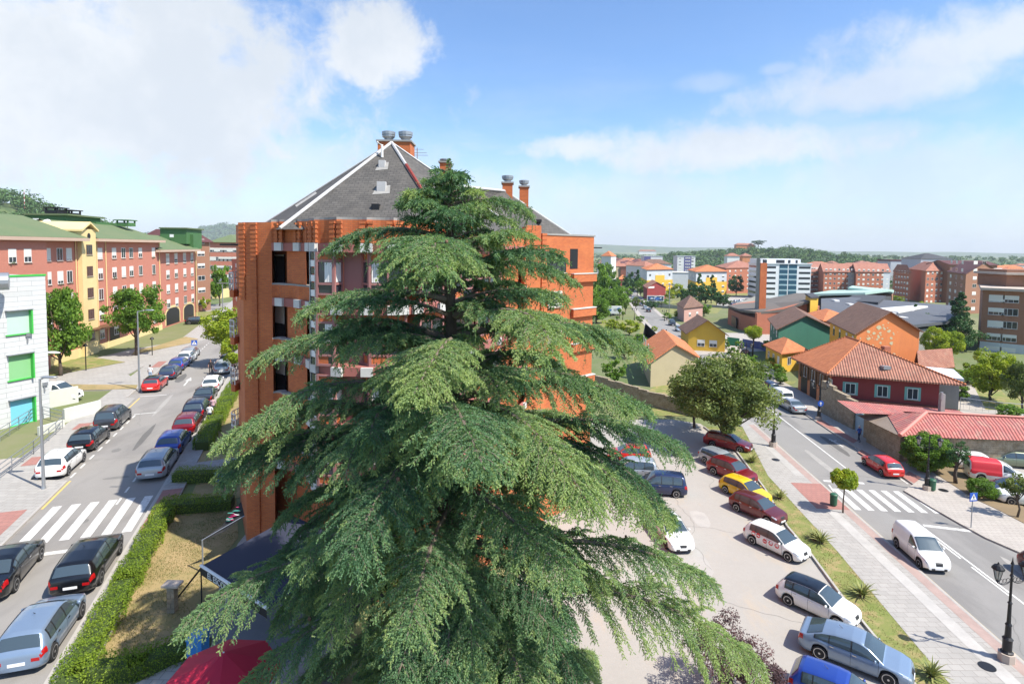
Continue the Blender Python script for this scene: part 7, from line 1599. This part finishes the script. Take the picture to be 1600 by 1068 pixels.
def woods(name,n,region,hr_,size,leafn,leafs,seed,fol=F_wood,label=None):
    rs=np.random.default_rng(seed); P3=[]; rr=[]
    while len(P3)<n:
        q0,q1,y0,y1=region; y=math.exp(rs.uniform(math.log(y0),math.log(y1))); q=rs.uniform(q0,q1); x=q*y
        if math.sin(x*.011+seed)+math.sin(y*.013+x*.004)+rs.normal()*.7<-.5: continue
        s=size*rs.uniform(.6,1.4)
        for _ in range(5): P3.append((x+rs.normal()*s*.45,y+rs.normal()*s*.45,gzz(x,y)+s*rs.uniform(.4,1.1))); rr.append(s*rs.uniform(.35,.6))
    c=np.array(P3); v,f,tn=leafcloud(c,np.array(rr),leafn,leafs,rs,np.clip(np.repeat(rs.normal(.45,.25,len(c)//5+1),5)[:len(c)],0,1),asp=.8); o=link(name,npmesh(name,v,f,fol,tn)); tag(o,kind='stuff'); return o
woods('woodland',2000,(.14,1.05,470,950),0,5,26,1.7,1)
woods('woodland',4600,(.10,1.05,900,2600),0,8,16,3.4,2)
woods('woodland',1500,(-.95,-.45,300,560),0,8,24,2.4,7) if 0 else None
def hillwood(Hf,cx,cy,rx,ry,n,size,ln,ls,seed):
    rs=np.random.default_rng(seed); c=[];r=[]
    for _ in range(n):
        a=rs.uniform(0,6.28); k=math.sqrt(rs.uniform(0,1)); x=cx+rx*k*math.cos(a); y=cy+ry*k*math.sin(a); s=size*rs.uniform(.6,1.5)
        for _ in range(4): c.append((x+rs.normal()*s*.4,y+rs.normal()*s*.4,Hf(x,y)+s*rs.uniform(.4,1.2))); r.append(s*rs.uniform(.35,.6))
    c=np.array(c); v,f,tn=leafcloud(c,np.array(r),ln,ls,rs,np.clip(rs.normal(.4,.25,len(c)),0,1),asp=.8); tag(link('woodland',npmesh('woodland',v,f,F_wood,tn)),kind='stuff')
hillwood(H3,-660,600,250,200,1500,9,30,2.2,5); hillwood(H4,-2300,5000,1400,700,2200,26,10,11,6); hillwood(H1,560,1280,260,260,500,9,26,3.,8)
p=Q(1185,378,1290); tree((p.x,p.y,p.z-10),3,16,12,F_drk,'lone broad tree on the crest of the wooded hill','broad',2,var=1,rz=0)
# ================= street furniture =================
def lantern(mb,c,h=.62,r=.2,glass=None):
    mb.lathe([(.04,0),(.07,.05),(.05,.08),(r*.55,.12),(r,.12+h*.62),(r*1.25,.14+h*.66),(r*1.15,.17+h*.72),(r*.6,.12+h*.95),(.03,.12+h*1.0),(.03,.12+h*1.15)],c,8)
def ornate(px,py,ptop,label,arms=2,lev='r',ang=0,base=True,group='black ornate lantern posts along the right street'):
    p=P(px,py,lev); H=Q(px,ptop,p.y).z-p.z; k=H/5.4; t=thing('street_lamp',p[:],label,'street lamp',group)
    q=MB(); z0=.13*k
    if base:
        b=MB(); b.prism([(p.x+.36*k*math.cos(R(a)),p.y+.36*k*math.sin(R(a))) for a in range(22,382,45)],p.z,p.z+.55*k); b.build('stone_base',SILL,t)
    q.lathe([(.27*k,.5*k),(.27*k,.6*k),(.2*k,.66*k),(.2*k,1.2*k),(.23*k,1.25*k),(.14*k,1.35*k),(.12*k,1.9*k),(.15*k,1.95*k),(.09*k,2.05*k),(.075*k,3.0*k),(.11*k,3.05*k),(.06*k,3.12*k),(.05*k,4.35*k),(.09*k,4.4*k),(.05*k,4.5*k),(.04*k,4.95*k),(.08*k,5.0*k),(.03*k,5.15*k),(0,5.4*k)],p[:],12)
    q.build('post',DK,t,smooth=False)
    q=MB(); u=Vector((math.cos(ang),math.sin(ang),0)); A=[]
    for s in ((1,-1) if arms==2 else (1,)):
        o=p+Vector((0,0,4.2*k)); e=p+u*s*.82*k+Vector((0,0,4.15*k)); pts=[o+(e-o)*f+Vector((0,0,-.16*k*math.sin(f*3.14))) for f in [i/8 for i in range(9)]]; q.tube(pts,.028*k,6)
        for j in range(3):
            c=o+(e-o)*(.25+.24*j)+Vector((0,0,.02*k)); q.tube([c+Vector((u.x*.11*k*math.cos(a),u.y*.11*k*math.cos(a),.11*k*math.sin(a))) for a in [i*.7 for i in range(9)]],.014*k,5)
        A.append(e)
    q.build('bracket',DK,t)
    for e in A:
        f=MB(); c=e+Vector((0,0,.02)); r=.2*k; hh=.5*k
        f.lathe([(.03*k,0),(.08*k,.05*k),(.05*k,.1*k),(r*.5,.14*k)],c[:],8)
        for j in range(6): a=j*math.pi/3; f.tube([c+Vector((r*.5*math.cos(a),r*.5*math.sin(a),.13*k)),c+Vector((r*math.cos(a),r*math.sin(a),.13*k+hh))],.012*k,4)
        f.lathe([(r*1.1,0),(r*1.35,.03*k),(r*1.25,.10*k),(r*.8,.22*k),(r*.25,.27*k),(r*.12,.36*k),(0,.38*k)],(c.x,c.y,c.z+.13*k+hh),10); o=f.build('lantern',DK,t)
        g_=MB(); g_.lathe([(r*.45,0),(r*.9,hh)],(c.x,c.y,c.z+.13*k),6); gg=g_.build('lantern_glass',LGL,t); gg.parent=o
    return t
LGL=mat('lantern_glass',(.55,.55,.5),.2); LGL.b.inputs['Transmission Weight'].default_value=.6
ornate(1572,1035,868,'ornate black lamp post standing at the lower right corner with a scrolled bracket',2,ang=R(10))
ornate(1448,767,677,'ornate black lamp post with two lanterns by the green bin at the crossing',2,ang=R(-20))
ornate(1208,699,612,'ornate black lamp post on the pavement beside the broad tree',1,ang=R(60))
ornate(1279,657,590,'ornate black lamp post carrying the round blue sign by the dark red house',2,ang=R(-20))
for px,py,pt,l in ((991,502,480,'far double lantern post on the left pavement beside a round bush'),(1038,503,483,'far lantern post on the right pavement of the distant street'),(1037,536,513,'double lantern post beside the dark railing, nearest of the far ones'),(1101,540,508,'lantern post in front of the yellow house wall'),(1165,583,533,'thin black lantern post below the palm like tree')): ornate(px,py,pt,l,2,ang=0,base=False)
def tallamp(px,py,ptop,label,lev='l',arm=1.3,side=(1,.1),top=None,col=GRY):
    p=P(px,py,lev); z=Q(px,ptop,p.y).z; H=z-p.z; t=thing('street_lamp',p[:],label,'street lamp'); q=MB(); q.tube([p,p+Vector((0,0,H))],[.10,.06],10); q.lathe([(.16,0),(.16,.05),(.11,.3)],p[:],10); q.build('pole',col,t)
    s=Vector((*side,0)).normalized(); e=p+Vector((0,0,H))+s*arm; q=MB(); q.tube([p+Vector((0,0,H-.05)),e+Vector((0,0,.12))],.04,6); 
    if arm: q.build('arm',col,t)
    q=MB(); q.lathe([(.0,.0),(.12,.03),(.17,.09),(.1,.16),(0,.18)],n=12); me=q.mesh('lamp_head',GRY,smooth=True); me.transform(Matrix.Rotation(math.atan2(s.y,s.x),4,'Z')@Matrix.Scale(3.2,4,(1,0,0))); link('lamp_head',me,t,e-p+Vector((0,0,.02))+s*.2); return t
tallamp(68.5,766,592,'slim grey street light at the left kerb in front of the white hatchback',arm=.35)
t=tallamp(218,611,486,'tall grey street light with a long lamp head beside the bright red hatchback',arm=1.0)
tallamp(72,552,549,'lamp head reaching out behind the panelled building',arm=2.0) if 0 else None
p=Q(82,551,60); t=thing('street_lamp',(p.x-1.6,60,LZ),'pale street light head beside the leafy tree at the panelled building','street lamp'); q=MB(); q.tube([(p.x-1.6,60,LZ),(p.x-1.6,60,p.z-.2),(p.x-.7,60,p.z)],.07,8); q.build('pole',GRY,t); q=MB(); q.lathe([(0,0),(.2,.04),(.28,.13),(.16,.24),(0,.27)],n=12); me=q.mesh('lamp_head',WHT,smooth=True); me.transform(Matrix.Scale(3.2,4,(1,0,0))); link('lamp_head',me,t,(1.6,0,p.z-LZ-.1))
for px,py,pt,l in ((134.5,580,541,'thin black park lamp on the lawn before the cream plinth'),(238,556,530,'thin black park lamp on the lawn right of the full green tree')):
    p=P(px,py,'l'); H=Q(px,pt,p.y).z-p.z; t=thing('park_lamp',p[:],l,'lamp'); q=MB(); q.tube([p,p+Vector((0,0,H))],.06,7); q.build('pole',DK,t); q=MB(); q.lathe([(.05,0),(.28,.02),(.24,.12),(.12,.3),(0,.34)],(p.x,p.y,p.z+H),10); q.build('lamp_head',DK,t)
for px,py,pt,lev,l in ((348,484,443,'l','grey mast light at the far roundabout'),(1045,497,445,'r','tall pale mast light beside the dark red gabled building')):
    p=P(px,py,lev); H=Q(px,pt,p.y).z-p.z; t=thing('street_lamp',p[:],l,'street lamp'); q=MB(); q.tube([p,p+Vector((0,0,H))],.13,6); q.build('pole',GRY,t); q=MB(); q.box((p.x-1.2,p.y-.2,p.z+H),(p.x+1.2,p.y+.2,p.z+H+.2)); q.build('lamp_head',GRY,t)
# signs
sbl=mat('sign_blue',(.02,.09,.42),.4); 
def walker(c,u,s,m,parent,n):
    """white triangle with a dark walking figure, as on a crossing sign"""
    q=MB(); up=Vector((0,0,1)); q.add([c-u*s*.42-up*s*.34,c+u*s*.42-up*s*.34,c+up*s*.42],[(0,1,2)]); q.build('white_triangle',WHT,parent)
    q=MB(); c2=c+n*.006
    for pts in (((0,.16),(.05,.2),(0,.26),(-.05,.2)),((-.05,.14),(.06,.14),(.05,-.06),(-.04,-.06)),((-.04,-.06),(.01,-.06),(-.08,-.28),(-.14,-.26)),((0,-.06),(.05,-.06),(.14,-.27),(.09,-.28)),((.05,.12),(.15,.0),(.13,-.02),(.04,.07)),((-.05,.12),(-.14,-.02),(-.12,-.03),(-.03,.06))):
        q.add([c2+u*a*s+up*b*s for a,b in pts],[tuple(range(len(pts)))])
    q.build('walking_figure',BLK,parent)
def crossign(px,py,pt,lev,size,label,u=(1,0,0)):
    p=P(px,py,lev); H=Q(px,pt,p.y).z-p.z; t=thing('crossing_sign',p[:],label,'road sign'); u=Vector(u).normalized(); n=Vector((u.y,-u.x,0)); q=MB(); q.tube([p+Vector((0,0,0)),p+Vector((0,0,H))],.035,7); q.build('post',GRY,t)
    c=p+Vector((0,0,H-size/2))+n*.05; q=MB(); q.obox((c.x,c.y),u.xy,size,.03,c.z-size/2,c.z+size/2); q.build('sign_plate',sbl,t); walker(c+n*.02,u,size,None,t,n); return t
crossign(1517,826,769,'r',.62,'square blue zebra crossing sign on a grey post at the right pavement',(1,.15,0)); crossign(304,553,531,'l',.75,'blue crossing sign on the left pavement by the farthest parked cars',(1,.3,0))
p=P(1279,657); z=Q(1279,629,p.y).z; t=thing('direction_sign',(p.x,p.y-.2,0),'round blue sign with a white arrow on the ornate lamp post','road sign'); q=MB(); c=Vector((p.x,p.y-.32,z)); n_=20; q.add([c+Vector((.36*math.cos(6.283*i/n_),0,.36*math.sin(6.283*i/n_))) for i in range(n_)]+[c+Vector((.36*math.cos(6.283*i/n_),.03,.36*math.sin(6.283*i/n_))) for i in range(n_)],[tuple(range(n_)),tuple(range(2*n_-1,n_-1,-1))]+[(i,i+n_,(i+1)%n_+n_,(i+1)%n_) for i in range(n_)]); q.build('sign_plate',sbl,t)
q=MB(); c2=c-Vector((0,.008,0)); q.add([c2+Vector((a,0,b)) for a,b in ((-.05,-.22),(.05,-.22),(.05,.02),(-.05,.02))],[(0,1,2,3)]); q.add([c2+Vector((a,0,b)) for a,b in ((-.15,.0),(.15,.0),(0,.23))],[(0,1,2)]); q.build('white_arrow',WHT,t)
def gbin(px,py,label):
    p=P(px,py); t=thing('litter_bin',(p.x,p.y,.13),label,'bin'); m=MATS.get('bin_green') or mat('bin_green',(.02,.10,.05),.5).m
    q=MB(); q.lathe([(.21,.06),(.25,.1),(.27,.82),(.25,.86)],(p.x,p.y,.13),16); q.build('body',m,t); q=MB(); q.lathe([(.28,.84),(.29,.90),(.22,.97),(.12,.98),(.0,.985)],(p.x,p.y,.13),16); q.build('rim',m,t); q=MB(); q.lathe([(.05,0),(.05,.3)],(p.x,p.y,.13),8); q.build('foot',DK,t)
gbin(1302,792,'green litter bin beside the small round-headed tree'); gbin(1456,768,'green litter bin at the foot of the double lantern post')
# billboards
def billboard(px0,px1,pt,pb,py,Y,label,cols,seed):
    a,b=Q(px0,pb,Y),Q(px1,pb,Y); z1=Q(px0,pt,Y).z; gzv=g(Y); t=thing('billboard',((a.x+b.x)/2,Y,gzv),label,'billboard'); q=MB(); q.box((a.x,Y,a.z),(b.x,Y+.2,z1)); q.build('frame',WHT,t); fr=Fr((a.x,Y),(b.x,Y),a.z,t); rs=random.Random(seed); hh=z1-a.z
    q=MB(); fr.box(q,.2,fr.L-.2,.2,hh-.2,0,.03); q.build('poster',cols[0],t)
    q=MB()
    for k in range(16):
        x=rs.uniform(.4,fr.L-1.6); z=rs.uniform(.3,hh-1.3); q.add([fr.w(x+rs.uniform(0,.4),z,.035+.001*k),fr.w(x+rs.uniform(.6,1.3),z+rs.uniform(0,.2),.035+.001*k),fr.w(x+rs.uniform(.5,1.2),z+rs.uniform(.4,1.),.035+.001*k),fr.w(x,z+rs.uniform(.4,.9),.035+.001*k)],[(0,1,2,3)],k%2)
    q.build('poster_shapes',cols[1:],t)
    q=MB()
    for f in (.15,.5,.85): c=fr.w(fr.L*f,0,-.3); q.tube([Vector((c.x,c.y,gzv)),Vector((c.x,c.y,z1))],.1,6)
    q.build('post',DK,t)
pg=mat('poster_pale',(.55,.58,.58),.5); pb_=mat('poster_slate',(.10,.13,.17),.5); pd=mat('poster_blue',(.03,.12,.35),.5); pgr=mat('poster_grey',(.25,.27,.27),.5); pdk=mat('poster_navy',(.04,.06,.09),.5)
billboard(937,971,477.5,489.5,495,195,'pale billboard with a washed out picture by the park trees',[pg,pgr,pd],1); billboard(1011,1037.5,461.5,470.5,478,235,'dark billboard with white lettering like shapes before the dark red building',[pdk,pg,pd],2)
# fences, gates
def fence(pts,h,label,m,lev='r',name='fence',solid=False,posts=2.,bars=2,vbar=None):
    pp=[P(a,b,lev) for a,b in pts]; t=thing(name,pp[0][:],label,'fence'); q=MB()
    for a,b in zip(pp,pp[1:]):
        if solid: c=(a+b)/2; q.obox((c.x,c.y),(b-a).xy,(b-a).length,.06,min(a.z,b.z)-.1,max(a.z,b.z)+h)
        else:
            railing(q,[a,b],h,posts,bars,.035)
            if vbar:
                n=int((b-a).length/vbar)
                for i in range(n): c=a+(b-a)*((i+.5)/n); q.tube([c+Vector((0,0,.1)),c+Vector((0,0,h))],.015,4)
    q.build('panels',m,t); return t
fence([(1004,540),(1008,522),(1031,543)],2.2,'tall dark slatted screen fence beside the beige house',DK,solid=True); fence([(1090,533),(1115,545)],2.2,'dark green screen fence right of the yellow house',mat('dark_green_mesh',(.02,.09,.05),.7),solid=True); fence([(1136,539),(1155,541)],1.8,'bright green tarpaulin fence before the gardens',mat('green_tarp',(.01,.20,.11),.6),solid=True); fence([(1160,541),(1185,545),(1196,549)],1.6,'blue and grey netting fence below the church',mat('blue_net',(.04,.08,.25),.7),solid=True)
fence([(1181,585),(1208,603)],2.3,'grey iron bar gate standing open by the pavement',GRY,name='iron_gate',posts=1.2,bars=4,vbar=.25); fence([(1500,640),(1560,648),(1640,655)],1.6,'thin grey wire fence behind the red sheds',GRY,vbar=.6,posts=2.5); fence([(1010,478),(1070,484),(1100,487)],1.4,'low grey fence along the distant lot',GRY,solid=True)
fence([(1180,470),(1140,482),(1080,478)],1.,'pale low wall round the church lot',con,solid=True)
b=P(1325,640)
q=None
# gallery balustrade of the dark red side
t=thing('balcony_railing',(c0.x,c0.y,0),'dark brown slatted balustrade along the red side of the hip roofed house','railing'); q=MB(); frS.box(q,-.1,frS.L+1.5,zE-4.1,zE-3.0,.9,1.0); q.build('boards',MATS['maroon_boards'],t)
# mast on the hill
p=Q(38,312,640); t=thing('radio_mast',(p.x,p.y,p.z-12),'thin red and white radio mast on the wooded hill at the left','mast'); z1=Q(37,296,640).z; q=MB()
for k in range(8): za=p.z-10+(z1-p.z+10)*k/8; zb_=p.z-10+(z1-p.z+10)*(k+1)/8; q.tube([(p.x,p.y,za),(p.x,p.y,zb_)],.35,5,mi=k%2)
q.build('mast',[mat('mast_red',(.35,.05,.04),.6),WHT],t)
# ================= people =================
SK=mat('skin',(.45,.24,.17),.6); HR=mat('hair_dark',(.03,.02,.015),.7)
def person(loc,hd,label,shirt,trous,pose='walk',z=None,hair=HR,hat=None,sleeves=True):
    x,y=loc; z=gz(x,y) if z is None else z; t=thing('person',(x,y,z),label,'person',rz=math.atan2(hd[1],hd[0])-math.pi/2)  # +y forward
    J=dict(pel=(0,0,.95),abd=(0,.0,1.12),che=(0,.01,1.32),nec=(0,.0,1.48),hd0=(0,.02,1.56),hd1=(0,.03,1.66),hd2=(0,.02,1.74))
    st=.22 if pose=='walk' else .04
    E=[];V=[];Rd=[]
    def v(p,r): V.append(p);Rd.append(r);return len(V)-1
    pel=v((0,0,.95),(.155,.11));ab=v((0,0,1.12),(.14,.10));ch=v((0,.01,1.33),(.17,.11));nk=v((0,.01,1.49),(.055,.055));h0=v((0,.03,1.57),(.075,.085));h1=v((0,.03,1.68),(.085,.10));h2=v((0,.02,1.755),(.05,.06)); E+=[(pel,ab),(ab,ch),(ch,nk),(nk,h0),(h0,h1),(h1,h2)]
    ns=v((0,.13,1.645),(.016,.016)); E.append((h1,ns))
    for s,f in ((1,1),(-1,-1)):
        hp=v((.09*s,0,.90),(.095,.095));kn=v((.10*s,st*.5*f+.03,.50),(.065,.065));an=v((.10*s,st*f-.03,.10),(.04,.04));to=v((.11*s,st*f+.14,.04),(.035,.03)); E+=[(pel,hp),(hp,kn),(kn,an),(an,to)]
        sh=v((.19*s,0,1.42),(.06,.06));el=v((.25*s,-.05*f,1.15),(.042,.042));wr=v((.25*s,.10-.06*f,.93),(.028,.028));ha=v((.25*s,.13-.06*f,.86),(.035,.02)); E+=[(ch,sh),(sh,el),(el,wr),(wr,ha)]
        for k in range(4): fi=v((.25*s+(.022*(k-1.5)),.15-.06*f,.785+.006*abs(k-1.5)),(.009,.009)); E.append((ha,fi))
        th=v((.25*s-.045*s,.165-.06*f,.84),(.010,.010)); E.append((ha,th))
    me=bpy.data.meshes.new('body'); me.from_pydata(V,E,[]); ob=link('body',me,None); md=ob.modifiers.new('s','SKIN'); 
    for i,sv in enumerate(me.skin_vertices[0].data): sv.radius=Rd[i]; sv.use_root=(i==0)
    ob.modifiers.new('d','SUBSURF').levels=1; dg=bpy.context.evaluated_depsgraph_get(); m2=bpy.data.meshes.new_from_object(ob.evaluated_get(dg)); bpy.data.objects.remove(ob); m2.name='body'
    m2.materials.clear()
    for m in (SK,shirt,trous,BLK): m2.materials.append(m.m if isinstance(m,MT) else m)
    for p in m2.polygons:
        c=p.center; p.use_smooth=True
        if c.z<.085:p.material_index=3
        elif c.z<.99 and abs(c.x)<.19: p.material_index=2
        elif c.z<1.47 and (abs(c.x)<.20 or c.z>1.18): p.material_index=1
    link('body',m2,t); q=MB(); q.lathe([(.098,-.02),(.105,.05),(.09,.10),(.05,.13),(0,.135)],(0,.0,1.665),12); link('hat' if hat else 'hair',q.mesh('hair',hat or hair,smooth=True),t); return t
sh=lambda n,c: MATS.get(n) or mat(n,c,.8).m
WS=sh('white_shirt',(.65,.65,.66)); NJ=sh('navy_trousers',(.02,.03,.07)); BS=sh('blue_shirt',(.03,.10,.42)); LJ=sh('pale_jeans',(.22,.32,.45)); DKS=sh('dark_clothes',(.03,.025,.028)); PKS=sh('pinkish_shirt',(.5,.32,.36)); GH_=sh('grey_hair',(.4,.4,.4))
p=P(235,596,'l'); person(p.xy[:],(-.3,.9),'person in white shirt and pale jeans on the left pavement by the red hatchback',WS,LJ,'stand',LZ+.13)
p=P(329.5,584,'l'); person(p.xy[:],(.3,-.9),'person in dark clothes walking beside the silver estate under the tree',DKS,DKS,'walk',LZ)
p=P(328,664,'l'); person(p.xy[:],(-.33,.94),'person in a white shirt and navy trousers walking along the hedge, nearer of two',WS,NJ,'walk',LZ+.13)
p=P(333,652,'l'); person(p.xy[:],(-.33,.94),'person in a pinkish shirt walking just ahead beside the hedge',PKS,NJ,'walk',LZ+.13)
p=P(1342,692); person(p.xy[:],(-.3,.95),'person in a blue shirt with white hair walking past the pale blue gate',BS,NJ,'walk',.13,hair=sh('white_hair',(.7,.7,.68)))
# ================= air =================
hz=MB(); hz.box((-9000,-260,-16),(13000,10500,235)); o=hz.build('haze',None); o.data.materials.clear(); tag(o,kind='stuff')
m=bpy.data.materials.new('haze_air'); m.use_nodes=True; n=m.node_tree.nodes; n.clear(); out=n.new('ShaderNodeOutputMaterial'); v=n.new('ShaderNodeVolumePrincipled'); v.inputs['Color'].default_value=(.88,.94,1.,1); v.inputs['Density'].default_value=.00009; v.inputs['Anisotropy'].default_value=.0; m.node_tree.links.new(v.outputs[0],out.inputs['Volume']); o.data.materials.append(m)
